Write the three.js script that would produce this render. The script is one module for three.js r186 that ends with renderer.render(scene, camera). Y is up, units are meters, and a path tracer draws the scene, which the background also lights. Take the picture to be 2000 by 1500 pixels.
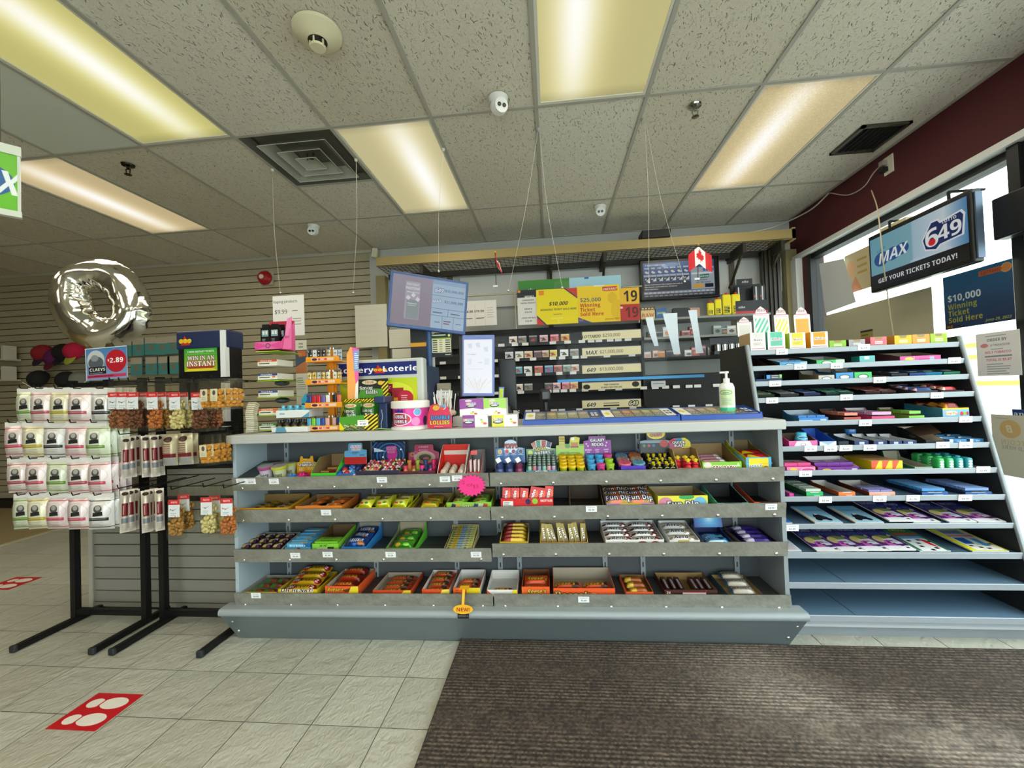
import*as THREE from'three';
import{RectAreaLightUniformsLib}from'three/addons/lights/RectAreaLightUniformsLib.js';
import{mergeGeometries}from'three/addons/utils/BufferGeometryUtils.js';
import{RoundedBoxGeometry}from'three/addons/geometries/RoundedBoxGeometry.js';
// ---------- camera, sky, lights, exposure ----------
const scene=new THREE.Scene();
const FOC=805.33,EYE=1.163,CH=2.767;
const camera=new THREE.PerspectiveCamera(2*Math.atan(750 /FOC)*180 /Math.PI,4 /3,0.05,200);
camera.rotation.set(0.0193,0.0953,-0.0357,'YXZ');
camera.position.set(0,EYE,0);
scene.add(camera);
const renderer=new THREE.WebGLRenderer({antialias:true});
renderer.toneMapping=THREE.LinearToneMapping;
renderer.toneMappingExposure=1.22;
renderer.shadowMap.enabled=true;
RectAreaLightUniformsLib.init();
scene.background=new THREE.Color(0.93,0.96,1.0);
scene.backgroundIntensity=5.2;
const LAMP_POWER=2.9,LAMP_TINT=[1.0,0.90,0.72];
const sun=new THREE.DirectionalLight(0xffffff,0.6);
sun.position.set(6,14,3);sun.castShadow=true;sun.shadow.radius=30;
Object.assign(sun.shadow.camera,{left:-14,right:14,top:14,bottom:-14,near:0.5,far:40});
scene.add(sun,sun.target);
// ---------- helpers ----------
function rng(seed){let s=seed>>>0;return()=>{s=(s+0x6D2B79F5)|0;let t=Math.imul(s^(s>>>15),1|s);t=(t+Math.imul(t^(t>>>7),61|t))^t;return((t^(t>>>14))>>>0) /4294967296;};}
const camM=new THREE.Matrix4().makeRotationFromEuler(camera.rotation);
const V=(x,y,z)=>new THREE.Vector3(x,y,z);
const ray=(x,y)=>V((x-1000) /FOC,(750-y) /FOC,-1).applyMatrix4(camM);
const Pz=(x,y,z)=>{const d=ray(x,y);d.multiplyScalar(z /d.z);d.y+=EYE;return d;};
const Px=(x,y,X)=>{const d=ray(x,y);d.multiplyScalar(X /d.x);d.y+=EYE;return d;};
const Py=(x,y,Y)=>{const d=ray(x,y);d.multiplyScalar((Y-EYE) /d.y);d.y+=EYE;return d;};
const camInv=camM.clone().invert();
const toPx=(v)=>{const c=V(v.x,v.y-EYE,v.z).applyMatrix4(camInv);return c.z>-0.05?null:[1000+FOC*c.x /-c.z,750-FOC*c.y /-c.z];};
const used={};
function numbered(n){const k=used[n]=(used[n]??-1)+1;return k?`${n}_${String(k).padStart(3, '0')}`:n;}
function tag(o,label,category,group,kind){
if(label) o.userData.label=label;
if(category) o.userData.category=category;
if(group) o.userData.group=group;
if(kind) o.userData.kind=kind;
return o;
}
function thing(name,label,category,pos=[0,0,0],turn=0,group){
const o=new THREE.Group();o.name=numbered(name);scene.add(o);
if(pos.isVector3) o.position.copy(pos);else o.position.set(...pos);
o.rotation.y=turn;
return tag(o,label,category,group);
}
function dup(o,label,pos,turn,group){
const c=o.clone();c.name=numbered(o.name.replace(/_\d{3}$/,''));scene.add(c);
if(pos){if(pos.isVector3) c.position.copy(pos);else c.position.set(...pos);}
if(turn!==undefined) c.rotation.y=turn;
c.userData={...o.userData};if(label) c.userData.label=label;if(group) c.userData.group=group;
return c;
}
const AT=2048,atlases=[];
function newAtlas(){
const c=document.createElement('canvas');c.width=c.height=AT;
const g=c.getContext('2d');g.fillStyle='#fff';g.fillRect(0,0,AT,AT);
const t=new THREE.CanvasTexture(c);t.colorSpace=THREE.SRGBColorSpace;t.anisotropy=8;
atlases.push({c,g,t,x:20,y:4,h:0,mats:{}});
return atlases[atlases.length-1];
}
newAtlas();
function print(w,h,draw){
let a=atlases[atlases.length-1];
if(a.x+w+6>AT){a.x=4;a.y+=a.h+6;a.h=0;}
if(a.y+h+6>AT){a=newAtlas();}
const x=a.x,y=a.y;a.x+=w+6;a.h=Math.max(a.h,h);
const g=a.g;g.save();g.beginPath();g.rect(x-2,y-2,w+4,h+4);g.clip();g.translate(x,y);draw(g,w,h);g.restore();
return{a:atlases.indexOf(a),u0:(x+1) /AT,u1:(x+w-1) /AT,v0:1-(y+h-1) /AT,v1:1-(y+1) /AT};
}
function tx(g,s,x,y,size,color='#000',o={}){
g.save();g.translate(x,y);if(o.rot) g.rotate(o.rot);if(o.sx) g.scale(o.sx,1);if(o.skew) g.transform(1,0,o.skew,1,0,0);
g.font=`${o.i ? 'italic ' : ''}${o.b === 0 ? '' : 'bold '}${size}px ${o.f || 'sans-serif'}`;g.textAlign=o.a||'center';g.textBaseline='middle';
if(o.st){g.lineJoin='round';g.lineWidth=o.sw||size*0.18;g.strokeStyle=o.st;g.strokeText(s,0,0);}
g.fillStyle=color;g.fillText(s,0,0);g.restore();
}
const bg=(g,w,h,c,c2)=>{if(c2){const l=g.createLinearGradient(0,0,0,h);l.addColorStop(0,c);l.addColorStop(1,c2);g.fillStyle=l;}else g.fillStyle=c;g.fillRect(-3,-3,w+6,h+6);};
const bx=(g,x,y,w,h,c)=>{g.fillStyle=c;g.fillRect(x,y,w,h);};
const el=(g,x,y,rx,ry,c,st,sw)=>{g.beginPath();g.ellipse(x,y,Math.abs(rx),Math.abs(ry),0,0,7);if(c){g.fillStyle=c;g.fill();}if(st){g.strokeStyle=st;g.lineWidth=sw||2;g.stroke();}};
const pg=(g,pts,c)=>{g.beginPath();pts.forEach((p,i)=>i?g.lineTo(p[0],p[1]):g.moveTo(p[0],p[1]));g.closePath();g.fillStyle=c;g.fill();};
function hazard(g,x,y,w,h,s=14){g.save();g.beginPath();g.rect(x,y,w,h);g.clip();bx(g,x,y,w,h,'#f2d712');for(let i=-h;i<w+h;i+=2*s) pg(g,[[x+i,y+h],[x+i+s,y+h],[x+i+s+h,y],[x+i+h,y]],'#151515');g.restore();}
function lines(g,x,y,w,n,dy,c='#8a8a8a',t=2){const r=rng(n*7+w);for(let i=0;i<n;i++) bx(g,x,y+i*dy,w*(0.6+0.4*r()),t,c);}
const FIN={
paper:{roughness:0.62},gloss:{roughness:0.28},foil:{roughness:0.3,metalness:0.25},matte:{roughness:0.9},metal:{roughness:0.42,metalness:0.55},
plastic:{roughness:0.38},chrome:{roughness:0.15,metalness:1},
};
function fin(name,a){
const m=atlases[a].mats;
if(!m[name]){m[name]=new THREE.MeshStandardMaterial({vertexColors:true,map:a<0?null:atlases[a].t,side:THREE.DoubleSide,...FIN[name]});m[name].name=name;}
return m[name];
}
const colorCache={};
const lin=(c)=>{if(Array.isArray(c)) return c;if(!colorCache[c]){const k=new THREE.Color(c);colorCache[c]=[k.r,k.g,k.b];}return colorCache[c];};
const WHITE_UV=[8 /AT,1-8 /AT];
const isR=(f)=>f&&f.u0!==undefined;
class MB{
constructor(){this.k={};this.m=null;}
at(x,y,z,ry=0,rx=0,rz=0,s=1){this.m=new THREE.Matrix4().compose(V(x,y,z),new THREE.Quaternion().setFromEuler(new THREE.Euler(rx,ry,rz,'YXZ')),V(s,s,s));this.nm=new THREE.Matrix3().getNormalMatrix(this.m);return this;}
b(f){const a=isR(f)?f.a:-1;return this.k[a]??={p:[],n:[],u:[],c:[]};}
v(B,p,n,u,c){
if(this.m){const q=V(...p).applyMatrix4(this.m),w=V(...n).applyMatrix3(this.nm).normalize();B.p.push(q.x,q.y,q.z);B.n.push(w.x,w.y,w.z);}
else{B.p.push(...p);B.n.push(...n);}
B.u.push(...u);B.c.push(...c);
}
q(a,b,c,d,f,N){
const B=this.b(f),col=isR(f)?(f.tint||[1,1,1]):lin(f);
if(!N){const e=V(b[0]-a[0],b[1]-a[1],b[2]-a[2]),g=V(d[0]-a[0],d[1]-a[1],d[2]-a[2]);let n=e.cross(g);if(n.lengthSq()<1e-14){n=V(c[0]-b[0],c[1]-b[1],c[2]-b[2]).cross(V(d[0]-b[0],d[1]-b[1],d[2]-b[2]));}n.normalize();N=[[n.x,n.y,n.z]];}
const n=(i)=>N[i]||N[0],U=isR(f)?[[f.u0,f.v0],[f.u1,f.v0],[f.u1,f.v1],[f.u0,f.v1]]:[WHITE_UV,WHITE_UV,WHITE_UV,WHITE_UV],P=[a,b,c,d];
for(const i of[0,1,2,0,2,3]) this.v(B,P[i],n(i),U[i],col);
return this;
}
box(x0,y0,z0,x1,y1,z1,f){
const F=(k)=>(f&&f.all!==undefined?f[k]??f.all:f);
this.q([x0,y0,z1],[x1,y0,z1],[x1,y1,z1],[x0,y1,z1],F('f'));
this.q([x1,y0,z0],[x0,y0,z0],[x0,y1,z0],[x1,y1,z0],F('b'));
this.q([x0,y0,z0],[x0,y0,z1],[x0,y1,z1],[x0,y1,z0],F('l'));
this.q([x1,y0,z1],[x1,y0,z0],[x1,y1,z0],[x1,y1,z1],F('r'));
this.q([x0,y1,z1],[x1,y1,z1],[x1,y1,z0],[x0,y1,z0],F('t'));
this.q([x0,y0,z0],[x1,y0,z0],[x1,y0,z1],[x0,y0,z1],F('d'));
return this;
}
prism(pts,z0,z1,f,side){
const xs=pts.map((p)=>p[0]),ys=pts.map((p)=>p[1]),X0=Math.min(...xs),X1=Math.max(...xs),Y0=Math.min(...ys),Y1=Math.max(...ys);
const uv=(p)=>isR(f)?[f.u0+(f.u1-f.u0)*(p[0]-X0) /(X1-X0),f.v0+(f.v1-f.v0)*(p[1]-Y0) /(Y1-Y0)]:WHITE_UV;
const B=this.b(f),col=isR(f)?[1,1,1]:lin(f),sd=side??(isR(f)?'#dddddd':f),bk=isR(sd)?'#dddddd':sd;
const tris=THREE.ShapeUtils.triangulateShape(pts.map((p)=>new THREE.Vector2(p[0],p[1])),[]);
for(const t of tris){
for(const i of t) this.v(B,[pts[i][0],pts[i][1],z1],[0,0,1],uv(pts[i]),col);
const C=this.b(bk);for(const i of[t[2],t[1],t[0]]) this.v(C,[pts[i][0],pts[i][1],z0],[0,0,-1],WHITE_UV,lin(bk));
}
pts.forEach((p,i)=>{const r=pts[(i+1)%pts.length];this.q([p[0],p[1],z1],[p[0],p[1],z0],[r[0],r[1],z0],[r[0],r[1],z1],bk);});
return this;
}
lathe(prof,seg,f,o={}){
const n=prof.length,P=(i,j)=>{const a=2*Math.PI*j /seg;return[prof[i][0]*Math.sin(a),prof[i][1],prof[i][0]*Math.cos(a)];};
for(let i=0;i<n-1;i++){
const dr=prof[i+1][0]-prof[i][0],dy=prof[i+1][1]-prof[i][1],L=Math.hypot(dr,dy)||1,ny=-dr /L,nr=dy /L;
for(let j=0;j<seg;j++){
let F=f,a0=2*Math.PI*j /seg,a1=2*Math.PI*(j+1) /seg;
if(Array.isArray(f)&&typeof f[0]!=='number') F=f[Math.min(i,f.length-1)];
const N=[a0,a1,a1,a0].map((a)=>[nr*Math.sin(a),ny,nr*Math.cos(a)]);
if(isR(F)){const t0=(a)=>{let t=(a+Math.PI /2) /Math.PI;t=((t%2)+2)%2;return t>1?2-t:t;};let u0=t0(a0+1e-6),u1=t0(a1-1e-6);F={a:F.a,u0:F.u0+(F.u1-F.u0)*u0,u1:F.u0+(F.u1-F.u0)*u1,v0:F.v0,v1:F.v1};}
this.q(P(i,j),P(i,(j+1)%seg),P(i+1,(j+1)%seg),P(i+1,j),F,N);
}
}
return this;
}
rod(a,b,r,f,seg=8,r2=r){
const A=V(...a),D=V(...b).sub(A),L=D.length(),m0=this.m,n0=this.nm;
const M=new THREE.Matrix4().compose(A,new THREE.Quaternion().setFromUnitVectors(V(0,1,0),D.normalize()),V(1,1,1));
this.m=m0?m0.clone().multiply(M):M;this.nm=new THREE.Matrix3().getNormalMatrix(this.m);
this.lathe([[1e-5,0],[r,0],[r2,L],[1e-5,L]],seg,f);this.m=m0;this.nm=n0;return this;
}
geo(g,f,mat){
let G=g.index?g.toNonIndexed():g;if(mat) G=G.clone().applyMatrix4(mat);
const B=this.b(f),p=G.attributes.position,n=G.attributes.normal,u=G.attributes.uv,c=isR(f)?[1,1,1]:lin(f);
for(let i=0;i<p.count;i++) this.v(B,[p.getX(i),p.getY(i),p.getZ(i)],[n.getX(i),n.getY(i),n.getZ(i)],isR(f)?[f.u0+(f.u1-f.u0)*u.getX(i),f.v0+(f.v1-f.v0)*u.getY(i)]:WHITE_UV,c);
return this;
}
pillow(w,l,t,top,bot,nx=6,nz=6,crimp=0.1){
const H=(i,j)=>{const u=Math.abs(2*i /nx-1),v=Math.abs(2*j /nz-1);const e=u>1-crimp*0.9?0.06:1-Math.pow(u /(1-crimp),6)*0.35;return t*Math.max(0.05,e*Math.pow(Math.max(0,1-Math.pow(v,3)),0.5));};
const P=(i,j)=>[w*(i /nx-0.5),H(i,j),l*(j /nz-0.5)];
const N=(i,j)=>{const e=1e-3,a=V(w /nx,H(Math.min(nx,i+1),j)-H(Math.max(0,i-1),j),0),b=V(0,H(i,Math.min(nz,j+1))-H(i,Math.max(0,j-1)),l /nz);const n=b.cross(a).normalize();return[n.x,n.y,n.z];};
for(let i=0;i<nx;i++) for(let j=0;j<nz;j++){
const f=isR(top)?{a:top.a,u0:top.u0+(top.u1-top.u0)*i /nx,u1:top.u0+(top.u1-top.u0)*(i+1) /nx,v0:top.v1-(top.v1-top.v0)*(j+1) /nz,v1:top.v1-(top.v1-top.v0)*j /nz}:top;
this.q(P(i,j+1),P(i+1,j+1),P(i+1,j),P(i,j),f,[N(i,j+1),N(i+1,j+1),N(i+1,j),N(i,j)]);
}
return this.q([-w /2,0,-l /2],[w /2,0,-l /2],[w /2,0,l /2],[-w /2,0,l /2],bot);
}
geometry(){
const ks=Object.keys(this.k).map(Number).sort((a,b)=>a-b),G=new THREE.BufferGeometry(),all={p:[],n:[],u:[],c:[]};
const first=ks.find((k)=>k>=0)??0;this.slots=[];let start=0;
const order=[first,...ks.filter((k)=>k>=0&&k!==first)];
for(const k of order){
const parts=[this.k[k],k===first?this.k[-1]:null].filter(Boolean);let cnt=0;
for(const b of parts){for(const x of'pnuc'){const src=b[x],dst=all[x];for(let i=0;i<src.length;i++) dst.push(src[i]);}cnt+=b.p.length /3;}
if(cnt){G.addGroup(start,cnt,this.slots.length);this.slots.push(k);start+=cnt;}
}
G.setAttribute('position',new THREE.Float32BufferAttribute(all.p,3));G.setAttribute('normal',new THREE.Float32BufferAttribute(all.n,3));
G.setAttribute('uv',new THREE.Float32BufferAttribute(all.u,2));G.setAttribute('color',new THREE.Float32BufferAttribute(all.c,3));
if(this.slots.length===1) G.clearGroups();
return G;
}
mesh(finish='paper'){
const G=this.geometry(),M=typeof finish==='string'?this.slots.map((k)=>fin(finish,k)):[finish];
const o=new THREE.Mesh(G,M.length===1?M[0]:M);o.castShadow=o.receiveShadow=true;return o;
}
part(name,parent,finish){const o=this.mesh(finish);o.name=name;let n=0;while(parent.children.some((c)=>c.name===o.name)) o.name=`${name}_${String(++n).padStart(3, '0')}`;parent.add(o);return o;}
single(name,label,category,pos=[0,0,0],turn=0,group,finish){const o=this.mesh(finish);o.name=numbered(name);scene.add(o);if(pos.isVector3) o.position.copy(pos);else o.position.set(...pos);o.rotation.y=turn;return tag(o,label,category,group);}
}
const mb=()=>new MB();
function addMesh(parent,name,geo,mat){const o=new THREE.Mesh(geo,mat);o.name=name;let n=0;if(parent===scene) o.name=numbered(name);else while(parent.children.some((c)=>c.name===o.name)) o.name=`${name}_${String(++n).padStart(3, '0')}`;o.castShadow=o.receiveShadow=true;parent.add(o);return o;}
function pieceAdder(parent,name){let n=0;return(geo,mat,pos)=>{const o=new THREE.Mesh(geo,mat);o.name=n?`${name}_${String(n).padStart(3, '0')}`:name;n++;o.castShadow=o.receiveShadow=true;o.position.set(...pos);parent.add(o);return o;};}
const std=(c,roughness=0.8,metalness=0,o={})=>new THREE.MeshStandardMaterial({color:c,roughness,metalness,...o});
function struct(name,geo,mat){const o=addMesh(scene,name,geo,mat);o.userData.kind='structure';return o;}
const boxG=(x0,y0,z0,x1,y1,z1)=>new THREE.BoxGeometry(x1-x0,y1-y0,z1-z0).translate((x0+x1) /2,(y0+y1) /2,(z0+z1) /2);
const clearM=new THREE.MeshPhysicalMaterial({color:0xffffff,roughness:0,transmission:1,thickness:0,ior:1.3,specularIntensity:0.2});
const filmM=new THREE.MeshPhysicalMaterial({color:0xfafaf6,roughness:0.12,transmission:1,thickness:0,ior:1.35});
function wire(pts,r,mat,parent,name,seg=24){const c=new THREE.CatmullRomCurve3(pts.map((p)=>p.isVector3?p:V(...p)));return addMesh(parent,name,new THREE.TubeGeometry(c,seg,r,6,false),mat);}
function noiseTex(w,h,fn,srgb=true){const d=new Uint8Array(w*h*4);for(let y=0;y<h;y++) for(let x=0;x<w;x++){const c=fn(x,y);const i=4*(y*w+x);d[i]=c[0];d[i+1]=c[1];d[i+2]=c[2];d[i+3]=255;}const t=new THREE.DataTexture(d,w,h);t.magFilter=THREE.LinearFilter;t.minFilter=THREE.LinearMipmapLinearFilter;t.generateMipmaps=true;t.wrapS=t.wrapT=THREE.RepeatWrapping;if(srgb) t.colorSpace=THREE.SRGBColorSpace;t.needsUpdate=true;return t;}
function vnoise(n,seed){const r=rng(seed),g=Array.from({length:n*n},()=>r());const s=(t)=>t*t*(3-2*t);return(u,v)=>{u=((u%1)+1)%1*n;v=((v%1)+1)%1*n;const i=Math.floor(u),j=Math.floor(v),a=s(u-i),b=s(v-j),G=(x,y)=>g[(y%n)*n+(x%n)];return(G(i,j)*(1-a)+G(i+1,j)*a)*(1-b)+(G(i,j+1)*(1-a)+G(i+1,j+1)*a)*b;};}
// ---------- room shell ----------
const X0=-8,X1=2.41,ZB=-4.32,ZF=2.6,T=0.15;
const GX=-0.0264,GZ=-2.3044,CW=0.61,CL=1.22;
const FS=0.2555,FX=-0.9,FZ=-1.673;
{
const nz=vnoise(32,5),n2=vnoise(8,9);
const floor=struct('floor',boxG(X0-T,-0.2,ZB-T,X1+T,-0.004,ZF+T),std('#8f8b7d',0.95));
const tileBump=noiseTex(512,512,(x,y)=>{const u=x /512,v=y /512;const w=0.06*n2(u,v);const k=255*(0.5*n2(u*1+w,v*2+w)+0.3*nz(u+w,v*1.0-w)+0.2*nz(u*3,v*2));return[k,k,k];},false);
const tones=['#b3b3a6','#afafa2','#b6b6a9','#adac9e'].map((c)=>{const m=std(c,0.42,0,{bumpMap:tileBump,bumpScale:0.007});return m;});
const tiles=[],s=FS-0.0035,r=rng(3);
for(let i=-16;i<14;i++) for(let j=-18;j<12;j++){
const x0=FX+FS*i,z1=FZ-FS*j,cx=x0+FS /2,cz=z1-FS /2;
if(cx<-4.75+FS*0.2||x0>X1||cz<ZB||cz>ZF) continue;
const p=toPx(V(cx,0,cz)),hid=(cx>-0.4&&cz>-1.9&&cz<1.6)||(cx>-1.55&&cx<2.1&&cz<-2.05)||(cz<-2.2&&cx>-2.6);
const seen=p&&p[0]>-150&&p[0]<2150&&p[1]>700&&p[1]<1750&&!hid;
tiles.push({cx,cz,seen,d:Math.hypot(cx,cz),rot:r()});
}
tiles.sort((a,b)=>(b.seen-a.seen)||a.d-b.d);
const gs=[0,1,2,3].map((k)=>{const g=new THREE.BoxGeometry(s,0.006,s);const u=g.attributes.uv;for(let i=0;i<u.count;i++) u.setXY(i,u.getX(i)*0.5+0.25*(k%2)*2,u.getY(i)*0.5+0.5*(k>>1));return g;});
const add=pieceAdder(floor,'floor_tile'),rest=[];
tiles.forEach((t,n)=>{const k=Math.floor(t.rot*4);if(t.seen&&n<300) add(gs[k],tones[Math.floor(t.rot*97)%4],[t.cx,-0.003,t.cz]);else rest.push(gs[k].clone().translate(t.cx,-0.003,t.cz));});
if(rest.length){const o=addMesh(floor,'floor_tile_field',mergeGeometries(rest),tones[0]);o.userData.kind='stuff';}
struct('trim_1',boxG(-4.775,-0.004,-4.3,-4.735,0.008,2),std('#cfc6a6',0.4,0.3));
struct('floor_side',boxG(X0,-0.004,ZB,-4.775,0.003,ZF),std('#a08f68',0.6));
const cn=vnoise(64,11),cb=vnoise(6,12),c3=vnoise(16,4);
const rug=noiseTex(1024,1024,(x,y)=>{const u=x /1024,v=y /1024;let k=0.57+0.5*(cn(u*7.3,v*6.1)-0.5)+0.1*(c3(u*3,v*3)-0.5);const rib=0.5+0.5*Math.sin(v*2*Math.PI*150);k*=0.72+0.4*rib;let dustAndPatch=Math.max(0,cb(u*0.9+0.1,v*1.1)*1.1-0.62)*(0.6+0.8*cn(u*5,v*9));dustAndPatch+=0.55*Math.exp(-(((u-0.62) /0.2)**2)-(((v-0.80+0.3*(u-0.6)) /0.07)**2))*(0.5+c3(u*4,v*6));return[68*k*1.9+90*dustAndPatch,59*k*1.9+90*dustAndPatch,51*k*1.9+88*dustAndPatch].map((q)=>Math.min(230,q));});  // random dusty wear, plus one whitish oval patch right of centre
const ribB=noiseTex(64,64,(x,y)=>{const k=127+90*Math.sin(y /64*2*Math.PI*4)+38*(cn(x /64,y /64)-0.5);return[k,k,k];},false);ribB.repeat.set(40,40);
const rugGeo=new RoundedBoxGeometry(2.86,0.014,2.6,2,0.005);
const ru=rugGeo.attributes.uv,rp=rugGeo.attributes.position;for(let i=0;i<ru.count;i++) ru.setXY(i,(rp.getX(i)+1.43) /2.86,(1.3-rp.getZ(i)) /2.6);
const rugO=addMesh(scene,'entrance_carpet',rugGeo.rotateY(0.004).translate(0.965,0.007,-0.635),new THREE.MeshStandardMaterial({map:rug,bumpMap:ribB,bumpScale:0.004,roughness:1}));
tag(rugO,'brown ribbed entrance carpet with pale dusty wear and a whitish patch before the grey counter','carpet');
const beige=std('#a99f86',0.8),pale=std('#b9bab4',0.85),maroon=std('#4a1118',0.75),whiteM=std('#d9dbd8',0.5),darkM=std('#1b1c1d',0.5,0.3);
const wb=struct('wall_back',boxG(X0-T,0,ZB-T,X1+T,CH+0.05,ZB-0.016),std('#17140f',0.95));
const addSlat=pieceAdder(wb,'slat'),slatMats=['#aba288','#a79e84','#aea58c'].map((c)=>std(c,0.6)),pitch=0.0745,xr=-1.93;
for(let k=0;k<37;k++){const yt=k===0?CH:2.648+pitch-0.0745*k,yb=2.648-pitch*k;if(yb<0.1) break;addSlat(boxG(X0,yb+0.0045,ZB-0.016,xr,(k===0?CH:yt)-0.0045,ZB),slatMats[k%3],[0,0,0]);}
addMesh(wb,'wall_panel',boxG(xr,0,ZB-0.016,X1,CH,ZB),pale).userData.kind='structure';
struct('baseboard_back',boxG(X0,0,ZB,xr,0.09,ZB+0.012),std('#191714',0.6));
struct('trim_2',boxG(X0,CH-0.03,ZB,-1.9,CH,ZB+0.02),std('#b5b1a2',0.6));
struct('wall_left',boxG(X0-T,0,ZB,X0,CH+0.05,ZF),beige);
struct('wall_right',mergeGeometries([boxG(X1,2.365,ZB,X1+T,CH+0.05,ZF),boxG(X1,0,ZB,X1+T,0.1,ZF),boxG(X1,0.1,ZB,X1+T,2.365,-4.07),boxG(X1,0.1,1.9,X1+T,2.365,ZF)]),maroon);
struct('wall_front',mergeGeometries([boxG(X0-T,0,ZF,-1.6,CH+0.05,ZF+T),boxG(-1.6,2.3,ZF,X1+T,CH+0.05,ZF+T),boxG(-1.6,0,ZF,X1+T,0.1,ZF+T),boxG(2.2,0.1,ZF,X1+T,2.3,ZF+T)]),pale);
struct('trim_3',mergeGeometries([boxG(X1-0.045,2.335,-4.3,X1+0.02,2.372,ZF),boxG(X1-0.06,0.1,-4.31,X1+0.02,2.335,-4.14)]),whiteM);
const glassM=new THREE.MeshPhysicalMaterial({color:'#f4faf8',roughness:0,transmission:1,thickness:0,ior:1.5});
const win=(n,z0,z1)=>{
const g=new THREE.Group();g.name='window_'+n;g.userData.kind='structure';scene.add(g);
addMesh(g,'window_frame',mergeGeometries([boxG(X1+0.01,2.29,z0,X1+0.09,2.335,z1),boxG(X1+0.01,0.1,z0,X1+0.09,0.15,z1),boxG(X1+0.0,0.1,z0,X1+0.1,2.335,z0+0.05),boxG(X1-0.02,0.1,z1-0.055,X1+0.1,2.335,z1)]),darkM);
addMesh(g,'pane',boxG(X1+0.045,0.15,z0+0.05,X1+0.051,2.29,z1-0.055),glassM);
};
win(1,-4.07,-2.3);win(2,-2.3,-0.2);win(3,-0.2,1.9);
const g4=new THREE.Group();g4.name='window_4';g4.userData.kind='structure';scene.add(g4);
addMesh(g4,'window_frame',mergeGeometries([boxG(-1.6,0.1,ZF+0.04,-1.55,2.3,ZF+0.1),boxG(2.15,0.1,ZF+0.04,2.2,2.3,ZF+0.1),boxG(0.27,0.1,ZF+0.04,0.33,2.3,ZF+0.1),boxG(-1.55,0.1,ZF+0.04,2.15,0.15,ZF+0.1),boxG(-1.55,2.25,ZF+0.04,2.15,2.3,ZF+0.1)]),darkM);
addMesh(g4,'pane',mergeGeometries([boxG(-1.55,0.15,ZF+0.06,0.27,2.25,ZF+0.066),boxG(0.33,0.15,ZF+0.06,2.15,2.25,ZF+0.066)]),glassM);
const ceil=struct('ceiling',boxG(X0-T,CH+0.045,ZB-T,X1+T,CH+0.2,ZF+T),std('#6b675c',0.9));
const rr=rng(21),CT=1024,cd=new Uint8Array(CT*CT*4),base=[],bmp=new Float32Array(CT*CT).fill(0);
const fleck=(px,py,a,len,wd,dep)=>{for(let t=-len;t<=len;t+=0.5){const bend=0.012*t*t*(len%2?1:-1);const x=px+Math.cos(a)*t-Math.sin(a)*bend,y=py+Math.sin(a)*t+Math.cos(a)*bend;for(let dx=-wd;dx<=wd;dx++) for(let dy=-wd;dy<=wd;dy++){const X=((Math.round(x+dx)%CT)+CT)%CT,Y=((Math.round(y+dy*0.5)%CT)+CT)%CT;bmp[Y*CT+X]=Math.max(bmp[Y*CT+X],dep*(1-0.35*Math.hypot(dx,dy) /(wd+0.01)));}}};
for(let k=0;k<1500;k++) fleck(rr()*CT,rr()*CT,rr()<0.7?1.3+rr()*0.9:rr()*3.1,2+Math.floor(rr()*9),rr()<0.5?1:0,0.45+0.5*rr());
for(let k=0;k<2200;k++) fleck(rr()*CT,rr()*CT,rr()*3.1,1+Math.floor(rr()*2),0,0.3+0.4*rr());
const bumpD=noiseTex(CT,CT,(x,y)=>{const k=255*(1-bmp[y*CT+x]);return[k,k,k];},false);
const colD=noiseTex(CT,CT,(x,y)=>{const b=bmp[y*CT+x],k=(1-0.62*b)*(0.96+0.08*nz(x /128,y /128));return[214*k,208*k,192*k];});
const cm=['#ffffff','#f4f1ea','#faf8f4'].map((c)=>new THREE.MeshStandardMaterial({color:c,map:colD,bumpMap:bumpD,bumpScale:0.0025,roughness:0.95}));
const plain=std('#cfd2c6',0.8);
const addT=pieceAdder(ceil,'ceiling_tile'),addG=pieceAdder(ceil,'grid_bar');
const LAMPS=new Set(['0,-1','-2,0','2,0','-4,-1','-6,0','-8,-1','-2,-2','2,-2','-6,-2','0,-3','-4,-3','-8,-3']);
const tg=[0,1,2].map((k)=>{const g=boxG(-CW /2+0.009,0,-CL /2+0.009,CW /2-0.009,0.016,CL /2-0.009);const p=g.attributes.position,u=g.attributes.uv;for(let i=0;i<u.count;i++) u.setXY(i,p.getX(i) /0.61*0.6+0.33*k,p.getZ(i) /0.61*0.6+0.21*k);return g;});
const hg=boxG(-CW /2+0.009,0,-CL /4+0.009,CW /2-0.009,0.016,CL /4-0.009);{const p=hg.attributes.position,u=hg.attributes.uv;for(let i=0;i<u.count;i++) u.setXY(i,p.getX(i) /0.61*0.6,p.getZ(i) /0.61*0.6);}
for(let i=-14;i<4;i++) for(let j=-5;j<3;j++){
const x0=GX+CW*i,z1=GZ-CL*j,xa=Math.max(x0,X0),xb=Math.min(x0+CW,X1),za=Math.max(z1-CL,ZB),zb=Math.min(z1,ZF);
if(xb-xa<0.05||zb-za<0.05||LAMPS.has(i+','+j)) continue;
const m=i===-5&&j===-1?plain:cm[((i*7+j*3)%3+3)%3],cx=(xa+xb) /2,cz=(za+zb) /2;
if(i===-3&&j===0){addT(hg,m,[cx,CH+0.004,z1-CL*0.75]);continue;}
if(xb-xa<CW-0.01||zb-za<CL-0.01){const g=boxG(xa-cx+0.009,0,za-cz+0.009,xb-cx-0.009,0.016,zb-cz-0.009),p=g.attributes.position,u=g.attributes.uv;for(let q=0;q<u.count;q++) u.setXY(q,(p.getX(q)+i*0.37) /0.61*0.6,(p.getZ(q)+j*0.2) /0.61*0.6);addT(g,m,[cx,CH+0.004,cz]);}
else addT(tg[((i+2*j)%3+3)%3],m,[cx,CH+0.004,cz]);
}
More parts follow.
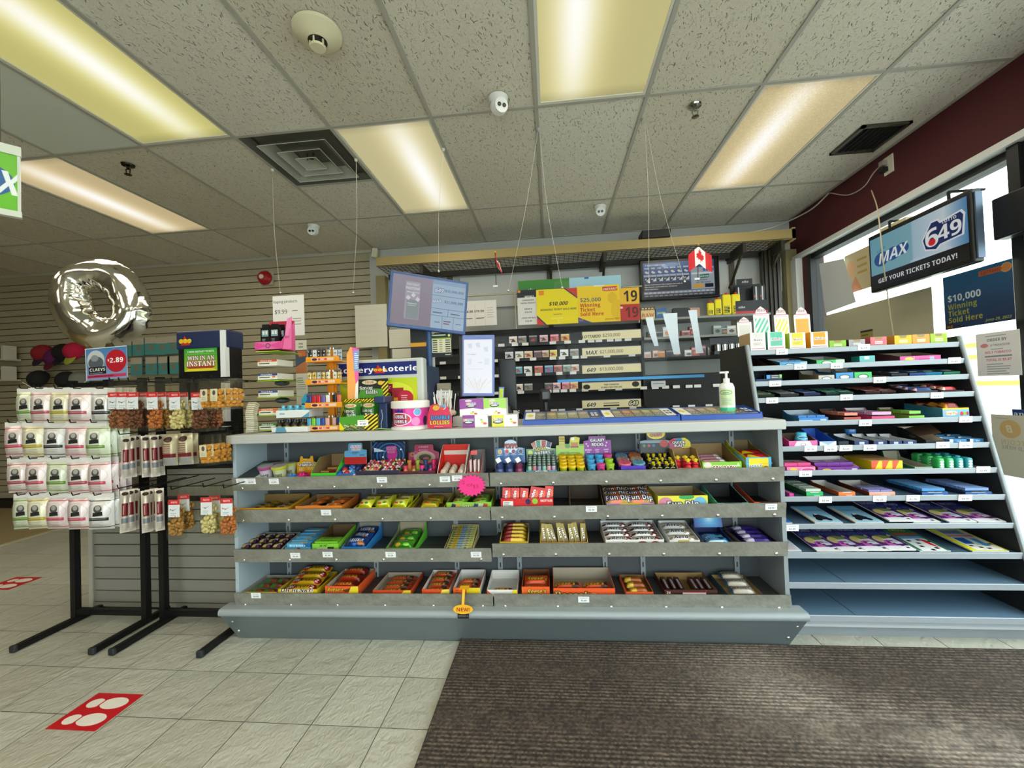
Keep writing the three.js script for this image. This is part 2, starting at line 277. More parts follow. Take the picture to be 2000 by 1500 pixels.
const gm=std('#a9a598',0.6);
for(let i=-13;i<4;i++){const x=GX+CW*i;if(x>X0&&x<X1) addG(boxG(-0.0105,0,ZB,0.0105,0.045,ZF),gm,[x,CH-0.003,0]);}
for(let j=-4;j<3;j++){const z=GZ-CL*j;if(z>ZB&&z<ZF) addG(boxG(X0,0,-0.0105,X1,0.044,0.0105),gm,[0,CH-0.0025,z]);}
addG(boxG(X0,0,-0.02,X1,0.04,0),gm,[0,CH-0.002,ZB+0.022]);
addG(boxG(-0.022,0,ZB,0,0.04,ZF),gm,[X1,CH-0.002,0]);
addG(boxG(GX-3*CW,0,-0.011,GX-2*CW,0.044,0.011),gm,[0,CH-0.0025,GZ-CW]);
const lampTex=(k)=>{const c=vnoise(64,30+k);return noiseTex(128,256,(x,y)=>{const u=x /128,v=y /256;const t=Math.exp(-(((u-[0.3,0.62,0.42,0.62,0.4][k%5]) /0.23)**2))*(0.55+0.45*Math.sin(Math.PI*Math.min(1,Math.max(0,v)))**0.5);const e=0.74+0.26*t-0.10*(Math.abs(v-0.5)>0.44?1:0)*(Math.abs(v-0.5)-0.44) /0.06;const n=k===2?0.12*(c(u*3,v*8)-0.5):0;const q=Math.min(1,e+n);const warm=[1,[0.955,0.95,0.91,0.965,0.9][k%5],[0.66,0.72,0.68,0.6,0.68][k%5]];return warm.map((w)=>255*Math.min(1,q*(w+(1-w)*0.9*t*t)));});};
const say=['ceiling light panel directly over the counter, cut by the photo\'s top edge','ceiling light panel between the square vent and the white dome camera','speckled ceiling light panel beside the maroon window wall','long yellowish ceiling light panel in the upper left corner','warm ceiling light panel behind the green hanging sign'];
['0,-1','-2,0','2,0','-4,-1','-6,0','-2,-2','2,-2','-6,-2','0,-3','-4,-3','-8,-1','-8,-3'].forEach((key,k)=>{
const[i,j]=key.split(',').map(Number),x=GX+CW*(i+0.5),z=GZ-CL*(j+0.5);
const t=thing('ceiling_light',say[k]||'fluorescent ceiling light panel behind the viewer','ceiling light',[x,CH,z],0,k>4?'ceiling lights behind the viewer':undefined);
addMesh(t,'frame',mergeGeometries([boxG(-0.296,0,-0.6,-0.28,0.04,0.6),boxG(0.28,0,-0.6,0.296,0.04,0.6),boxG(-0.28,0,-0.6,0.28,0.04,-0.584),boxG(-0.28,0,0.584,0.28,0.04,0.6)]),std('#d8d4c4',0.5));
const m=new THREE.MeshStandardMaterial({color:'#222',roughness:0.5,emissive:'#ffffff',emissiveMap:lampTex(k%5),emissiveIntensity:0.82});
const g=new THREE.PlaneGeometry(0.56,1.168).rotateX(Math.PI /2).translate(0,0.006,0);
addMesh(t,'diffuser',g,m);
addMesh(t,'housing',boxG(-0.29,0.034,-0.595,0.29,0.044,0.595),std('#999',0.7));
const L=new THREE.RectAreaLight(new THREE.Color(...LAMP_TINT),LAMP_POWER,0.56,1.168);L.position.set(x,CH-0.012,z);L.rotation.x=-Math.PI /2;scene.add(L);
});
struct('ground_outside',boxG(X1+T,-0.25,-40,60,-0.12,40),std('#b9b9b2',0.9));
{
const t=thing('far_building','pale building across the lot with yellow bands seen through the window','building',[16,-0.12,-10],0);
addMesh(t,'wall',boxG(0,0,-16,4,5.2,16),std('#d9ded2',0.9));
for(const y of[1.9,2.35,0.9]) addMesh(t,'band',boxG(-0.05,y,-16,0,y+0.16,16),std('#e8d23c',0.7));
for(let k=0;k<12;k++) addMesh(t,'window',boxG(-0.04,0.3,-15+2.6*k,0,0.85,-13.2+2.6*k),std('#a9c6c2',0.2));
}
}
// ---------- grey candy counter ----------
const CTURN=0.0153,CXL=-1.587,CZL=-1.911,CLEN=2.601;
const cz=(X)=>CZL-CTURN*(X-CXL);
const cTop=0.998,DECK={1:0.764,2:0.604,3:0.411,'3r':0.432,4:0.199},LIPY={1:0.723,2:0.565,3:0.372,'3r':0.393,4:0.154};
function Pc(x,y,off){let p=Pz(x,y,-1.93-off);for(let i=0;i<4;i++) p=Pz(x,y,cz(p.x)-off);return p;}
const scuff=(()=>{const a=vnoise(48,61),b=vnoise(9,62),c=vnoise(128,63);return(w0,w1)=>noiseTex(512,128,(x,y)=>{const u=x /512,v=y /128;let k=1+w0*(b(u*2,v)-0.5)+w1*(a(u*2+v*0.3,v*0.5)-0.5)+0.06*(c(u*4,v)-0.5);if(a(u*4,v*3+0.4)>0.93) k*=1.06;return[196*k,197*k,194*k].map((q)=>Math.min(255,q));});})();
const greyTop=std('#b9bab7',0.5),greyPaint=std('#8f979b',0.55,0.05),lipM=new THREE.MeshStandardMaterial({map:scuff(0.14,0.1),color:'#b9b7ad',roughness:0.4,metalness:0.2}),backM=std('#494d51',0.6),sideM=std('#a9b8c2',0.5),deckM=std('#43474a',0.55,0.2),kickM=std('#79858a',0.5,0.1),screwM=std('#d9d9d6',0.25,0.9),slotM=std('#30353a',0.5,0.4);
{
const t=thing('candy_counter','long grey shop counter with four tiers of candy shelves under a pale worktop','counter',[CXL,0,CZL],CTURN);
const D=-0.232;
addMesh(t,'worktop',new RoundedBoxGeometry(CLEN+0.03,0.044,0.58,2,0.006).translate(CLEN /2-0.004,0.976,-0.29+0.022),greyTop);
addMesh(t,'side_panel',boxG(-0.004,0.14,D,0.014,0.954,-0.004),sideM);
addMesh(t,'side_panel',boxG(CLEN-0.014,0.14,D,CLEN+0.004,0.954,-0.004),greyPaint);
addMesh(t,'back_panel',boxG(0.014,0.03,D-0.02,CLEN-0.014,0.954,D),backM);
addMesh(t,'rear_cabinet',boxG(0,0.03,-0.54,CLEN,0.954,D-0.02),std('#3c4042',0.7));
for(const x of[0.13,0.62,1.06,1.29,1.39,1.83,2.02,2.48]){const o=addMesh(t,'slotted_upright',boxG(x-0.012,0.17,D,x+0.012,0.954,D+0.008),greyPaint);const n=[];for(let k=0;k<15;k++) n.push(boxG(x-0.003,0.2+0.05*k,D+0.0075,x+0.003,0.225+0.05*k,D+0.009));addMesh(o,'slots',mergeGeometries(n),slotM).userData.kind='stuff';}
const screw=new THREE.SphereGeometry(0.0075,10,6,0,7,0,1.6).rotateX(Math.PI /2).scale(1,1,0.6);
const half=CLEN /2-0.02;
for(let k=1;k<=4;k++) for(const h of[0,1]){
const xa=h?half+0.003:0,xb=h?CLEN:half-0.003,y=k===3&&h?DECK['3r']:DECK[k],lh=k===4?0.072:0.066,y0=k===3&&h?LIPY['3r']:LIPY[k];
const sh=addMesh(t,'shelf',boxG(xa+(h?0:0.014),y-0.012,D,xb-(h?0.014:0),y,-0.004),deckM);
const lp=new THREE.BoxGeometry(xb-xa,lh,0.005).translate((xa+xb) /2,lh /2,0);{const u=lp.attributes.uv,p=lp.attributes.position;for(let q=0;q<u.count;q++) u.setXY(q,p.getX(q) /0.9+k*0.37,p.getY(q) /0.25+k*0.3);}
lp.rotateX(0.16).translate(0,y0,0);
const lip=addMesh(sh,'shelf_lip',lp,lipM);
for(let q=0;q<6;q++) addMesh(sh,'screw',screw.clone().translate(xa+0.05+(xb-xa-0.1)*q /5,y0+0.012,0.006),screwM);
}
const s=new THREE.Shape();s.moveTo(-0.02,0.165);s.lineTo(0.035,0.165);s.absarc(0.04,0.147,0.018,Math.PI /2,-Math.PI /2,true);s.lineTo(-0.02,0.129);s.closePath();
addMesh(t,'bullnose',new THREE.ExtrudeGeometry(s,{depth:CLEN+0.1,bevelEnabled:false,curveSegments:8}).rotateY(-Math.PI /2).translate(CLEN+0.05,0,0),std('#98a1a5',0.45,0.1));
const kp=mb();const W=CLEN;
kp.q([0.01,0.0,-0.002],[W-0.01,0.0,-0.002],[W+0.045,0.13,0.045],[-0.045,0.13,0.045],'#7d888c');kp.q([0.01,0,-0.2],[0.01,0,-0.002],[-0.045,0.13,0.045],[-0.045,0.13,-0.2],'#7d888c');kp.q([W-0.01,0,-0.002],[W-0.01,0,-0.04],[W+0.045,0.13,-0.04],[W+0.045,0.13,0.045],'#7d888c');kp.q([-0.045,0.13,0.045],[W+0.045,0.13,0.045],[W+0.045,0.13,-0.04],[-0.045,0.13,-0.04],'#7d888c');
kp.part('kick_plate',t,'metal');
for(const[x,y,z] of[[0.004,0.1,0.032],[0.02,0.045,0.014],[W+0.01,0.1,0.032],[W-0.02,0.04,0.012]]) addMesh(t,'screw',screw.clone().translate(x,y,z),screwM);
}
// ---------- sloped magazine rack on the right ----------
const GXL=1.045,GXR=2.05,gz=(h)=>-1.966-0.2377*h;
const GH=[0,1.336,1.252,1.172,1.087,0.967,0.846,0.732,0.614,0.493,0.371,0.246,0.115];
{
const t=thing('magazine_rack','sloping grey store rack of twelve shelves beside the window','store rack',[0,0,0]);
const zb=-2.62,prof=[[-gz(0.1),0.1],[-gz(1.365),1.365],[-zb,1.365],[-zb,0.1]];
for(const[x,side] of[[GXL-0.018,0],[GXR,1]]){
const s=new THREE.Shape();prof.forEach((p,i)=>i?s.lineTo(...p):s.moveTo(...p));s.closePath();
addMesh(t,'side_panel',new THREE.ExtrudeGeometry(s,{depth:0.018,bevelEnabled:false}).rotateY(Math.PI /2).translate(x,0,0),side?std('#26282a',0.5):std('#1d1e20',0.5));
const e=mb();e.rod([x+0.009,0.1,gz(0.1)+0.004],[x+0.009,1.365,gz(1.365)+0.004],0.0125,'#9aa2a6',4);e.part('edge_strip',t,'metal');
}
addMesh(t,'back_panel',boxG(GXL,0.1,zb-0.01,GXR,1.34,zb),std('#1c2024',0.7));
const dm=std('#3f5870',0.75),lipG=std('#a5adb5',0.4,0.15),topM=std('#70767a',0.5);
for(let k=1;k<=12;k++){
const y=GH[k]-0.008,z=gz(y),lh=k>9?0.030:0.026;
const sh=addMesh(t,'shelf',boxG(GXL,y-0.01,zb,GXR,y,z-0.002),k>7?dm:topM);
addMesh(sh,'shelf_lip',new RoundedBoxGeometry(GXR-GXL,lh,0.006,2,0.0025).rotateX(0.12).translate((GXL+GXR) /2,y+0.008-lh /2,z+0.002),lipG);
}
for(const[k,a,b] of[[11,GXL+0.01,1.30],[11,1.306,2.04],[12,GXL+0.01,1.315],[12,1.321,2.04]]) addMesh(t,'shelf_liner',boxG(a,GH[k]-0.008,zb+0.01,b,GH[k]-0.0065,gz(GH[k])-0.006),std('#55748f',0.7));
addMesh(t,'base_rail',boxG(GXL-0.02,0.07,gz(0.1)-0.06,GXR+0.018,0.1,gz(0.1)-0.008),lipG);
addMesh(t,'base_strip',boxG(GXL-0.02,0.055,gz(0.1)-0.06,GXR+0.018,0.068,gz(0.1)-0.014),std('#c9ced2',0.35,0.3));
addMesh(t,'base_plinth',boxG(GXL-0.02,0,zb,GXR+0.018,0.055,gz(0.1)-0.044),std('#858c92',0.5,0.1));
}
// ---------- low slat partition behind the wire racks ----------
{
const zf=-2.146,g=addMesh(scene,'low_partition',boxG(-2.67,0,zf-0.34,-1.606,0.9,zf-0.012),std('#26241f',0.9));
tag(g,'low slat-faced partition behind the black floor racks, left of the counter','partition');
for(let k=0;k<14;k++){const y1=0.437+7*0.0652-0.0652*k;addMesh(g,'slat',boxG(-2.66,Math.max(0.02,y1-0.0652+0.003),zf-0.012,-1.606,y1-0.003,zf),std(k%2?'#8f8c80':'#8a877b',0.6));}
addMesh(g,'corner_trim',boxG(-2.685,0,zf-0.02,-2.66,0.9,zf+0.006),std('#b9b9ae',0.5));
addMesh(g,'top_board',boxG(-2.69,0.9,zf-0.34,-1.606,0.92,zf+0.01),std('#15161a',0.4));
}
// ---------- black floor racks ----------
const bk=std('#0b0c0e',0.45,0.3);
function floorRack(label,xa,xb,z){
const t=thing('floor_rack',label,'display rack',[0,0,z]);
for(const x of[xa,xb]){
addMesh(t,'post',boxG(x-0.015,0.03,-0.015,x+0.015,1.31,0.015),bk);
const f=addMesh(t,'foot',new RoundedBoxGeometry(0.028,0.03,0.40,2,0.005).translate(x,0.016,0.06),bk);
addMesh(f,'end_cap',new RoundedBoxGeometry(0.032,0.032,0.018,2,0.006).translate(x,0.0165,0.262),std('#23282c',0.6));
}
addMesh(t,'cross_bar',boxG(xa,0.045,-0.012,xb,0.075,0.012),bk);
for(const y of[1.285,1.05,0.83,0.66]) addMesh(t,'hook_bar',boxG(xa,y-0.012,-0.01,xb,y+0.012,0.01),bk);
return t;
}
const rackA=floorRack('left black floor rack hung with white candy bags',-2.615,-2.195,-2.022);
const rackB=floorRack('black floor rack hung with nut bags beside the counter',-2.09,-1.645,-2.022);
// ---------- steel shelving canopy behind the counter ----------
{
const t=thing('wall_shelving','beige steel shelving frame with wire mesh canopy along the back wall','shelving',[0,0,0]);
const bm=std('#a8935f',0.5,0.1),dm=std('#37332b',0.6,0.2),zf=-3.9;
const bl=Pz(735,519,zf),br=Pz(1555,474,zf),top=0.085;
addMesh(t,'canopy_beam',boxG(bl.x,2.45,zf-0.03,br.x,2.45+top,zf),bm);
addMesh(t,'canopy_return',boxG(br.x-0.03,2.44,ZB,br.x,2.55,zf),bm);
addMesh(t,'rear_rail',boxG(bl.x,2.40,-4.24,br.x,2.45,-4.2),dm);
const g=[];for(let x=bl.x;x<br.x;x+=0.045) g.push(boxG(x-0.002,2.452,-4.3,x+0.002,2.456,zf-0.02));for(let z=-4.3;z<zf;z+=0.05) g.push(boxG(bl.x,2.448,z-0.002,br.x,2.452,z+0.002));
addMesh(t,'wire_mesh',mergeGeometries(g),dm);
for(const px of[838,1075,1175,1430,1500]){const x=Pz(px,520,-4.2).x;addMesh(t,'bracket',mergeGeometries([boxG(x-0.015,2.36,-4.31,x+0.015,2.45,zf-0.03)]),dm);const b=mb();b.rod([x,2.36,zf-0.1],[x,2.12,-4.28],0.013,'#4a4232',6);b.part('brace',t,'metal');}
for(const px of[743,1560]){const x=Math.min(Pz(px,600,-4.2).x,2.36);addMesh(t,'upright',boxG(x-0.05,0,-4.31,x+0.05,2.45,-4.22),std('#8d8058',0.55));}
for(const px of[880,1075,1432]){const x=Pz(px,600,-4.28).x;addMesh(t,'upright',boxG(x-0.025,0,-4.318,x+0.025,2.45,-4.27),std('#5c5546',0.55));}
addMesh(t,'header_board',boxG(bl.x+0.75,2.06,-4.3,2.3,2.39,-4.285),std('#c9cac6',0.7));
}
// ---------- goods on the counter's tiers ----------
const ORD=['front','second','third','fourth','fifth','sixth','seventh','eighth','ninth','tenth','eleventh','twelfth'];
const FROML=['leftmost','second from left','third from left','fourth from left','fifth from left','sixth from left','seventh from left','eighth from left','ninth from left','tenth from left','eleventh from left','twelfth from left'];
function carton(w,d,hf,hb,o){
const m=mb(),out=o.out,inn=o.inn||'#a58a5e',k=o.knee??0.35,t=0.0022;
const side=o.side||out,W=w /2,pr=[[0,hf],[-d*k,hf+(hb-hf)*(o.bow??0.5)],[-d*Math.min(0.95,k*2.1),hb],[-d,hb]];
m.box(-W,0,-d,W,t,0,inn);
if(o.front) m.q([-W,0,0],[W,0,0],[W,hf,0],[-W,hf,0],o.front);else m.q([-W,0,0],[W,0,0],[W,hf,0],[-W,hf,0],out);
m.q([W,0,-t],[-W,0,-t],[-W,hf,-t],[W,hf,-t],inn);m.q([-W,hf,0],[W,hf,0],[W,hf,-t],[-W,hf,-t],out);
for(const s of[-1,1]) for(let i=0;i<3;i++){
const a=pr[i],b=pr[i+1],q=(x,f)=>m.q([x,0,a[0]],[x,0,b[0]],[x,b[1],b[0]],[x,a[1],a[0]],f);
q(s*W,side);q(s*(W-t),inn);m.q([s*W,a[1],a[0]],[s*(W-t),a[1],a[0]],[s*(W-t),b[1],b[0]],[s*W,b[1],b[0]],out);
}
m.q([W,0,-d],[-W,0,-d],[-W,hb,-d],[W,hb,-d],out);m.q([-W,0,-d+t],[W,0,-d+t],[W,hb,-d+t],[-W,hb,-d+t],o.back||inn);m.q([-W,hb,-d+t],[W,hb,-d+t],[W,hb,-d],[-W,hb,-d],out);
if(o.flap){m.q([W,hf,0],[W+0.001,hf*0.2,0.003],[W*o.flap,hf*0.25,0.003],[W*(o.flap+0.2),hf,0.003],o.flapc||out);}
return m;
}
function spot(k,xl,xr,y,off=0.014){const a=Pc(xl,y,off),b=Pc(xr,y,off);return{x:(a.x+b.x) /2,z:(a.z+b.z) /2,w:b.x-a.x,y:DECK[k],k,off};}
const hAt=(s,x,y,extra=0)=>Pc(x,y,s.off+extra).y-s.y;
function tray(k,xl,xr,yf,yb,d,label,o){
const s=spot(k,xl,xr,yf,o.off),xm=(xl+xr) /2;s.d=d;s.hf=Math.max(0.006,hAt(s,xm,yf));s.hb=Math.max(s.hf,o.hb??hAt(s,xm,yb,d));
s.w=Math.min(s.w,o.wmax||9);
const t=thing(o.name||'candy_tray',label,o.cat||'candy box',[s.x,s.y,s.z],CTURN+(o.turn||0));
carton(s.w-0.004,d,s.hf,s.hb,o).part('carton',t,o.fin||'paper');
if(o.hdr){const H=o.hdr,h=H.h,w=H.w||s.w-0.006,m=mb();m.at(H.dx||0,s.hb-0.004,-(H.z??d)+0.001,0,H.tilt??-0.12);const shp=(H.shape||[[-1,0],[1,0],[1,1],[-1,1]]).map((p)=>[p[0]*w /2,p[1]*h]);m.prism(shp,-0.001,0.001,H.p,H.side||'#cccccc');m.part('header_card',t,'gloss');}
s.t=t;return s;
}
const RND=[[-1,0],[1,0],[1,0.55],[0.72,0.62],[0.66,0.9],[0.45,1],[-0.45,1],[-0.66,0.9],[-0.72,0.62],[-1,0.55]];
function place(s,lx,ly,lz){const c=Math.cos(CTURN),n=Math.sin(CTURN);return V(s.x+lx*c+lz*n,s.y+ly,s.z-lx*n+lz*c);}
function fill(s,proto,o){
const r=rng(o.seed||Math.floor(s.x*1000)+5000),{cols=1,rows=1}=o,W=o.W??s.w-0.012,D=o.D??s.d-0.012;let first=true;const out=[];
for(let j=0;j<rows;j++) for(let i=0;i<cols;i++){
if(o.skip&&o.skip(i,j)) continue;
const lx=(o.dx||0)+W*((i+0.5) /cols-0.5)+(o.jx||0.002)*(r()-0.5),lz=-(o.z0??0.006)-D*(j+0.5) /rows,ly=(o.y0??0.003)+(o.rise||0)*j+(o.jy||0)*r();
const label=`${o.label}, ${rows > 1 ? ORD[j] + ' row' : ''}${rows > 1 && cols > 1 ? ' ' : ''}${cols > 1 ? FROML[i] : ''}`.replace(/, $/,'');
const p=place(s,lx,ly,lz),c=first?proto:dup(proto,label,p,0);first=false;
c.position.copy(p);c.rotation.set((o.tilt||0)+(o.jt||0)*(r()-0.5),CTURN+(o.turn||0)+(o.jr||0)*(r()-0.5),(o.roll||0)+(o.jroll||0)*(r()-0.5),'YXZ');
tag(c,label,o.cat||'candy bar',o.group||o.label);out.push(c);
}
return out;
}
const barP=(c,txt,tc,o={})=>print(o.w||120,o.h||44,(g,w,h)=>{bg(g,w,h,c,o.c2);if(o.acc) bx(g,w*(o.ax??0.7),0,w*(o.aw??0.3),h,o.acc);if(o.blob) el(g,w*0.75,h*0.5,w*0.1,h*0.3,o.blob);if(txt) tx(g,txt,w*(o.tx??0.45),h*(o.ty??0.52),o.s||h*0.55,tc,{st:o.st,i:o.i,sw:o.sw,f:o.f});if(o.fn) o.fn(g,w,h);});
function bar(name,w,l,t,p,edge,fi='foil'){const m=mb();m.pillow(w,l,t,p,edge);return m.single(name,'x','candy bar',[0,0,0],0,undefined,fi);}
function pack(name,w,h,d,p,side,fi='gloss',top){const m=mb();m.box(-w /2,0,-d /2,w /2,h,d /2,{all:side,f:p,t:top||side});return m.single(name,'x','candy pack',[0,0,0],0,undefined,fi);}
let tagN=0;
const tagPrint=(price,orange)=>print(64,36,(g,w,h)=>{bg(g,w,h,'#f4f5f7');bx(g,12,7,w-24,3,'#b5b8be');tx(g,price,w /2,23,13,'#55585e');});
const tagPs=['$1.99','$2.25','$1.79','$4.99','$2.49'].map((p)=>tagPrint(p));
function priceTag(pos,turn,label,rx=0.16,w=0.05,h=0.028){const m=mb();m.box(-w /2,-h /2,0,w /2,h /2,0.0012,{all:'#e9eaec',f:tagPs[tagN++%5]});const o=m.single('price_tag',label,'price tag',pos,turn,'white price tags on shelf edges');o.rotation.set(rx,turn,0,'YXZ');return o;}
const lipTag=(x,y,near)=>{const p=Pc(x,y,-0.0115);priceTag(p,CTURN,`white price tag on the counter shelf edge, ${near}`);};
// --- first tier ---
{
let s,p;
{const m=mb();m.box(-0.05,0,-0.2,0.05,0.012,0,{all:'#101114',t:print(100,200,(g,w,h)=>{bg(g,w,h,'#101114');bx(g,20,30,60,50,'#8d959b');lines(g,20,110,50,3,12,'#3b3f45');})});s=spot(1,470,490,931);const o=m.single('accessory_pack','flat black accessory pack at the left end of the top candy shelf','package',[s.x,s.y,s.z],CTURN,null,'gloss');o.rotation.x=0.24;o.position.y+=0.012;}
{const m=mb();m.box(-0.04,0,-0.19,0.04,0.01,0,'#d9d6cb');m.box(0.01,0.01,-0.02,0.03,0.011,-0.005,'#222222');s=spot(1,487,512,931);const o=m.single('accessory_pack','flat off-white pack beside the flat black pack','package',[s.x+0.012,s.y,s.z],CTURN,null,'gloss');o.rotation.x=0.24;o.position.y+=0.012;}
for(const[x,y,off,c,c2,l] of[[522,908,0.05,'#a0487e','#c9bfd0','purple-lidded slime cup in front, beside the flat packs'],[548,908,0.05,'#b8bb35','#c6c9a0','lime-lidded slime cup in front, left of the orange box'],[540,897,0.12,'#93467c','#c0b4c8','purple-lidded slime cup in the back row'],[566,896,0.12,'#b3b84a','#c2c7a0','lime-lidded slime cup in the back row']]){
const q=Pc(x,y,off),h=0.062,t=thing('slime_cup',l,'tub',[q.x,DECK[1],q.z],0,'slime cups');
mb().lathe([[0.001,0],[0.027,0],[0.031,h]],20,[c2,print(90,50,(g,w,hh)=>{bg(g,w,hh,c2);tx(g,'SLIME',w /2,26,18,'#3a3a3a');el(g,14,24,8,8,c);})]).part('cup',t,'gloss');
mb().lathe([[0.036,h-0.003],[0.037,h+0.008],[0.033,h+0.011],[0.001,h+0.011]],24,[c,c,'#aaa8a6']).part('lid',t,'gloss');
if(l.includes('front')){t.rotation.set(0.18,0,0);}
}
s=tray(1,560,592,931,926,0.16,'orange card candy box with bear-ear top on the top shelf',{out:'#d79a1c',inn:'#c7932a',hb:0.024,hdr:{h:0.085,w:0.105,z:0.1,tilt:-0.05,dx:0.0,shape:[[-1,0],[1,0],[1,0.62],[0.72,0.66],[0.66,0.98],[0.45,1],[0.34,0.84],[-0.34,0.84],[-0.45,1],[-0.62,0.98],[-0.7,0.66],[-1,0.62]],p:print(160,150,(g,w,h)=>{bg(g,w,h,'#e3a524','#cf8f13');el(g,70,22,26,16,'#efbd3f','#a96f10',3);tx(g,'CHUBBY',84,60,18,'#fff',{st:'#222'});tx(g,'STARDUST',80,82,28,'#fff',{st:'#221',sw:7});lines(g,20,108,50,3,10,'#f3e2b0',3);lines(g,90,108,50,2,10,'#f3e2b0',3);})}});
const brick=(c,l,lx,lz,k)=>{const m=mb();m.box(-0.017,0,-0.017,0.017,0.026,0.017,c);for(const dx of[-0.008,0.008]){m.at(dx,0.026,0);m.lathe([[0.0055,0],[0.0055,0.007],[0.0001,0.007]],10,c);}m.single('candy_block',l,'candy',place({...s,x:Pc(k,920,0.03).x},lx,0.0,lz),0,'brick-shaped candies','plastic');};
brick('#2f8fd8','blue brick-shaped candy in front of the orange card',0,-0.008,573);brick('#e0218a','pink brick-shaped candy beside the blue one',0,-0.006,592);brick('#d11c7c','pink brick-shaped candy behind the front pair',0,-0.055,582);brick('#c9214a','red brick-shaped candy at the green tray corner',0,-0.05,600);
s=tray(1,606,657,924,880,0.2,'bright green candy tray with kraft inside on the top shelf',{out:'#43c92e',inn:'#8c7049',knee:0.2,hb:0.10});
const gum=print(70,30,(g,w,h)=>{bg(g,w,h,'#e56d9a','#d84a6b');bx(g,0,0,w,7,'#a8d43a');tx(g,'sour',34,18,12,'#fff');});
fill(s,pack('gummy_pack',0.05,0.022,0.05,gum,'#d6413f','gloss','#cf4640'),{label:'red gummy pack in the bright green tray',cat:'candy pack',cols:2,rows:3,skip:(i,j)=>i+j===2&&j===1,rise:0.006,jr:0.5});
s=tray(1,655,690,925,900,0.15,'blue and red lolly box on the top shelf',{out:'#2c6fb5',inn:'#3a6ea5',hdr:{h:0.105,w:0.115,z:0.06,tilt:-0.05,dx:0.03,shape:[[-1,0],[1,0],[1,0.66],[0.62,0.7],[0.6,0.95],[0.5,1],[-0.55,1],[-0.65,0.95],[-0.66,0.66],[-1,0.62]],p:print(170,180,(g,w,h)=>{bg(g,w,h,'#5e9fc8');bx(g,0,118,w,70,'#b3201f');tx(g,'SLUSH',88,30,26,'#c8232c',{st:'#fff'});tx(g,'PUPPIE',88,54,20,'#c8232c',{st:'#fff'});bx(g,60,76,50,5,'#2c4f70');bx(g,60,88,36,4,'#2c4f70');bx(g,118,100,36,6,'#2a3d58');})}});
{const mk=(c)=>{const m=mb();m.lathe([[0.001,0],[0.014,0.002],[0.015,0.02],[0.011,0.024]],14,'#e8ecf2');m.at(0,0.024,0);m.geo(new THREE.SphereGeometry(0.0135,14,10),c);return m;};
const cs=['#1d3f8f','#b51e26','#2f78c4'];let n=0;for(const[i,j] of[[0,0],[1,0],[2,0],[0,1],[1,1],[2,1],[1,2]]){const q=place(s,-0.03+0.034*i+0.012*(j%2),0.004+0.012*j,-0.016-0.03*j);mk(cs[(i+j)%3]).single('dome_lolly',`${['dark blue', 'red', 'light blue'][(i + j) % 3]} dome lolly, ${ORD[j]} row ${FROML[i]}, before the blue card`,'lollipop',q,0,'dome lollies','gloss');}}
s=tray(1,694,780,919,900,0.15,'black and green box packed with ball-top candies',{out:'#2b2340',inn:'#2e2440',side:'#3f8f3a',hdr:{h:0.10,w:0.175,tilt:-0.1,p:print(240,130,(g,w,h)=>{bg(g,w,h,'#0f2346');for(let k=6;k>0;k--) el(g,130,90,24*k,20*k,null,k%2?'#1d4f8f':'#2b79c0',8);pg(g,[[60,50],[10,36],[12,66],[100,62]],'#cfe0ee');pg(g,[[104,30],[170,26],[184,80],[160,130],[120,120],[104,60]],'#c81f86');tx(g,'CANDY',138,44,22,'#2a1030',{st:'#f3a9d2'});tx(g,'SPRAY',138,66,18,'#2a1030',{st:'#f3a9d2'});el(g,78,100,6,6,'#fff');el(g,208,52,6,6,'#fff');})}});
{const r=rng(77),m=mb(),sp=new THREE.SphereGeometry(0.0072,8,6),cs=['#b3202f','#e2678f','#f1efe0','#2b1d3a','#e8dc8a','#9c1f50','#dd5a3a','#b8d06a','#f3b9c8'];for(let j=0;j<9;j++) for(let i=0;i<13;i++){const x=-0.088+0.0147*i+0.004*r(),z=-0.012-0.0155*j+0.004*r(),y=0.028+0.0048*j+0.003*r();m.at(x,y,z);m.geo(sp,cs[Math.floor(r()*cs.length)]);m.at(x,y-0.02,z);m.lathe([[0.005,0],[0.005,0.018]],6,cs[(i+j)%cs.length]);}m.m=null;m.single('ball_candies','mass of multicoloured ball-top candies filling the box','candies',[s.x,s.y,s.z],CTURN,undefined,'gloss').userData.kind='stuff';}
s=tray(1,778,850,920,905,0.16,'dark pink box of perfume-shaped candies with mouth card',{out:'#5a1730',inn:'#6b1c38',hdr:{h:0.105,w:0.16,z:0.12,tilt:-0.1,shape:[[-1,0],[0.95,0],[1,0.5],[0.98,0.62],[0.62,0.72],[0.6,0.95],[0.5,1],[-0.55,1],[-0.62,0.95],[-0.62,0.68],[-1,0.62]],p:print(230,150,(g,w,h)=>{bg(g,w,h,'#a51d4b');tx(g,'CANDY',112,18,22,'#e68aa6',{st:'#5a0f26'});tx(g,'KISSES',112,42,22,'#e68aa6',{st:'#5a0f26'});el(g,120,92,80,44,'#c58a9d');el(g,122,92,62,33,'#8f8f3c');el(g,124,92,46,22,'#1c1014');el(g,132,102,24,11,'#a5524f');el(g,30,72,14,12,null,'#7fa04a',5);el(g,56,60,12,10,null,'#9a6a7a',5);})}});
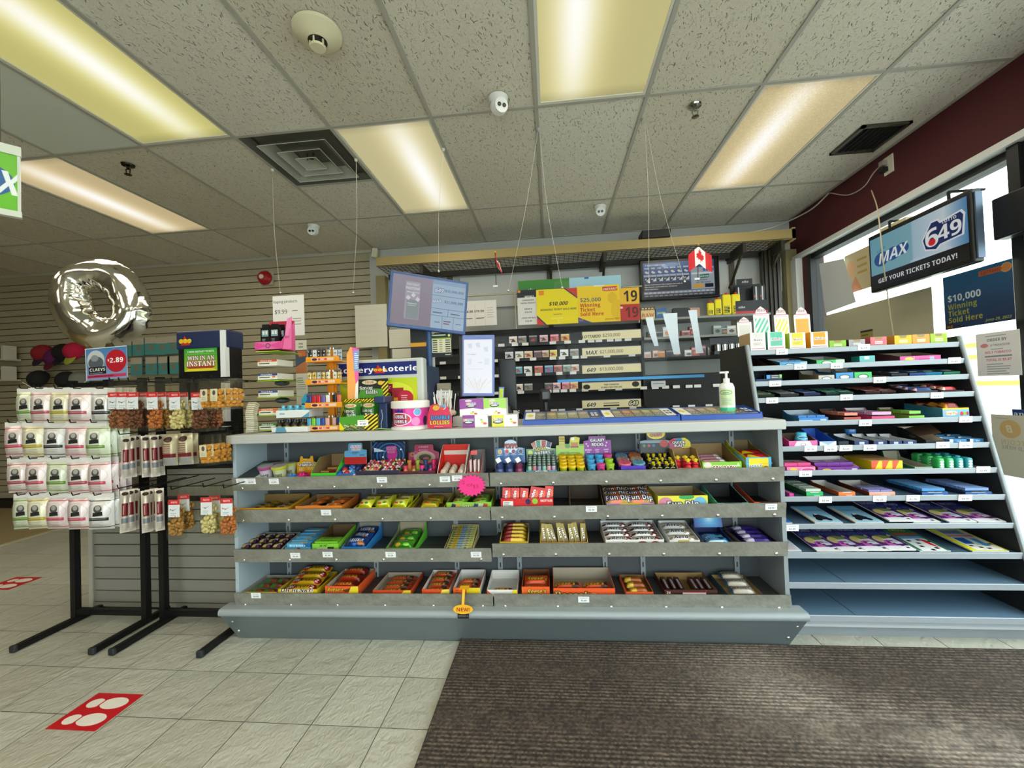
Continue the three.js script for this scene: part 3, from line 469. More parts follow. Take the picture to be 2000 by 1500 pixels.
for(const[i,c,c2,l] of[[0,'#d27a3a','#d81f5e','orange perfume-shaped candy bottle with pink cap'],[1,'#9aa834','#9c3a20','green perfume-shaped candy bottle with brown cap'],[2,'#28406e','#e02a80','navy perfume-shaped candy bottle with pink cap'],[3,'#d31f66','#28305e','pink perfume-shaped candy bottle with navy cap']]) for(const b of[0,1]){
const t=thing('candy_bottle',`${l}, ${b ? 'back' : 'front'} row`,'candy',place(s,-0.062+0.041*i+0.003*b,b?0.022:0.003,-0.022-0.05*b),CTURN,'perfume-shaped candies');
mb().lathe([[0.001,0],[0.018,0.001],[0.017,0.018],[0.009,0.034],[0.008,0.042]],6,c).part('bottle',t,'gloss');mb().lathe([[0.011,0.04],[0.0115,0.055],[0.001,0.056]],10,b?c:c2).part('cap',t,'gloss');
}
s=tray(1,853,909,924,868,0.14,'open red box of white candy eggs with white band',{out:'#f0efea',inn:'#d9261c',side:'#f0efea',knee:0.6,bow:0.75,back:print(120,130,(g,w,h)=>{bg(g,w,h,'#e22d1a','#cf1d12');bx(g,0,28,w,20,'#ecdccb');})});
{const m=mb();m.geo(new THREE.SphereGeometry(0.017,16,12).scale(0.92,1.25,0.92),'#d3c5b2');const e=m.single('candy_egg','x','candy egg',[0,0,0],0,undefined,'gloss');fill(s,e,{label:'white candy egg in the red box',cat:'candy egg',cols:3,rows:4,skip:(i,j)=>j===3&&i!==0,y0:0.018,rise:0.006,D:0.125,roll:0.1,tilt:-0.5});}
s=tray(1,911,940,922,878,0.17,'red and yellow carton of pink candy sticks, left of the shelf joint',{out:'#d92a1f',inn:'#8d8a88',side:'#9c9796',knee:0.3,front:print(70,90,(g,w,h)=>{bg(g,w,h,'#d8281e');el(g,36,30,20,16,'#2a66b0','#e9e3d8',4);el(g,40,80,26,22,'#f0c61b');}),hdr:{h:0.02,w:0.03,z:0.02,p:'#d8281e'}});
{const o=mb();o.rod([0,0,0],[0,0.075,0],0.0045,'#f0c8c8',8);const q=o.single('candy_stick','x','candy stick',[0,0,0],0);fill(s,q,{label:'pale pink candy stick in the red and yellow carton',cat:'candy stick',cols:3,rows:2,D:0.05,jroll:0.1});}
const bottleP=(c,c2)=>print(60,60,(g,w,h)=>{bg(g,w,h,c);for(let k=0;k<5;k++) bx(g,0,6+9*k,w,3,c2);bx(g,0,48,w,12,'#c9a52c');});
s=tray(1,966,1024,926,900,0.13,'blue candy box with round-topped card and four flavour dots',{out:'#2a66a5',inn:'#1f3f66',hdr:{h:0.115,w:0.145,z:0.09,tilt:-0.06,shape:[[-1,0],[1,0],[1,0.62],[0.5,0.66],[0.42,0.9],[0.2,1],[-0.15,1],[-0.36,0.92],[-0.42,0.66],[-1,0.62]],p:print(230,180,(g,w,h)=>{bg(g,w,h,'#2f79bd','#24589a');el(g,118,52,62,48,'#d7e6f2');tx(g,'YO!YO',116,50,44,'#cf1d2b',{st:'#4b0b12',sw:8,i:1});for(const[x,c] of[[34,'#d9b22b'],[88,'#c3232e'],[140,'#7a2f66'],[196,'#24284f']]){el(g,x,92,18,18,'#e8e4da');el(g,x,92,15,15,c);bx(g,x-20,116,40,4,'#cfe0ee');}tx(g,'candy',196,66,14,'#dbe8f5');})}});
[['#2b3763','#4a5a94'],['#27335c','#3d4f8c'],['#6b1f44','#8d3460']].forEach(([c,c2],i)=>{const t=thing('yoyo_candy',`${['yellow-based blue', 'dark blue', 'maroon'][i]} ribbed candy bottle with white square tag`,'candy',place(s,-0.048+0.047*i,0.003,-0.026),CTURN,'ribbed candy bottles');mb().lathe([[0.001,0],[0.019,0],[0.02,0.012],[0.018,0.03],[0.019,0.045],[0.012,0.055],[0.001,0.057]],14,[c,bottleP(c,c2),c2,c,c,c]).part('bottle',t,'gloss');const m=mb();m.at(-0.004,0.072,0.012,0.2,-0.3,0.5);m.box(-0.011,-0.011,0,0.011,0.011,0.0012,'#e9e6e6');m.part('paper_tag',t);});
s=tray(1,1027,1089,919,900,0.15,'teal box of small soda-can candies with fan card',{out:'#4aa3b8',inn:'#7fb0a8',front:print(170,60,(g,w,h)=>{bg(g,w,h,'#58b4cc');el(g,84,14,38,30,'#eaf4f8','#1d3c52',5);el(g,84,12,16,14,'#9db4bc');bx(g,128,22,14,12,'#20303a');}),hdr:{h:0.11,w:0.152,z:0.14,tilt:-0.06,shape:[[-1,0],[1,0],[1,0.6],[0.6,0.62],[0.72,0.86],[0.3,0.98],[0,1],[-0.36,0.97],[-0.68,0.84],[-0.52,0.6],[-1,0.6]],p:print(240,180,(g,w,h)=>{bg(g,w,h,'#a8b84e','#2f8fa6');[['#c97f6a',62],['#3a8f7a',98],['#b23a3f',140],['#3d3f6e',180]].forEach(([c,x],i)=>{g.save();g.translate(x,36);g.rotate((i-1.5)*0.16);bx(g,-20,-34,40,70,'#efe9df');bx(g,-16,-30,32,56,c);g.restore();});tx(g,'SODA',112,74,34,'#f2df2c',{st:'#182028',sw:8,rot:-0.08});tx(g,'WATERS',124,104,34,'#f4f4f0',{st:'#182028',sw:8,rot:-0.1});el(g,32,104,18,22,'#d8dd6a');el(g,206,100,18,14,'#2b2420');})}});
{const t=thing('can_candy','x','candy',[0,0,0],0,'small can candies');mb().lathe([[0.001,0],[0.0095,0],[0.0105,0.003],[0.0105,0.028],[0.009,0.032]],12,['#555','#3f6f52','#4c7a5e','#999']).part('can',t,'foil');mb().lathe([[0.0092,0.031],[0.0085,0.033],[0.001,0.0325]],12,'#8d9193').part('can_lid',t,'chrome');const put=fill(s,t,{label:'small grey-topped can candy',cat:'candy',cols:6,rows:6,rise:0.0075,y0:0.012,D:0.13});const cs=[[0.3,0.5,0.35],[0.6,0.2,0.25],[0.3,0.3,0.45],[0.25,0.5,0.4],[0.65,0.3,0.35],[0.55,0.35,0.55]];put.slice(0,6).forEach((o,i)=>{o.children[0].material=std(new THREE.Color(...cs[i]),0.35,0.2);});}
s=tray(1,1090,1146,921,900,0.13,'lime and black-striped candy box of yellow-lidded cups',{out:'#9ac23a',inn:'#1c1c14',hdr:{h:0.125,w:0.138,z:0.12,tilt:-0.05,shape:[[-1,0],[1,0],[1,0.7],[0.66,0.7],[0.72,0.95],[0.4,1],[0.05,0.97],[-0.05,0.72],[-0.36,0.72],[-0.36,1.02],[-0.78,1.02],[-0.78,0.68],[-1,0.66]],p:print(210,200,(g,w,h)=>{bg(g,w,h,'#9cc93c');hazard(g,0,150,w,52,15);bx(g,26,0,40,56,'#d9b71d');tx(g,'TOXIC',46,22,12,'#222',{rot:0});bx(g,26,36,40,6,'#8a7a14');el(g,142,26,44,24,'#e4d634');el(g,128,22,13,12,'#fff');bx(g,112,50,52,40,'#c4772a');bx(g,108,78,60,12,'#8d3a22');pg(g,[[4,70],[96,58],[110,96],[30,100]],'#c7b560');el(g,86,76,20,18,'#5f8f4a');tx(g,'HAZARD',64,126,18,'#1d2412');bx(g,104,124,70,4,'#31481a');tx(g,'NEW',190,70,14,'#31481a');})}});
{const t=thing('waste_cup','x','candy',[0,0,0],0);mb().lathe([[0.001,0],[0.016,0],[0.017,0.035]],14,['#23260f',print(64,40,(g,w,h)=>{bg(g,w,h,'#97b52c');hazard(g,0,26,w,14,7);})]).part('cup',t,'gloss');mb().lathe([[0.0195,0.033],[0.02,0.04],[0.018,0.044],[0.001,0.045]],20,'#e3b90f').part('lid',t,'gloss');fill(s,t,{label:'yellow-lidded candy cup in the striped box',cat:'candy',cols:3,rows:4,rise:0.011,y0:0.004,D:0.112,tilt:0.25});}
s=tray(1,1148,1202,924,905,0.13,'purple candy box of miniature trash bins with white lettering',{out:'#7a1685',inn:'#4d1057',hdr:{h:0.14,w:0.135,z:0.12,tilt:-0.05,shape:[[-1,0],[1,0],[1,0.85],[0.62,0.86],[0.6,1],[-0.6,1],[-0.62,0.86],[-1,0.83]],p:print(220,210,(g,w,h)=>{bg(g,w,h,'#8f1a96','#7d1486');tx(g,'GALAXY',112,30,30,'#fff',{st:'#1a0a1e',sw:6});tx(g,'ROCKS',112,62,30,'#fff',{st:'#1a0a1e',sw:6});for(const[x,y] of[[24,56],[36,72],[184,50],[176,72]]) el(g,x,y,7,7,'#e9b6ea');['BUBBLE','SOFT','SOUR'].forEach((q,i)=>{tx(g,q,38+70*i,100,14,'#f7d3f5');tx(g,'GUM',38+70*i,116,11,'#f7d3f5');});})}});
[['#4aa0d0','blue'],['#d1408c','pink'],['#9cc52e','lime']].forEach(([c,n],i)=>{for(let j=0;j<3;j++){const t=thing('bin_candy',`${n} miniature trash bin candy, ${ORD[j]} row`,'candy',place(s,-0.042+0.043*i,0.003+0.016*j,-0.022-0.036*j),CTURN,'miniature bin candies');const cc=j&&i===1?'#4aa0d0':j===2&&i===2?'#d1408c':c;mb().lathe([[0.001,0],[0.0165,0],[0.0185,0.04]],16,[cc,print(60,44,(g,w,h)=>{bg(g,w,h,cc);for(let k=0;k<4;k++) bx(g,0,6+10*k,w,3,'rgba(0,0,0,.12)');el(g,30,26,9,9,'rgba(20,20,20,.55)');})]).part('bin',t,'gloss');mb().lathe([[0.0205,0.037],[0.021,0.044],[0.018,0.046],[0.014,0.041],[0.001,0.041]],18,cc).part('rim',t,'gloss');if(c!==cc) t.userData.label=`${cc === '#4aa0d0' ? 'blue' : 'pink'} miniature trash bin candy, ${ORD[j]} row behind the ${n} one`;}});
s=tray(1,1212,1262,910,882,0.16,'violet open box of round candy tins',{out:'#4b2fb0',inn:'#2c2350',knee:0.7,front:print(150,50,(g,w,h)=>{bg(g,w,h,'#4a2cb4');tx(g,'GOOEY',76,34,26,'#d7b23a',{st:'#15102a'});})});
{const cs=['#d9607e','#5f9bb0','#b08a86','#b39a7e','#5a93ad','#c5662e'];let n=0;for(let j=0;j<3;j++) for(let i=0;i<2;i++){const c=cs[n++];mb().lathe([[0.001,0],[0.029,0],[0.03,0.014],[0.026,0.018],[0.001,0.018]],22,[c,c,c,print(50,50,(g,w,h)=>{bg(g,w,h,c);for(let k=0;k<10;k++) el(g,8+(k*17)%36,8+(k*23)%36,4,3,'rgba(40,30,30,.6)');})]).single('candy_tin',`round ${['pink', 'blue', 'brown', 'tan', 'teal', 'orange'][n - 1]} candy tin, ${ORD[j]} row ${i ? 'right' : 'left'}, in the violet box`,'candy tin',place(s,-0.032+0.064*i,0.034+0.01*j,-0.035-0.045*j),CTURN,'round candy tins','gloss').rotation.x=0.25;}}
s=tray(1,1268,1322,915,882,0.15,'black candy spray box with yellow burst card',{out:'#121316',inn:'#15161a',hdr:{h:0.125,w:0.14,z:0.13,tilt:-0.06,shape:[[-1,0],[1,0],[1,0.48],[0.75,0.52],[0.82,0.78],[0.5,1],[-0.3,0.98],[-0.55,0.78],[-0.5,0.54],[-1,0.48]],p:print(210,190,(g,w,h)=>{bg(g,w,h,'#15161a');el(g,118,44,66,42,'#e8cf39');tx(g,'SOUR',118,30,26,'#d78f98',{st:'#7a2731'});tx(g,'CANDY',118,56,26,'#d78f98',{st:'#7a2731'});bx(g,0,94,w,20,'#7f94a5');el(g,172,120,30,26,'#b3362c');for(const[x,c] of[[30,'#4c7d4a'],[64,'#a83a6a'],[98,'#3a64a5']]) el(g,x,132,11,11,c);})}});
{const t=thing('spray_candy','x','candy',[0,0,0],0);mb().lathe([[0.001,0],[0.0115,0],[0.012,0.034],[0.007,0.042]],12,'#14161c').part('bottle',t,'gloss');const m=mb();m.lathe([[0.007,0.041],[0.0075,0.052],[0.001,0.053]],10,'#d8c221');m.box(-0.003,0.044,0.004,0.003,0.051,0.018,'#d8c221');m.part('nozzle',t,'gloss');const g=mb();g.geo(new THREE.TorusGeometry(0.012,0.0022,6,14).translate(0,0.02,0.014),'#b9a85c');g.part('ring',t,'gloss');fill(s,t,{label:'black candy spray with yellow nozzle',cat:'candy',cols:4,rows:3,rise:0.012,D:0.12,tilt:0.35,jr:0.7});}
s=tray(1,1322,1372,914,868,0.15,'kraft box of red and yellow squeeze candies',{out:'#a98c5a',inn:'#a3824f',knee:0.2,hb:0.098,hdr:{h:0.05,w:0.115,tilt:0,z:0.148,shape:[[-1,0],[1,0],[1,0.5],[0.85,0.75],[0.55,1],[-0.4,0.96],[-0.8,0.7],[-1,0.4]],p:print(190,90,(g,w,h)=>{bg(g,w,h,'#c54a72');pg(g,[[95,0],[190,0],[190,90],[120,90]],'#d8c83a');el(g,100,16,24,18,'#2a7fb0');el(g,44,26,22,18,'#c92a35');tx(g,'QUICK',96,40,32,'#fff',{st:'#20242a',sw:8});tx(g,'BLAST',100,68,28,'#fff',{st:'#20242a',sw:8});})}});
{const t=thing('squeeze_candy','x','candy',[0,0,0],0);mb().lathe([[0.001,0],[0.0155,0],[0.0165,0.02],[0.012,0.03],[0.0155,0.036],[0.012,0.044]],14,'#c4182a').part('bottle',t,'gloss');const m=mb();m.lathe([[0.008,0.043],[0.009,0.054],[0.005,0.06],[0.001,0.061]],10,'#e0c21e');m.box(-0.012,0.05,-0.003,0.012,0.056,0.003,'#d9ba1a');m.part('cap',t,'gloss');fill(s,t,{label:'red squeeze candy with yellow cap in the kraft box',cat:'candy',cols:3,rows:2,D:0.07,rise:0.008,skip:(i,j)=>i===0&&j===0});}
s=tray(1,1371,1449,902,865,0.2,'lime green tray of stacked pink taffy bars',{out:'#74b82e',inn:'#8a6d42',knee:0.5,front:print(230,44,(g,w,h)=>{bg(g,w,h,'#86c93a');el(g,32,14,24,12,'#e5d8d0');tx(g,'CRY BABY',122,28,30,'#a3131f',{st:'#fff',i:1});pg(g,[[200,20],[210,4],[222,20]],'#d8ecc0');})});
fill(s,bar('taffy_bar',0.13,0.034,0.014,barP('#c99aa0','SOUR','#7a2a3a',{acc:'#e6e0dc',aw:0.18,c2:'#b87f8c'}),'#b98a92'),{label:'pink taffy bar in the lime tray',cols:1,rows:5,y0:0.018,rise:0.006,jr:0.12});
s=tray(1,1456,1507,893,858,0.21,'yellow and kraft box of hard candy bags at the right end of the top shelf',{out:'#d9c22c',inn:'#7d6740',knee:0.8,bow:0.6,off:0.02,front:print(150,110,(g,w,h)=>{bg(g,w,h,'#58a9d0');bx(g,18,8,114,110,'#e8d41e');tx(g,'JOLLY',58,66,26,'#2f76b8',{st:'#fff',rot:-0.1});el(g,116,92,20,22,'#8d1f1f');el(g,112,86,6,6,'#fff');el(g,124,88,6,6,'#fff');})});
fill(s,bar('candy_bag',0.12,0.07,0.02,print(120,70,(g,w,h)=>{bg(g,w,h,'#d8212b');pg(g,[[0,70],[30,20],[76,46],[60,70]],'#f0d21f');bx(g,0,0,10,h,'#58a9d0');bx(g,110,0,10,h,'#58a9d0');}),'#58a9d0'),{label:'red and yellow hard candy bag in the right-end box',cat:'candy bag',cols:1,rows:2,y0:0.05,tilt:0.5,D:0.1,rise:0.01});
}
// --- second tier ---
{
let s;
const yel='#e0a51a';
s=tray(2,462,563,992,965,0.19,'golden yellow tray of caramel bars at the left end of the second shelf',{out:yel,inn:'#8f6f3c',knee:0.7,bow:0.6});
fill(s,bar('candy_bar',0.085,0.034,0.014,barP('#b5902a','bar','#f4ecd0',{acc:'#3a2a14',ax:0.3,aw:0.25,c2:'#8a6a1a'}),'#7a5c1c'),{label:'gold and brown caramel bar in the golden tray',cols:2,rows:4,jr:0.4,jy:0.006});
s=tray(2,576,668,988,965,0.19,'orange tray of orange wafer bars on the second shelf',{out:'#d97a2a',inn:'#8a683c',knee:0.6,front:print(230,50,(g,w,h)=>{bg(g,w,h,'#dc7c28','#e8a04a');for(let k=0;k<6;k++) el(g,20+40*k,30,20,10,'rgba(180,70,20,.5)');})});
fill(s,bar('candy_bar',0.09,0.036,0.016,barP('#dd7e2e','','#fff',{acc:'#c9b9a0',ax:0.1,aw:0.2,c2:'#c3601c'}),'#b9581a'),{label:'orange wafer bar in the orange tray',cols:2,rows:3,jr:1.2,jroll:0.6,jy:0.01,y0:0.014});
const bagP=(c,a,t)=>print(90,110,(g,w,h)=>{bg(g,w,h,c);el(g,45,60,34,30,a);tx(g,t,45,28,20,'#b32218',{st:'#fff'});el(g,30,70,12,9,'#d0442a');el(g,58,64,12,10,'#4f9a2f');});
const flat=(n,w,l,t,p,e)=>{const m=mb();m.pillow(w,l,t,p,e,6,6,0.06);return m.single(n,'x','candy bag',[0,0,0],0,undefined,'foil');};
s=tray(2,690,797,991,965,0.19,'lemon yellow tray of sour candy bags on the second shelf',{out:'#e2dc22',inn:'#8b7040',knee:0.7,front:print(240,50,(g,w,h)=>{bg(g,w,h,'#e4dd1e');tx(g,'sour',60,22,22,'#b58c12');el(g,170,20,30,14,'#d39b2a');})});
fill(s,flat('candy_bag',0.075,0.06,0.02,bagP('#d7d820','#e9e26a','SOUR'),'#b7b51c'),{label:'lemon yellow candy bag in the lemon tray',cat:'candy bag',cols:3,rows:2,tilt:0.7,jr:0.6,y0:0.03,jroll:0.4,D:0.13});
s=tray(2,803,868,991,963,0.19,'narrow yellow tray, half empty, right of the lemon tray',{out:'#e6d31f',inn:'#8b7040',knee:0.8,bow:0.7});
fill(s,flat('candy_bag',0.085,0.055,0.018,bagP('#d9c41f','#c9992a','SOUR'),'#a58c1c'),{label:'yellow candy bag in the half empty narrow tray',cat:'candy bag',cols:1,rows:2,tilt:0.4,jr:0.7,y0:0.02,jroll:0.5});
s=tray(2,871,960,981,955,0.19,'lime green tray printed with fruit, left of the shelf joint',{out:'#8fc63a',inn:'#8b7040',knee:0.7,bow:0.5,front:print(230,56,(g,w,h)=>{bg(g,w,h,'#90c83a');for(const[x,c] of[[52,'#d9a52a'],[34,'#2f2a5a'],[148,'#2a3f6e'],[172,'#c9c9b0'],[196,'#b8452a']]) pg(g,[[x-14,44],[x-4,8],[x+16,14],[x+8,48]],c);tx(g,'DOTS',104,26,22,'#f1f5df',{st:'#5d8a1c'});for(let k=0;k<9;k++) el(g,60+k*12,50,7,6,'#f0ede0');})});
fill(s,flat('candy_bag',0.075,0.06,0.018,bagP('#7dbb32','#b3d85a','SOUR'),'#568a20'),{label:'green candy bag in the lime tray',cat:'candy bag',cols:2,rows:2,tilt:0.35,jr:0.8,y0:0.03,D:0.14});
s=tray(2,977,1081,973,953,0.17,'red tray of upright red candy packs with barcode patches',{out:'#d4201f',inn:'#5a2018',front:print(260,60,(g,w,h)=>{bg(g,w,h,'#d6211f');bx(g,12,14,50,44,'#f1efe9');lines(g,16,20,40,5,7,'#7d8790',3);el(g,136,18,13,13,'#2f1f58');el(g,170,16,14,14,'#8cc43a');el(g,146,50,12,8,'#f1a21c');tx(g,'SKITTLES',226,14,14,'#fff');bx(g,204,38,50,22,'#f3f1ec');})});
fill(s,pack('candy_pack',0.04,0.092,0.024,print(60,140,(g,w,h)=>{bg(g,w,h,'#c6201d','#8d1512');tx(g,'Skittles',26,66,26,'#fff',{rot:-1.5,st:'#701010'});el(g,48,60,9,40,'#e0552a');}),'#a81a18','foil'),{label:'upright red candy pack in the red tray',cat:'candy pack',cols:6,rows:1,D:0.05,roll:-0.12,jroll:0.25,tilt:-0.2,jy:0.01});
s=tray(2,1113,1180,989,955,0.19,'empty brown carton between the red tray and the powder candy',{out:'#6d5a3d',inn:'#3c2d1c',knee:0.5,bow:0.9,hb:0.08});
const fd=(w,h,c1,c2)=>print(w,h,(g)=>{bg(g,w,h,c1);pg(g,[[w*0.3,0],[w*0.75,0],[w*0.6,h],[w*0.2,h]],c2);el(g,w*0.12,h*0.5,w*0.1,h*0.3,'#9a4fb5');el(g,w*0.88,h*0.5,w*0.09,h*0.3,'#e06a2a');tx(g,'Fun Dip',w*0.5,h*0.52,h*0.6,'#fff',{st:'#2a2340',sw:h*0.14});});
s=tray(2,1184,1279,983,950,0.19,'printed tray full of powder candy packs',{out:'#cdb3d8',inn:'#9a8a6a',knee:0.5,hb:0.075,front:fd(240,46,'#c58fd0','#eac33a')});
fill(s,flat('powder_candy',0.118,0.06,0.012,fd(200,90,'#9c7a2a','#d2683f'),'#b5952f'),{label:'fruity powder candy pack in the printed tray',cat:'candy pack',cols:2,rows:3,tilt:0.6,y0:0.04,rise:0.008,D:0.14,W:0.2});
s=tray(2,1284,1383,968,949,0.19,'yellow empty powder candy carton with open kraft back',{out:'#d9cb3a',inn:'#b39e74',knee:0.5,front:print(260,78,(g,w,h)=>{bg(g,w,h,'#e2da3e');el(g,40,40,36,30,'#d4829a');el(g,150,10,40,14,'#3aa05a');el(g,218,44,34,34,'#6fb4d8');tx(g,'Fun Dip',130,52,46,'#fff',{st:'#3a3550',sw:10});})});
s=tray(2,1400,1463,982,945,0.19,'teal and black slide tray of earphone packs',{out:'#5cc4b4',inn:'#0d1112',knee:0.5,side:'#4fb3a4',front:print(140,44,(g,w,h)=>{bg(g,w,h,'#66d0c0');pg(g,[[30,0],[112,0],[96,20],[70,12],[52,22]],'#0c1112');bx(g,16,30,20,6,'#1c5d55');})});
s=tray(2,1472,1534,980,942,0.19,'orange and black slide tray at the right end of the second shelf',{out:'#dd4a24',inn:'#0f0d0c',knee:0.5,side:'#b5402a',front:print(140,44,(g,w,h)=>{bg(g,w,h,'#ea5a2c');pg(g,[[20,0],[116,0],[98,16],[66,8],[50,20]],'#0d0b0a');bx(g,14,30,20,6,'#6a2210');})});
}
// --- third tier ---
{
let s;const cad=['#3a1f3a','#2a1a2c'];
s=tray(3,462,548,1075,1040,0.17,'white tray of dark purple bars at the left end of the third shelf',{out:'#d9d8d2',inn:'#8c8a86',knee:0.5,bow:0.6});
fill(s,bar('chocolate_bar',0.046,0.05,0.014,print(70,80,(g,w,h)=>{bg(g,w,h,'#1c1420','#3a1c2c');pg(g,[[10,60],[60,30],[64,46],[18,74]],'#c9b8b4');el(g,48,16,14,9,'#6d5aa0');el(g,24,68,16,8,'#b99a4a');}),'#2a1a26'),{label:'dark purple chocolate bar in the white tray',cols:4,rows:3,jr:0.3,y0:0.02,rise:0.006});
s=tray(3,556,607,1069,1038,0.2,'blue tray of light blue carton packs',{out:'#3f97c9',inn:'#6e5430',knee:0.85,bow:0.6,front:print(150,44,(g,w,h)=>{bg(g,w,h,'#4fa8d8');tx(g,'MILK',50,34,22,'#1d3c66');bx(g,72,6,14,38,'#4a2a1a');el(g,80,8,10,6,'#7a4a2a');})});
fill(s,pack('chocolate_pack',0.118,0.022,0.034,barP('#58b0de','BUENO','#e6f3fa',{acc:'#2c6da5'}),'#4a9dcc','gloss',barP('#62b6e2','BUENO','#e2f0fa',{acc:'#a9a24a',ax:0.55,aw:0.2})),{label:'light blue chocolate carton in the blue tray',cat:'chocolate',cols:1,rows:5,y0:0.02,rise:0.004});
s=tray(3,609,661,1062,1035,0.2,'brown carton with lime green chocolate packs',{out:'#7cc332',inn:'#644a29',knee:0.85,bow:0.9,hb:0.075,front:print(150,56,(g,w,h)=>{bg(g,w,h,'#86cf36');bx(g,26,26,60,26,'#d8e2c4');bx(g,88,20,36,34,'#233018');tx(g,'MINT',66,12,18,'#2f4f14');})});
fill(s,pack('chocolate_pack',0.118,0.03,0.03,barP('#7cc832','MINT','#20330f'),'#6bb02c','gloss',barP('#84cc38','MINT','#24390f')),{label:'lime chocolate pack in the brown carton',cat:'chocolate',cols:1,rows:2,D:0.07,y0:0.02});
s=tray(3,666,716,1068,1025,0.2,'bright blue tray of dark blue chocolate bags',{out:'#1f7bcb',inn:'#8b897f',knee:0.8,bow:0.5,side:'#2b85d2',flap:0.35,hb:0.085});
fill(s,flat2('chocolate_bag',0.1,0.07,0.022,print(130,90,(g,w,h)=>{bg(g,w,h,'#1d4a9a','#15326e');tx(g,'Milka',60,40,36,'#e9eef8',{i:1});el(g,96,62,22,14,'#b06a3a');el(g,60,70,12,8,'#2f7ad0');}),'#173a7a'),{label:'dark blue chocolate bag in the bright blue tray',cat:'chocolate',cols:1,rows:3,tilt:0.55,y0:0.03,rise:0.006,jr:0.3});
s=tray(3,753,812,1070,1018,0.2,'apple green tray of green sour candy bags',{out:'#5fc532',inn:'#9d9377',knee:0.8,bow:0.45,flap:0.45,flapc:'#7ed64e',hb:0.085});
fill(s,flat2('candy_bag',0.105,0.06,0.02,print(130,80,(g,w,h)=>{bg(g,w,h,'#55a82a','#2f7a1c');tx(g,'SOUR',64,24,22,'#e5f2cf',{st:'#16330d'});el(g,40,56,16,14,'#d8a52a');el(g,90,54,18,12,'#8fd045');}),'#2d6a1a'),{label:'green sour candy bag in the apple green tray',cat:'candy bag',cols:1,rows:3,tilt:0.45,y0:0.02,rise:0.006,jr:0.4});
s=tray(3,866,924,1071,1024,0.2,'kraft tray of overlapping pastel candy sticks',{out:'#c9bb82',inn:'#93805a',knee:0.9,bow:0.6});
fill(s,flat2('pastel_pack',0.125,0.04,0.006,print(200,60,(g,w,h)=>{['#d9d27a','#e2c94a','#8ab4d6','#cfd6a8','#dfe087'].forEach((c,i)=>bx(g,i*40,0,40,h,c));el(g,20,40,13,13,'#3d2475');el(g,62,34,16,16,'#d9b52a','#f2e79a',3);tx(g,'Os',108,36,30,'#5b93c4',{st:'#e9f1f6'});el(g,150,40,9,9,'#3d2a5a');tx(g,'20',184,36,24,'#8a9a2a');}),'#d8d08a'),{label:'pastel striped candy pack in the kraft tray',cat:'candy pack',cols:1,rows:10,tilt:0.35,y0:0.012,rise:0.0045});
s=tray('3r',975,1032,1058,1022,0.19,'kraft and yellow tray of yellow and brown rolls',{out:'#e3be22',inn:'#98917f',side:'#c9c4b4',knee:0.5,bow:0.7});
fill(s,bar('chocolate_roll',0.118,0.032,0.02,barP('#d3b12b','ROLO','#7a1a16',{acc:'#8d1f1a',ax:0,aw:0.38,c2:'#c09a1c'}),'#a8861c'),{label:'yellow and brown roll in the kraft-yellow tray',cols:1,rows:5,y0:0.018,rise:0.006});
s=tray('3r',1054,1149,1059,1036,0.13,'yellow tray of upright gold candy bars',{out:'#e2b53a',inn:'#a8977a',knee:0.5,hb:0.09,front:print(220,20,(g,w,h)=>{bg(g,w,h,'#e9b843');for(let k=0;k<18;k++) el(g,6+12*k,0,7,4,'#d89a2a');})});
fill(s,pack('candy_bar',0.022,0.088,0.02,print(50,140,(g,w,h)=>{bg(g,w,h,'#8f7a2a','#5f4d18');tx(g,'MACK',24,70,28,'#eee8d8',{rot:1.35,st:'#2d2410'});bx(g,0,0,5,h,'#c9ad3a');}),'#6d5a1c','foil'),{label:'upright gold candy bar in the yellow tray',cols:8,rows:1,D:0.06,tilt:-0.3,roll:0.12,jroll:0.35,jy:0.008});
const aero=(w,h,c)=>print(w,h,(g)=>{bg(g,w,h,'#eeeae6');for(const[x,y,r] of[[0.08,0.6,0.09],[0.86,0.5,0.12],[0.72,0.75,0.07],[0.95,0.85,0.08]]) el(g,x*w,y*h,r*w,r*w*0.6,c);tx(g,'Aero',w*0.45,h*0.52,h*0.62,'#2a1512',{i:1,f:'sans-serif',st:'#fff'});});
s=tray('3r',1182,1298,1054,1016,0.2,'wide white tray of brown-printed bubbly chocolate bars',{out:'#e9e7e3',inn:'#d9d6d0',knee:0.7,bow:0.6,front:print(300,40,(g,w,h)=>{bg(g,w,h,'#efedea');tx(g,'Aero',120,32,46,'#6a2016',{i:1});el(g,190,30,30,20,'#8a2a1a');el(g,196,28,8,8,'#fff');el(g,254,30,26,20,'#8a2a1a');})});
fill(s,bar('chocolate_bar',0.125,0.044,0.012,aero(180,66,'#7a2a1c'),'#d8d2cc'),{label:'white and brown bubbly bar in the wide white tray',cols:2,rows:4,y0:0.02,rise:0.007,tilt:0.25});
s=tray('3r',1307,1368,1055,1016,0.2,'narrow white tray of gold-printed bubbly chocolate bars',{out:'#e9e7e3',inn:'#d9d6d0',knee:0.7,bow:0.6,front:print(160,40,(g,w,h)=>{bg(g,w,h,'#f0eeea');tx(g,'Aero',96,36,34,'#8a2a22',{i:1});bx(g,44,2,60,10,'#c9a95a');el(g,146,34,16,12,'#3a1a12');})});
fill(s,bar('chocolate_bar',0.125,0.05,0.012,aero(180,66,'#b8a67a'),'#d8d2cc'),{label:'white and gold bubbly bar in the narrow white tray',cols:1,rows:3,y0:0.02,rise:0.008,tilt:0.25});
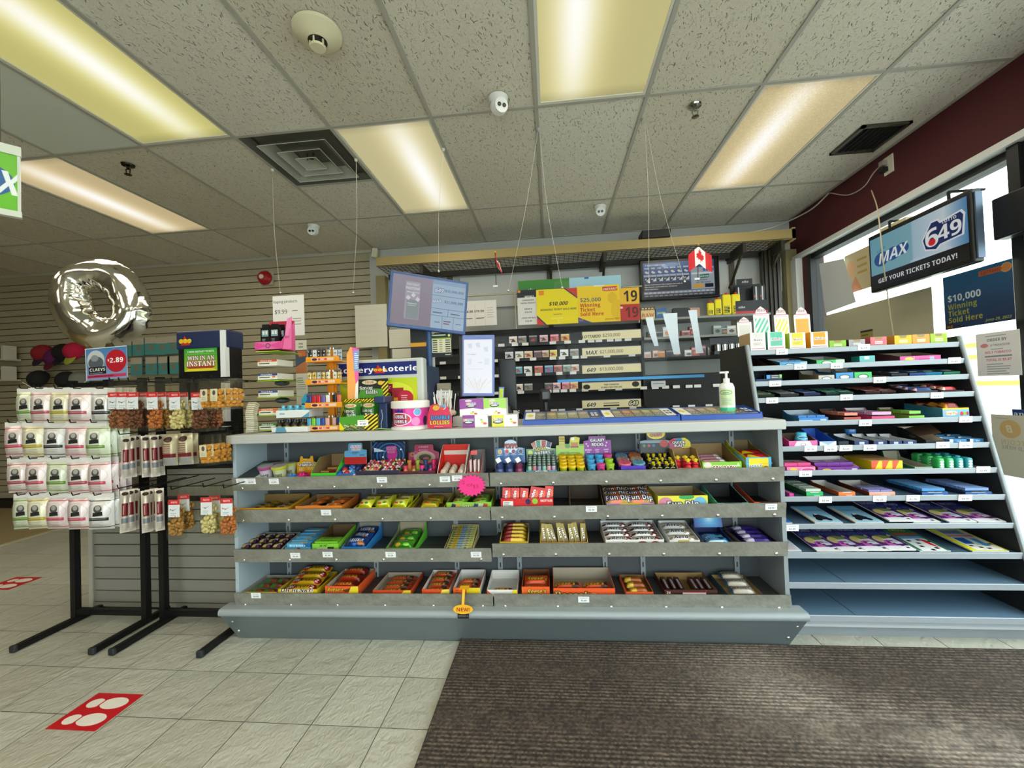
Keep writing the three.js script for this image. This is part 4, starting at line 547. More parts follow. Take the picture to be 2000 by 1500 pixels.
s=tray('3r',1376,1434,1061,1030,0.18,'blue cookie chocolate box with raised picture card',{out:'#27408d',inn:'#1f2f66',hb:0.05,knee:0.7,side:'#6d6660',hdr:{h:0.105,w:0.13,z:0.12,tilt:-0.3,p:print(220,190,(g,w,h)=>{const r=g.createRadialGradient(120,110,8,120,110,130);r.addColorStop(0,'#d8f0f8');r.addColorStop(0.35,'#4aa8d8');r.addColorStop(1,'#1d3f95');g.fillStyle=r;g.fillRect(-3,-3,w+6,h+6);tx(g,'Dairy Milk',80,10,16,'#e8ecf8',{i:1});tx(g,'OREO',84,44,42,'#f6f8fb',{st:'#1a2c78',sw:9,rot:-0.08});pg(g,[[96,66],[168,52],[176,86],[120,96]],'#4a2e22');el(g,158,78,24,16,'#efe9e2');el(g,168,76,6,5,'#2a1c18');})}});
fill(s,bar('chocolate_bar',0.1,0.05,0.014,print(140,70,(g,w,h)=>{bg(g,w,h,'#2f6fb0','#5fb0d8');tx(g,'OREO',34,22,22,'#fff',{st:'#1a2c78'});el(g,96,30,18,12,'#2a201c');bx(g,10,54,90,8,'#dff0f8');}),'#28508d'),{label:'light blue cookie chocolate bar in the blue box',cols:1,rows:2,D:0.09,y0:0.012,tilt:0.2});
s=tray('3r',1448,1522,1060,1030,0.18,'purple tray of milk chocolate bars at the right end of the third shelf',{out:'#3d1f8a',inn:'#241848',side:'#7d6f62',knee:0.6,bow:0.5,front:print(180,40,(g,w,h)=>{bg(g,w,h,'#40208f');tx(g,'Dairy',80,30,24,'#e6dcf5',{i:1});bx(g,132,14,34,22,'#5a1530');})});
fill(s,bar('chocolate_bar',0.12,0.04,0.012,barP('#4a2fa0','','#fff',{acc:'#c9bfe2',ax:0.05,aw:0.3,c2:'#2f1d78'}),'#33207a'),{label:'purple milk chocolate bar in the purple tray',cols:1,rows:4,y0:0.014,rise:0.004,jr:0.1});
}
function flat2(n,w,l,t,p,e){const m=mb();m.pillow(w,l,t,p,e,6,6,0.06);return m.single(n,'x','candy',[0,0,0],0,undefined,'foil');}
// --- bottom tier ---
{
let s;const OR='#e2571e';
s=tray(4,470,541,1156,1128,0.19,'grey carton of green and brown bars at the left end of the bottom shelf',{out:'#a9a394',inn:'#8f8c80',knee:0.6,bow:0.6,flap:-0.9,flapc:'#d9c826'});
fill(s,bar('candy_bar',0.075,0.034,0.014,barP('#3f7a2c','','#fff',{acc:'#7d3a1c',ax:0.45,aw:0.55}),'#4a3a1c'),{label:'green and brown bar in the grey carton',cols:2,rows:3,jr:0.3,W:0.13});
const oh=print(200,70,(g,w,h)=>{bg(g,w,h,'#d9b21a','#c49a14');el(g,44,36,34,26,'#a51f1a');tx(g,'OH',40,38,32,'#fff',{st:'#501010',i:1});tx(g,'HENRY!',104,38,30,'#3a2208',{i:1});el(g,176,36,20,26,'#a51f1a');tx(g,'2',172,38,36,'#fff');});
s=tray(4,542,620,1151,1118,0.2,'yellow tray of large yellow peanut bars',{out:'#e3c61a',inn:'#b9a02a',knee:0.8,bow:0.4,front:print(220,50,(g,w,h)=>{bg(g,w,h,'#e8ca18');tx(g,'OH HENRY!',104,8,34,'#3a2208',{i:1,st:'#fff'});lines(g,16,38,40,1,6,'#8a7410');})});
fill(s,bar('peanut_bar',0.165,0.05,0.02,oh,'#b08a14'),{label:'large yellow peanut bar in the yellow tray',cols:1,rows:4,y0:0.018,rise:0.012,tilt:0.2,jr:0.1});
s=tray(4,634,700,1145,1118,0.2,'orange and yellow tray of peanut butter sticks',{out:OR,inn:'#c9bca8',knee:0.8,bow:0.5,flap:0.4,flapc:'#e8d01e',front:print(180,56,(g,w,h)=>{bg(g,w,h,'#e85d1c');tx(g,"Reese's",54,20,24,'#e8c92a',{i:1,st:'#5a2408'});pg(g,[[92,24],[140,10],[166,20],[112,34]],'#6a2f14');bx(g,60,44,50,5,'#8a2f0a');pg(g,[[150,56],[180,8],[184,60]],'#ead21f');})});
fill(s,bar('peanut_bar',0.13,0.046,0.02,barP('#c9401a','STICKS','#e8c234',{acc:'#7a1a10',ax:0.72,aw:0.28,c2:'#a8250f'}),'#a8300f'),{label:'red-orange peanut stick bar in the orange-yellow tray',cols:1,rows:3,y0:0.03,rise:0.008,tilt:0.2});
const rs=barP('#e0561f',"Reese's",'#e8c42e',{acc:'#4a1f0c',ax:0.62,aw:0.26,c2:'#c9421a',i:1,st:'#6a2408',s:26,tx:0.35});
s=tray(4,727,803,1153,1122,0.2,'orange tray with grey inside holding a few peanut butter bars',{out:'#df4c1a',inn:'#a59a88',knee:0.85,bow:0.5,flap:0.45,flapc:'#ead21f'});
fill(s,bar('peanut_bar',0.14,0.04,0.016,rs,'#b5401a'),{label:'orange peanut butter bar in the grey-lined orange tray',cols:1,rows:4,y0:0.006,jr:0.15});
s=tray(4,823,878,1151,1113,0.2,'white-lined tray full of orange peanut butter bars',{out:'#e2521c',inn:'#dcd9d4',side:'#d6d3cf',knee:0.85,bow:0.45,flap:0.3,flapc:'#e9d24a'});
const rs2=bar('peanut_bar',0.112,0.045,0.02,rs,'#b5401a');
fill(s,rs2,{label:'orange peanut butter bar in the full white-lined tray',cols:1,rows:4,y0:0.006,rise:0.006,tilt:0.15});
s=tray(4,884,938,1148,1112,0.19,'white-lined tray of orange peanut bars above the round NEW sign',{out:'#e6601f',inn:'#dcd9d4',side:'#d6d3cf',knee:0.7,bow:0.7,front:print(120,40,(g,w,h)=>{bg(g,w,h,'#e8601c');bx(g,60,0,60,h,'#e9cf1c');lines(g,10,12,24,3,8,'#8a2f0a');})});
fill(s,dup(rs2,'x'),{label:'orange peanut bar in the tray above the NEW sign',cols:1,rows:3,D:0.12,y0:0.008,rise:0.005});
s=tray(4,950,1011,1152,1113,0.19,'nearly empty white tray with orange and yellow corners',{out:'#e9e6e2',inn:'#dad7d2',knee:0.8,bow:0.7,front:print(130,40,(g,w,h)=>{bg(g,w,h,'#efece8');pg(g,[[0,0],[34,40],[0,40]],'#e85a1c');pg(g,[[130,0],[104,40],[130,40]],'#eace1c');}),flap:0.55,flapc:'#ead21f'});
fill(s,dup(rs2,'x'),{label:'single orange peanut bar in the nearly empty white tray',cols:1,rows:1,D:0.06,y0:0.004});
s=tray(4,1018,1074,1146,1116,0.19,'small orange box of orange peanut butter cups',{out:'#ee5a1e',inn:'#7a4a2c',knee:0.6,bow:0.8,front:print(140,50,(g,w,h)=>{bg(g,w,h,'#ef5f1f');tx(g,"Reese's",74,22,26,'#e9c63a',{i:1,st:'#6a2408'});pg(g,[[0,0],[26,50],[0,50]],'#f4732e');})});
fill(s,bar('peanut_cup_pack',0.115,0.06,0.014,print(130,70,(g,w,h)=>{bg(g,w,h,'#e2521c','#c9441a');tx(g,"Reese's",70,36,30,'#e8c42e',{i:1,st:'#6a2408'});}),'#b5401a'),{label:'orange peanut cup pack in the small orange box',cols:1,rows:2,D:0.12,y0:0.02,rise:0.016,tilt:0.35});
s=tray(4,1080,1202,1149,1108,0.19,'widest orange box of peanut butter cups on the bottom shelf',{out:'#e9541c',inn:'#a99c88',knee:0.85,bow:0.5,front:print(300,50,(g,w,h)=>{bg(g,w,h,'#ee5a1c');tx(g,"Reese's",90,38,50,'#f0d25a',{i:1,st:'#5a2208',f:'serif'});pg(g,[[150,30],[206,26],[214,50],[150,50]],'#d9b98a');lines(g,8,14,20,3,8,'#8a2f0a');})});
fill(s,bar('peanut_cup_pack',0.128,0.05,0.016,rs,'#b5401a'),{label:'orange peanut cup pack in the widest orange box',cols:2,rows:2,D:0.09,y0:0.012,rise:0.006,tilt:0.1});
s=tray(4,1222,1277,1156,1126,0.18,'small orange tray of gold wrapped bars',{out:'#e8622c',inn:'#7a5c38',knee:0.85,bow:0.5,side:'#d8704a'});
fill(s,bar('peanut_bar',0.1,0.045,0.02,barP('#b5711c','','#fff',{acc:'#d9b23a',ax:0.1,aw:0.3,c2:'#9a4a14'}),'#8a4a14'),{label:'gold wrapped bar in the small orange tray',cols:1,rows:3,jr:0.4,y0:0.008});
s=tray(4,1297,1402,1152,1130,0.18,'dark brown box of upright nougat bars',{out:'#3a1a14',inn:'#9c7d4c',knee:0.85,bow:0.4,front:print(250,44,(g,w,h)=>{bg(g,w,h,'#3f1712');tx(g,'24',20,16,18,'#e8d9d0');bx(g,86,12,110,34,'#d9cdd0');bx(g,86,12,110,4,'#b3202a');tx(g,'SNICKERS',142,34,22,'#1d2a78',{i:1});bx(g,196,0,3,12,'#b3202a');})});
fill(s,pack('nougat_bar',0.022,0.03,0.11,print(40,50,(g,w,h)=>{bg(g,w,h,'#4a2018');bx(g,4,8,32,20,'#d8ccd8');}),'#3d1a16','foil',print(40,140,(g,w,h)=>{bg(g,w,h,'#4a2a24','#2f1410');tx(g,'SNICKERS',20,70,20,'#d8d2e2',{rot:-1.57});})),{label:'dark brown nougat bar in the dark brown box',cols:7,rows:1,D:0.12,y0:0.006,skip:(i)=>i===3,tilt:0.12,jroll:0.2});
s=tray(4,1420,1492,1160,1122,0.19,'brown and blue box of silver-brown chocolate bars at the right end of the bottom shelf',{out:'#4a3c34',inn:'#a58c5c',side:'#2f5f7d',knee:0.85,bow:0.6});
fill(s,bar('chocolate_bar',0.105,0.05,0.014,print(170,70,(g,w,h)=>{bg(g,w,h,'#cfc9bd','#a89f90');tx(g,"HERSHEY'S",88,34,30,'#2a1d16');bx(g,0,0,16,h,'#2d5a78');}),'#8d8578'),{label:'silver chocolate bar with dark lettering, bottom right box',cols:1,rows:3,y0:0.016,rise:0.008,tilt:0.15});
}
{
const n=20,pts=[];for(let i=0;i<2*n;i++){const a=Math.PI*i /n,r=i%2?0.84:1.06;pts.push([0.066*r*Math.cos(a),0.05*r*Math.sin(a)]);}
const q=Pc(921,948,-0.024);const m=mb();m.prism(pts,0,0.0015,print(150,120,(g,w,h)=>{bg(g,w,h,'#f2308a');tx(g,'2',36,42,26,'#b01030',{f:'serif',b:0});tx(g,'FOR',66,58,18,'#b01030',{b:0,rot:-0.05});tx(g,'$3',96,66,26,'#b01030',{b:0});}),'#e6267d');m.single('starburst_sign','hot pink starburst sign reading 2 for $3 on the top shelf edge','sign',q,CTURN).rotation.z=0.04;
const a=Pc(908,1148,-0.012),t=thing('hanging_sign','yellow oval sign reading NEW on a strip at the bottom shelf edge','sign',[a.x,Pc(908,1189,-0.06).y,a.z+0.052],CTURN);
const ov=[];for(let i=0;i<28;i++) ov.push([0.046*Math.cos(i*Math.PI /14),0.021*Math.sin(i*Math.PI /14)]);
mb().prism(ov,0,0.002,print(160,80,(g,w,h)=>{bg(g,w,h,'#f5b81c');tx(g,'NEW!',80,42,42,'#a8221c');}),'#e0a418').part('oval',t);
const st=mb();st.q([-0.006,0.018,0.001],[0.006,0.018,0.001],[0.006,0.075,-0.03],[-0.006,0.075,-0.03],'#f0b31a');st.q([-0.022,0.075,-0.03],[0.022,0.075,-0.03],[0.022,0.078,-0.062],[-0.022,0.078,-0.062],'#f0b31a');st.part('strip',t);
mb().box(-0.026,-0.042,-0.001,0.026,-0.018,0.001,{all:'#15130f',f:print(80,36,(g,w,h)=>{bg(g,w,h,'#15130f');tx(g,"HERSHEY'S",40,18,13,'#8d857a');})}).part('tail_tab',t);
for(const[x,y,l] of[[471,940,'leftmost, under the flat black pack'],[490,940,'under the flat off-white pack'],[535,940,'under the slime cups'],[746,937,'under the box of ball candies'],[869,936,'under the red egg box'],[893,934,'beside the pink starburst'],[637,1001,'under the orange wafer tray'],[1155,994,'under the empty brown carton'],[1506,990,'under the teal and orange slide trays'],[577,1085,'under the light blue cartons'],[640,1083,'under the lime chocolate carton'],[763,1083,'under the apple green tray'],[930,1083,'under the pastel stick tray'],[500,1163,'under the grey carton'],[1140,1171,'under the widest orange box']]) lipTag(x,y,l);
}
// ---------- goods on the sloped magazine rack ----------
{
const G=(k,x,y,off)=>{const Z=gz(GH[k])-off;return Pz(x,y,Z);};
const gspot=(k,xl,xr,y,off=0.012)=>{const a=G(k,xl,y,off),b=G(k,xr,y,off);return{x:(a.x+b.x) /2,z:a.z,w:b.x-a.x,y:GH[k]-0.008,off,k};};
const gTray=(k,xl,xr,yf,yb,d,label,o)=>{
const s=gspot(k,xl,xr,yf,o.off),xm=(xl+xr) /2;s.d=d;s.hf=Math.max(0.006,G(k,xm,yf,s.off).y-s.y);s.hb=Math.max(s.hf,o.hb??G(k,xm,yb,s.off+d).y-s.y);
if(s.x-s.w /2<GXL+0.004){const r=s.x+s.w /2;s.w=r-GXL-0.006;s.x=r-s.w /2;}
const t=thing(o.name||'pack_tray',label,o.cat||'display box',[s.x,s.y+0.0005,s.z],0);carton(s.w-0.003,d,s.hf,s.hb,o).part('carton',t,o.fin);
if(o.hdr){const H=o.hdr,m=mb();m.at(H.dx||0,s.hb-0.004,-(H.z??d)+0.001,0,-0.05);m.prism((H.shape||[[-1,0],[1,0],[1,1],[-1,1]]).map((p)=>[p[0]*s.w /2.1,p[1]*H.h]),-0.001,0.001,H.p,'#dad6cc');m.part('header_card',t,'gloss');}
s.t=t;return s;
};
const gFill=(s,proto,o)=>{const T0=CTURN;return fill2(s,proto,o);};
function fill2(s,proto,o){
const r=rng(Math.floor(s.x*997)+s.k*31),{cols=1,rows=1}=o,W=o.W??s.w-0.01,D=o.D??s.d-0.01;let first=true;
for(let j=0;j<rows;j++) for(let i=0;i<cols;i++){
if(o.skip&&o.skip(i,j)) continue;
const label=`${o.label}${rows > 1 ? ', ' + ORD[j] + ' row' : ''}${cols > 1 ? (rows > 1 ? ' ' : ', ') + FROML[i] : ''}`,c=first?proto:dup(proto,label);first=false;
c.position.set(s.x+(o.dx||0)+W*((i+0.5) /cols-0.5),s.y+(o.y0??0.003)+(o.rise||0)*j,s.z-(o.z0??0.005)-D*(j+0.5) /rows);
c.rotation.set(o.tilt||0,(o.turn||0)+(o.jr||0)*(r()-0.5),(o.roll||0)+(o.jroll||0)*(r()-0.5),'YXZ');tag(c,label,o.cat||'pack',o.group||o.label);
}
}
const simple=(c,c2,t,tc,st,w=120,h=60)=>print(w,h,(g)=>{bg(g,w,h,c);if(c2){bx(g,0,0,w*0.22,h,c2);}if(t) tx(g,t,w*0.55,h*0.5,h*0.34,tc,{st,sw:4});});
const mint=(c,stripes,solid)=>print(130,170,(g,w,h)=>{bg(g,w,h,'#efeae4');tx(g,'Mints',64,24,24,'#8a2a4a',{i:1,f:'serif'});bx(g,12,42,w-24,5,'#c9849a');bx(g,16,52,w-32,3,'#d9a9b5');if(solid) bx(g,14,70,w-28,100,c);else{g.save();g.beginPath();g.rect(14,70,w-28,100);g.clip();for(let k=-2;k<6;k++) pg(g,[[k*34,170],[k*34+17,170],[k*34+100,70],[k*34+83,70]],c);g.restore();}});
const gable=[[-1,0],[1,0],[1,0.72],[0.7,0.76],[0.55,0.88],[0,1],[-0.55,0.88],[-0.7,0.76],[-1,0.72]];
const mFront=(c)=>print(110,130,(g,w,h)=>{bg(g,w,h,'#efebe6');bx(g,8,104,w-16,6,'#d49aa8');bx(g,18,4,74,90,c);tx(g,'Mints',54,50,22,'#6a2038',{i:1,f:'serif',st:'#fff'});lines(g,26,70,56,2,9,'#b5838f');});
for(const[xl,xr,yf,c,solid,h,l,shift] of[[1464,1495,650,'#d8d2ca',1,0.11,'white mint box with gabled card at the left end of the rack top',0],[1498,1533,648,'#5fc3a4',0,0.165,'teal-striped mint box with gabled card on the rack top',0],[1541,1573,650,'#e0d43a',0,0.165,'yellow-striped mint box with gabled card on the rack top',0],[1582,1617,648,'#eda21f',1,0.16,'orange mint box with gabled card on the rack top',0]]){
const s=gTray(1,xl,xr,yf,640,0.13,l,{out:'#e6e1da',inn:solid?(h>0.15?'#e08a1f':'#d9d2c6'):c,side:solid&&h>0.15?'#ea9a1e':solid?'#b59b70':c,hb:0.085,knee:0.3,front:mFront(solid&&h<0.15?'#dcd7d2':c),hdr:{h,shape:gable,dx:-0.01,z:0.12,p:mint(c,1,solid)}});
fill2(s,bar('mint_bag',0.05,0.06,0.016,print(70,80,(g,w,h2)=>{bg(g,w,h2,'#eeeae8');pg(g,[[0,80],[0,40],[70,10],[70,44]],c==='#d8d2ca'?'#c9c2ba':c);tx(g,'Mints',35,30,18,'#7a2440',{i:1,f:'serif'});}),'#d9d5d0'),{label:`crumpled mint bag in the ${l.split(' ')[0]} gabled box`,cat:'mint bag',cols:1,rows:2,y0:0.062,tilt:0.7,jr:0.5,D:0.09,rise:0.008});
}
for(const[xl,xr,yf,c,side,l] of[[1619,1653,665,'#8fc23a','#7a9a3a','lime green open paper carton on the rack top'],[1657,1690,663,'#a9a6aa','#3a1a24','grey and maroon open paper carton on the rack top'],[1699,1732,658,'#d9747f','#b3545f','pink open paper carton on the rack top'],[1746,1781,655,'#f0bf2e','#c9861c','amber open paper carton on the rack top'],[1781,1816,653,'#efa04a','#e0b53a','peach open paper carton on the rack top'],[1816,1850,651,'#a9c43c','#8fae2c','olive green open paper carton at the right end of the rack top']])
gTray(1,xl,xr,yf,yf-7,0.1,l,{out:c,inn:'#a08a58',side,knee:0.4,hb:0.052,front:print(100,60,(g,w,h)=>{bg(g,w,h,c);pg(g,[[26,0],[74,0],[66,16],[34,16]],'#a08a58');bx(g,28,26,46,16,'rgba(255,255,255,.75)');tx(g,'SMOKING',50,34,9,c);})});
gTray(2,1500,1521,715,706,0.2,'dark carton of snack sleeves under the mint boxes',{out:'#3a1d18',inn:'#24120e',hb:0.06,front:simple('#3a1d18')});
const foilIn=(o)=>({inn:'#b9bab8',knee:0.5,bow:0.6,...o});
let s=gTray(2,1522,1577,707,700,0.16,'blue and teal gum tray on the second rack shelf',foilIn({out:'#4f9fd0',side:'#1f5f66',front:print(160,40,(g,w,h)=>{bg(g,w,h,'#58a9d8');bx(g,120,0,40,h,'#9fcbe2');el(g,60,26,26,14,'#cfe3ee','#1d2f3d',4);})}));
fill2(s,pack('gum_pack',0.03,0.012,0.07,simple('#2c6fb0',0,'','#fff',0,40,20),'#235a94','gloss',simple('#3a8ac9','#15304d','5','#fff',0,50,80)),{label:'blue gum pack in the blue and teal tray',cols:4,rows:1,y0:0.022,cat:'gum pack'});
gTray(2,1594,1650,703,696,0.16,'green and white gum tray on the second rack shelf',foilIn({out:'#4fc46a',side:'#14452f',front:print(160,40,(g,w,h)=>{bg(g,w,h,'#45c463');bx(g,110,0,50,h,'#bfe6c8');el(g,60,22,30,14,'#e6f3e8','#143a24',4);})}));
s=gspot(2,1682,1712,703);pack('lighter_case',s.w,0.04,0.06,print(80,60,(g,w,h)=>{bg(g,w,h,'#4fb0ae');bx(g,26,6,24,22,'#d9efee');}),'#2f9a90','gloss','#63c3b8').position.set(s.x,s.y,s.z-0.04);
tag(scene.children[scene.children.length-1],'small turquoise box alone on the second rack shelf','box');
gTray(2,1757,1838,695,688,0.17,'hot pink gum tray at the right of the second rack shelf',{out:'#e45aa0',inn:'#a08e72',side:'#5a3038',knee:0.4,bow:0.5,front:print(220,40,(g,w,h)=>{bg(g,w,h,'#e85fa6');el(g,50,20,24,12,'#e8d35a');bx(g,76,6,3,30,'#f6c3dd');bx(g,100,22,60,8,'#c92a80');bx(g,160,8,24,24,'#a9b8d0');})});
s=gTray(3,1476,1528,740,727,0.15,'dark blue gum tray with black packs at the left of the third rack shelf',{out:'#16335c',inn:'#0e1a2c',hb:0.06,knee:0.3});
fill2(s,pack('gum_pack',0.075,0.028,0.02,print(110,46,(g,w,h)=>{bg(g,w,h,'#15181c');bx(g,0,0,26,h,'#3f8fd0');bx(g,92,0,18,h,'#7ac44a');for(const y of[8,20,32]) bx(g,36,y,50,5,'#c9cdd0');}),'#15181c'),{label:'black gum pack with blue and green ends',cols:1,rows:2,D:0.05,y0:0.012,cat:'gum pack',dx:0.03});
for(const[xl,xr,yf,c,sd,l] of[[1598,1630,733,'#c9c4b8','#8a7a5a','cream gum tray with pale gum packs on the third rack shelf'],[1632,1667,728,'#3f95d2','#2a6a9c','sky blue gum tray on the third rack shelf'],[1668,1703,727,'#45c46a','#1f6a3a','bright green gum tray on the third rack shelf'],[1704,1739,736,'#e9a9c9','#b8b0aa','pale pink gum tray, nearly empty, on the third rack shelf']]){
const q=gTray(3,xl,xr,yf,yf-10,0.17,l,{out:c,inn:'#b5ada2',side:sd,knee:0.8,bow:0.4,front:print(100,50,(g,w,h)=>{bg(g,w,h,c);el(g,50,30,28,14,'#e9f0ee','#1d2a30',4);})});
if(!l.includes('empty')) fill2(q,pack('gum_pack',0.05,0.012,0.035,simple(c),sd,'gloss',print(80,50,(g,w,h)=>{bg(g,w,h,c);el(g,40,26,24,14,'#e2ecec','#16262e',4);})),{label:`gum pack in the ${l.split(' gum')[0]} gum tray`,cols:1,rows:3,y0:0.014,rise:0.003,cat:'gum pack'});
}
for(const[xl,c,n] of[[1742,'#2a3038','black'],[1778,'#2d4a8c','blue'],[1810,'#1f7a9c','teal-blue'],[1845,'#2a7a5a','green']]){const q=gspot(3,xl,xl+34,731);fill2({...q,d:0.16},pack('gum_pack',0.075,0.014,0.07,simple(c),'#15181c','gloss',print(110,90,(g,w,h)=>{bg(g,w,h,c,'#14202c');el(g,56,44,34,20,'#cfdde2','#0d1519',5);})),{label:`flat ${n} gum pack on the third rack shelf`,cols:1,rows:2,y0:0.016,tilt:0.22,rise:0.006,cat:'gum pack'});}
for(const[xl,xr,c,a,n] of[[1480,1516,'#26301f','#a9d08a','pale green'],[1523,1563,'#2a2a2e','#cfd2d8','grey'],[1570,1605,'#1f2a50','#6f9ae0','blue'],[1612,1672,'#16362f','#59c3a0','mint green'],[1690,1755,'#35191a','#d95a38','red and white']]){const q=gspot(4,xl,xr,775);fill2({...q,d:0.17},pack('gum_pack',q.w /(xr-xl>50?2:1)-0.008,0.012,0.05,simple(c),'#14161a','gloss',print(120,70,(g,w,h)=>{bg(g,w,h,c);bx(g,0,8,w,16,a);bx(g,10,38,70,10,'#e4e6e2');bx(g,84,34,20,20,a);})),{label:`${n} gum pack on the fourth rack shelf`,cols:xr-xl>50?2:1,rows:3,y0:0.016,rise:0.006,tilt:0.22,cat:'gum pack',jr:0.1});}
for(const[xl,xr,c,a,n] of[[1788,1832,'#2a3f7a','#e9b9c9','navy'],[1838,1884,'#b3303a','#efc0a8','red']]){s=gTray(4,xl,xr,763,748,0.17,`open dark tray of ${n} toothpaste-like gum tubes`,{out:'#3a3438',inn:'#5a4a40',knee:0.8,bow:0.4,hb:0.05});fill2(s,bar('gum_sleeve',0.08,0.03,0.014,simple(c,a,'','#fff',0,90,36),'#9aa6c0'),{label:`${n} and white gum sleeve in the open tray`,cols:1,rows:3,y0:0.02,rise:0.006,tilt:0.25,cat:'gum pack',jr:0.5});}
const gtin=(c)=>simple(c);
s=gspot(5,1500,1543,815);
s=gTray(5,1560,1618,816,800,0.15,'blue and white razor-style gum tray on the fifth rack shelf',{out:'#3f86d0',inn:'#b9c3cc',side:'#2f6a8c',knee:0.7,bow:0.5,front:print(150,40,(g,w,h)=>{bg(g,w,h,'#3f86d0');bx(g,0,22,70,18,'#e6eef4');bx(g,110,16,30,24,'#d9e6f2');})});
fill2(s,pack('gum_pack',0.04,0.012,0.12,simple('#2f74c0'),'#2a62a8','gloss',print(60,150,(g,w,h)=>{bg(g,w,h,'#4f95d6');pg(g,[[0,30],[60,0],[60,24],[0,60]],'#dfe8ee');pg(g,[[0,100],[60,60],[60,76],[0,124]],'#1f4f94');})),{label:'blue and silver gum pack in the blue tray',cols:3,rows:1,y0:0.02,cat:'gum pack'});
for(const[xl,xr,yf,c,sd,inn,pc,n] of[[1648,1682,815,'#b5564a','#3a241c','#3a2c22','#e0836a','salmon'],[1702,1748,813,'#e04a80','#d02a62','#d9d3d2','#d6a0c8','pink'],[1775,1806,812,'#86cf4a','#6a9a2a','#c9a8a0','#7ec43e','lime']]){s=gTray(5,xl,xr,yf,yf-18,0.2,`${n} candy tray on the fifth rack shelf`,{out:c,inn,side:sd,knee:0.85,bow:0.4});fill2(s,pack('candy_pack',s.w-0.02,0.014,0.04,simple(pc),pc,'gloss',print(110,60,(g,w,h)=>{bg(g,w,h,pc);bx(g,0,6,w,12,'#e8eee0');el(g,60,38,18,10,'#b0392a');})),{label:`${n} candy pack in the ${n} tray`,cols:1,rows:4,y0:0.026,cat:'candy pack'});}
s=gTray(5,1840,1893,797,785,0.22,'yellow-rimmed blue cartoon-print candy tub on the fifth rack shelf',{out:'#e8cf1e',inn:'#5a2a18',side:'#3a7f9c',knee:0.5,bow:0.5,front:print(180,80,(g,w,h)=>{bg(g,w,h,'#7db4d0');bx(g,0,0,w,12,'#efd71e');el(g,60,40,44,18,'#e9e3c0');tx(g,'Ring Pop',60,42,22,'#d9582a',{i:1});el(g,130,46,12,16,'#c9303a');el(g,152,46,10,14,'#8ab83a');el(g,168,44,9,14,'#b8365a');})});
fill2(s,bar('candy_pack',0.07,0.05,0.02,simple('#7a2a18','#d98a2a','','#fff',0,80,50),'#5a1c10'),{label:'reddish brown candy pack in the cartoon-print tub',cols:1,rows:3,y0:0.055,tilt:0.3,jr:1,cat:'candy pack'});
s=gTray(6,1540,1597,861,845,0.14,'pink box of turquoise gum cups on the sixth rack shelf',{out:'#dd5fa6',inn:'#5a4430',side:'#c02a70',knee:0.3,hb:0.055,front:print(150,44,(g,w,h)=>{bg(g,w,h,'#df66aa');pg(g,[[24,44],[44,4],[110,4],[126,44]],'#eee2ea');el(g,76,26,12,10,null,'#b9a0b0',3);})});
{const t=thing('gum_cup','x','gum',[0,0,0]);mb().lathe([[0.001,0],[0.026,0],[0.028,0.03],[0.022,0.05]],18,['#3a9cc0',print(80,50,(g,w,h)=>{bg(g,w,h,'#4fb0d2');el(g,40,26,26,16,'#2a7fa8','#cfe9f2',4);})]).part('cup',t,'gloss');mb().lathe([[0.0235,0.049],[0.0235,0.06],[0.018,0.064],[0.001,0.064]],18,'#57bcd8').part('lid',t,'gloss');fill2(s,t,{label:'turquoise gum cup in the pink box',cols:1,rows:1,D:0.07,y0:0.006,cat:'gum',dx:0.014});}
s=gTray(6,1600,1634,862,844,0.16,'royal blue and white gum tray beside the gum cup',{out:'#1f4fae',inn:'#2458b8',side:'#2353a8',knee:0.5,hb:0.075,front:print(100,44,(g,w,h)=>{bg(g,w,h,'#e4e8ec');pg(g,[[0,0],[50,30],[100,0],[100,-5],[0,-5]],'#9fb6cc');})});
s=gTray(6,1637,1658,862,848,0.15,'narrow dark tray of blue packs on the sixth rack shelf',{out:'#18222c',inn:'#2a4a66',knee:0.5,hb:0.05});
for(const[xl,xr,n,full] of[[1668,1697,'first',0],[1706,1733,'second',1],[1737,1762,'third',0],[1764,1791,'fourth',0]]){s=gTray(6,xl,xr,861,846,0.16,`slim navy gum tray with white inside, ${n} of the four in a row`,{out:'#20356b',inn:'#cfcfcf',side:'#0e1626',knee:0.9,bow:0.4,front:print(80,40,(g,w,h)=>{bg(g,w,h,'#22386e');bx(g,28,10,28,24,'#c3cbe0');})});if(full){const t=thing('gum_cup','blue gum cup standing behind the slim navy trays','gum',[s.x-0.004,s.y,s.z-0.2]);mb().lathe([[0.001,0],[0.022,0],[0.026,0.05]],18,['#2a5fa8',print(60,50,(g,w,h)=>{bg(g,w,h,'#3a78c0');el(g,30,22,20,10,'#cfe0f2');})]).part('cup',t,'gloss');mb().lathe([[0.027,0.05],[0.026,0.062],[0.001,0.064]],18,'#4f8fd0').part('lid',t,'gloss');}}
s=gTray(6,1808,1846,860,842,0.17,'black gum tray with its brown cardboard lid folded back',{out:'#191a1e',inn:'#c3b59a',side:'#16171a',knee:0.4,hb:0.07});{const m=mb();m.at(0.02,0.055,-0.09,-0.4,0.25,0.25);m.box(-0.06,0,-0.07,0.05,0.0015,0.06,'#4a3422');m.part('folded_lid',s.t);}
for(const[xl,xr,n] of[[1857,1892,'left'],[1897,1928,'right']]){s=gspot(6,xl,xr,861);fill2({...s,d:0.18},pack('gum_carton',s.w-0.004,0.02,0.05,simple('#3f86bf','#dfe8ee','ICE','#e8f0f6'),'#3474ab','gloss',simple('#4a90c8','#cfdde8','ICE','#eaf2f8')),{label:`light blue gum carton, ${n} stack at the right end`,cols:1,rows:3,y0:0.001,rise:0.004,cat:'gum pack'});}
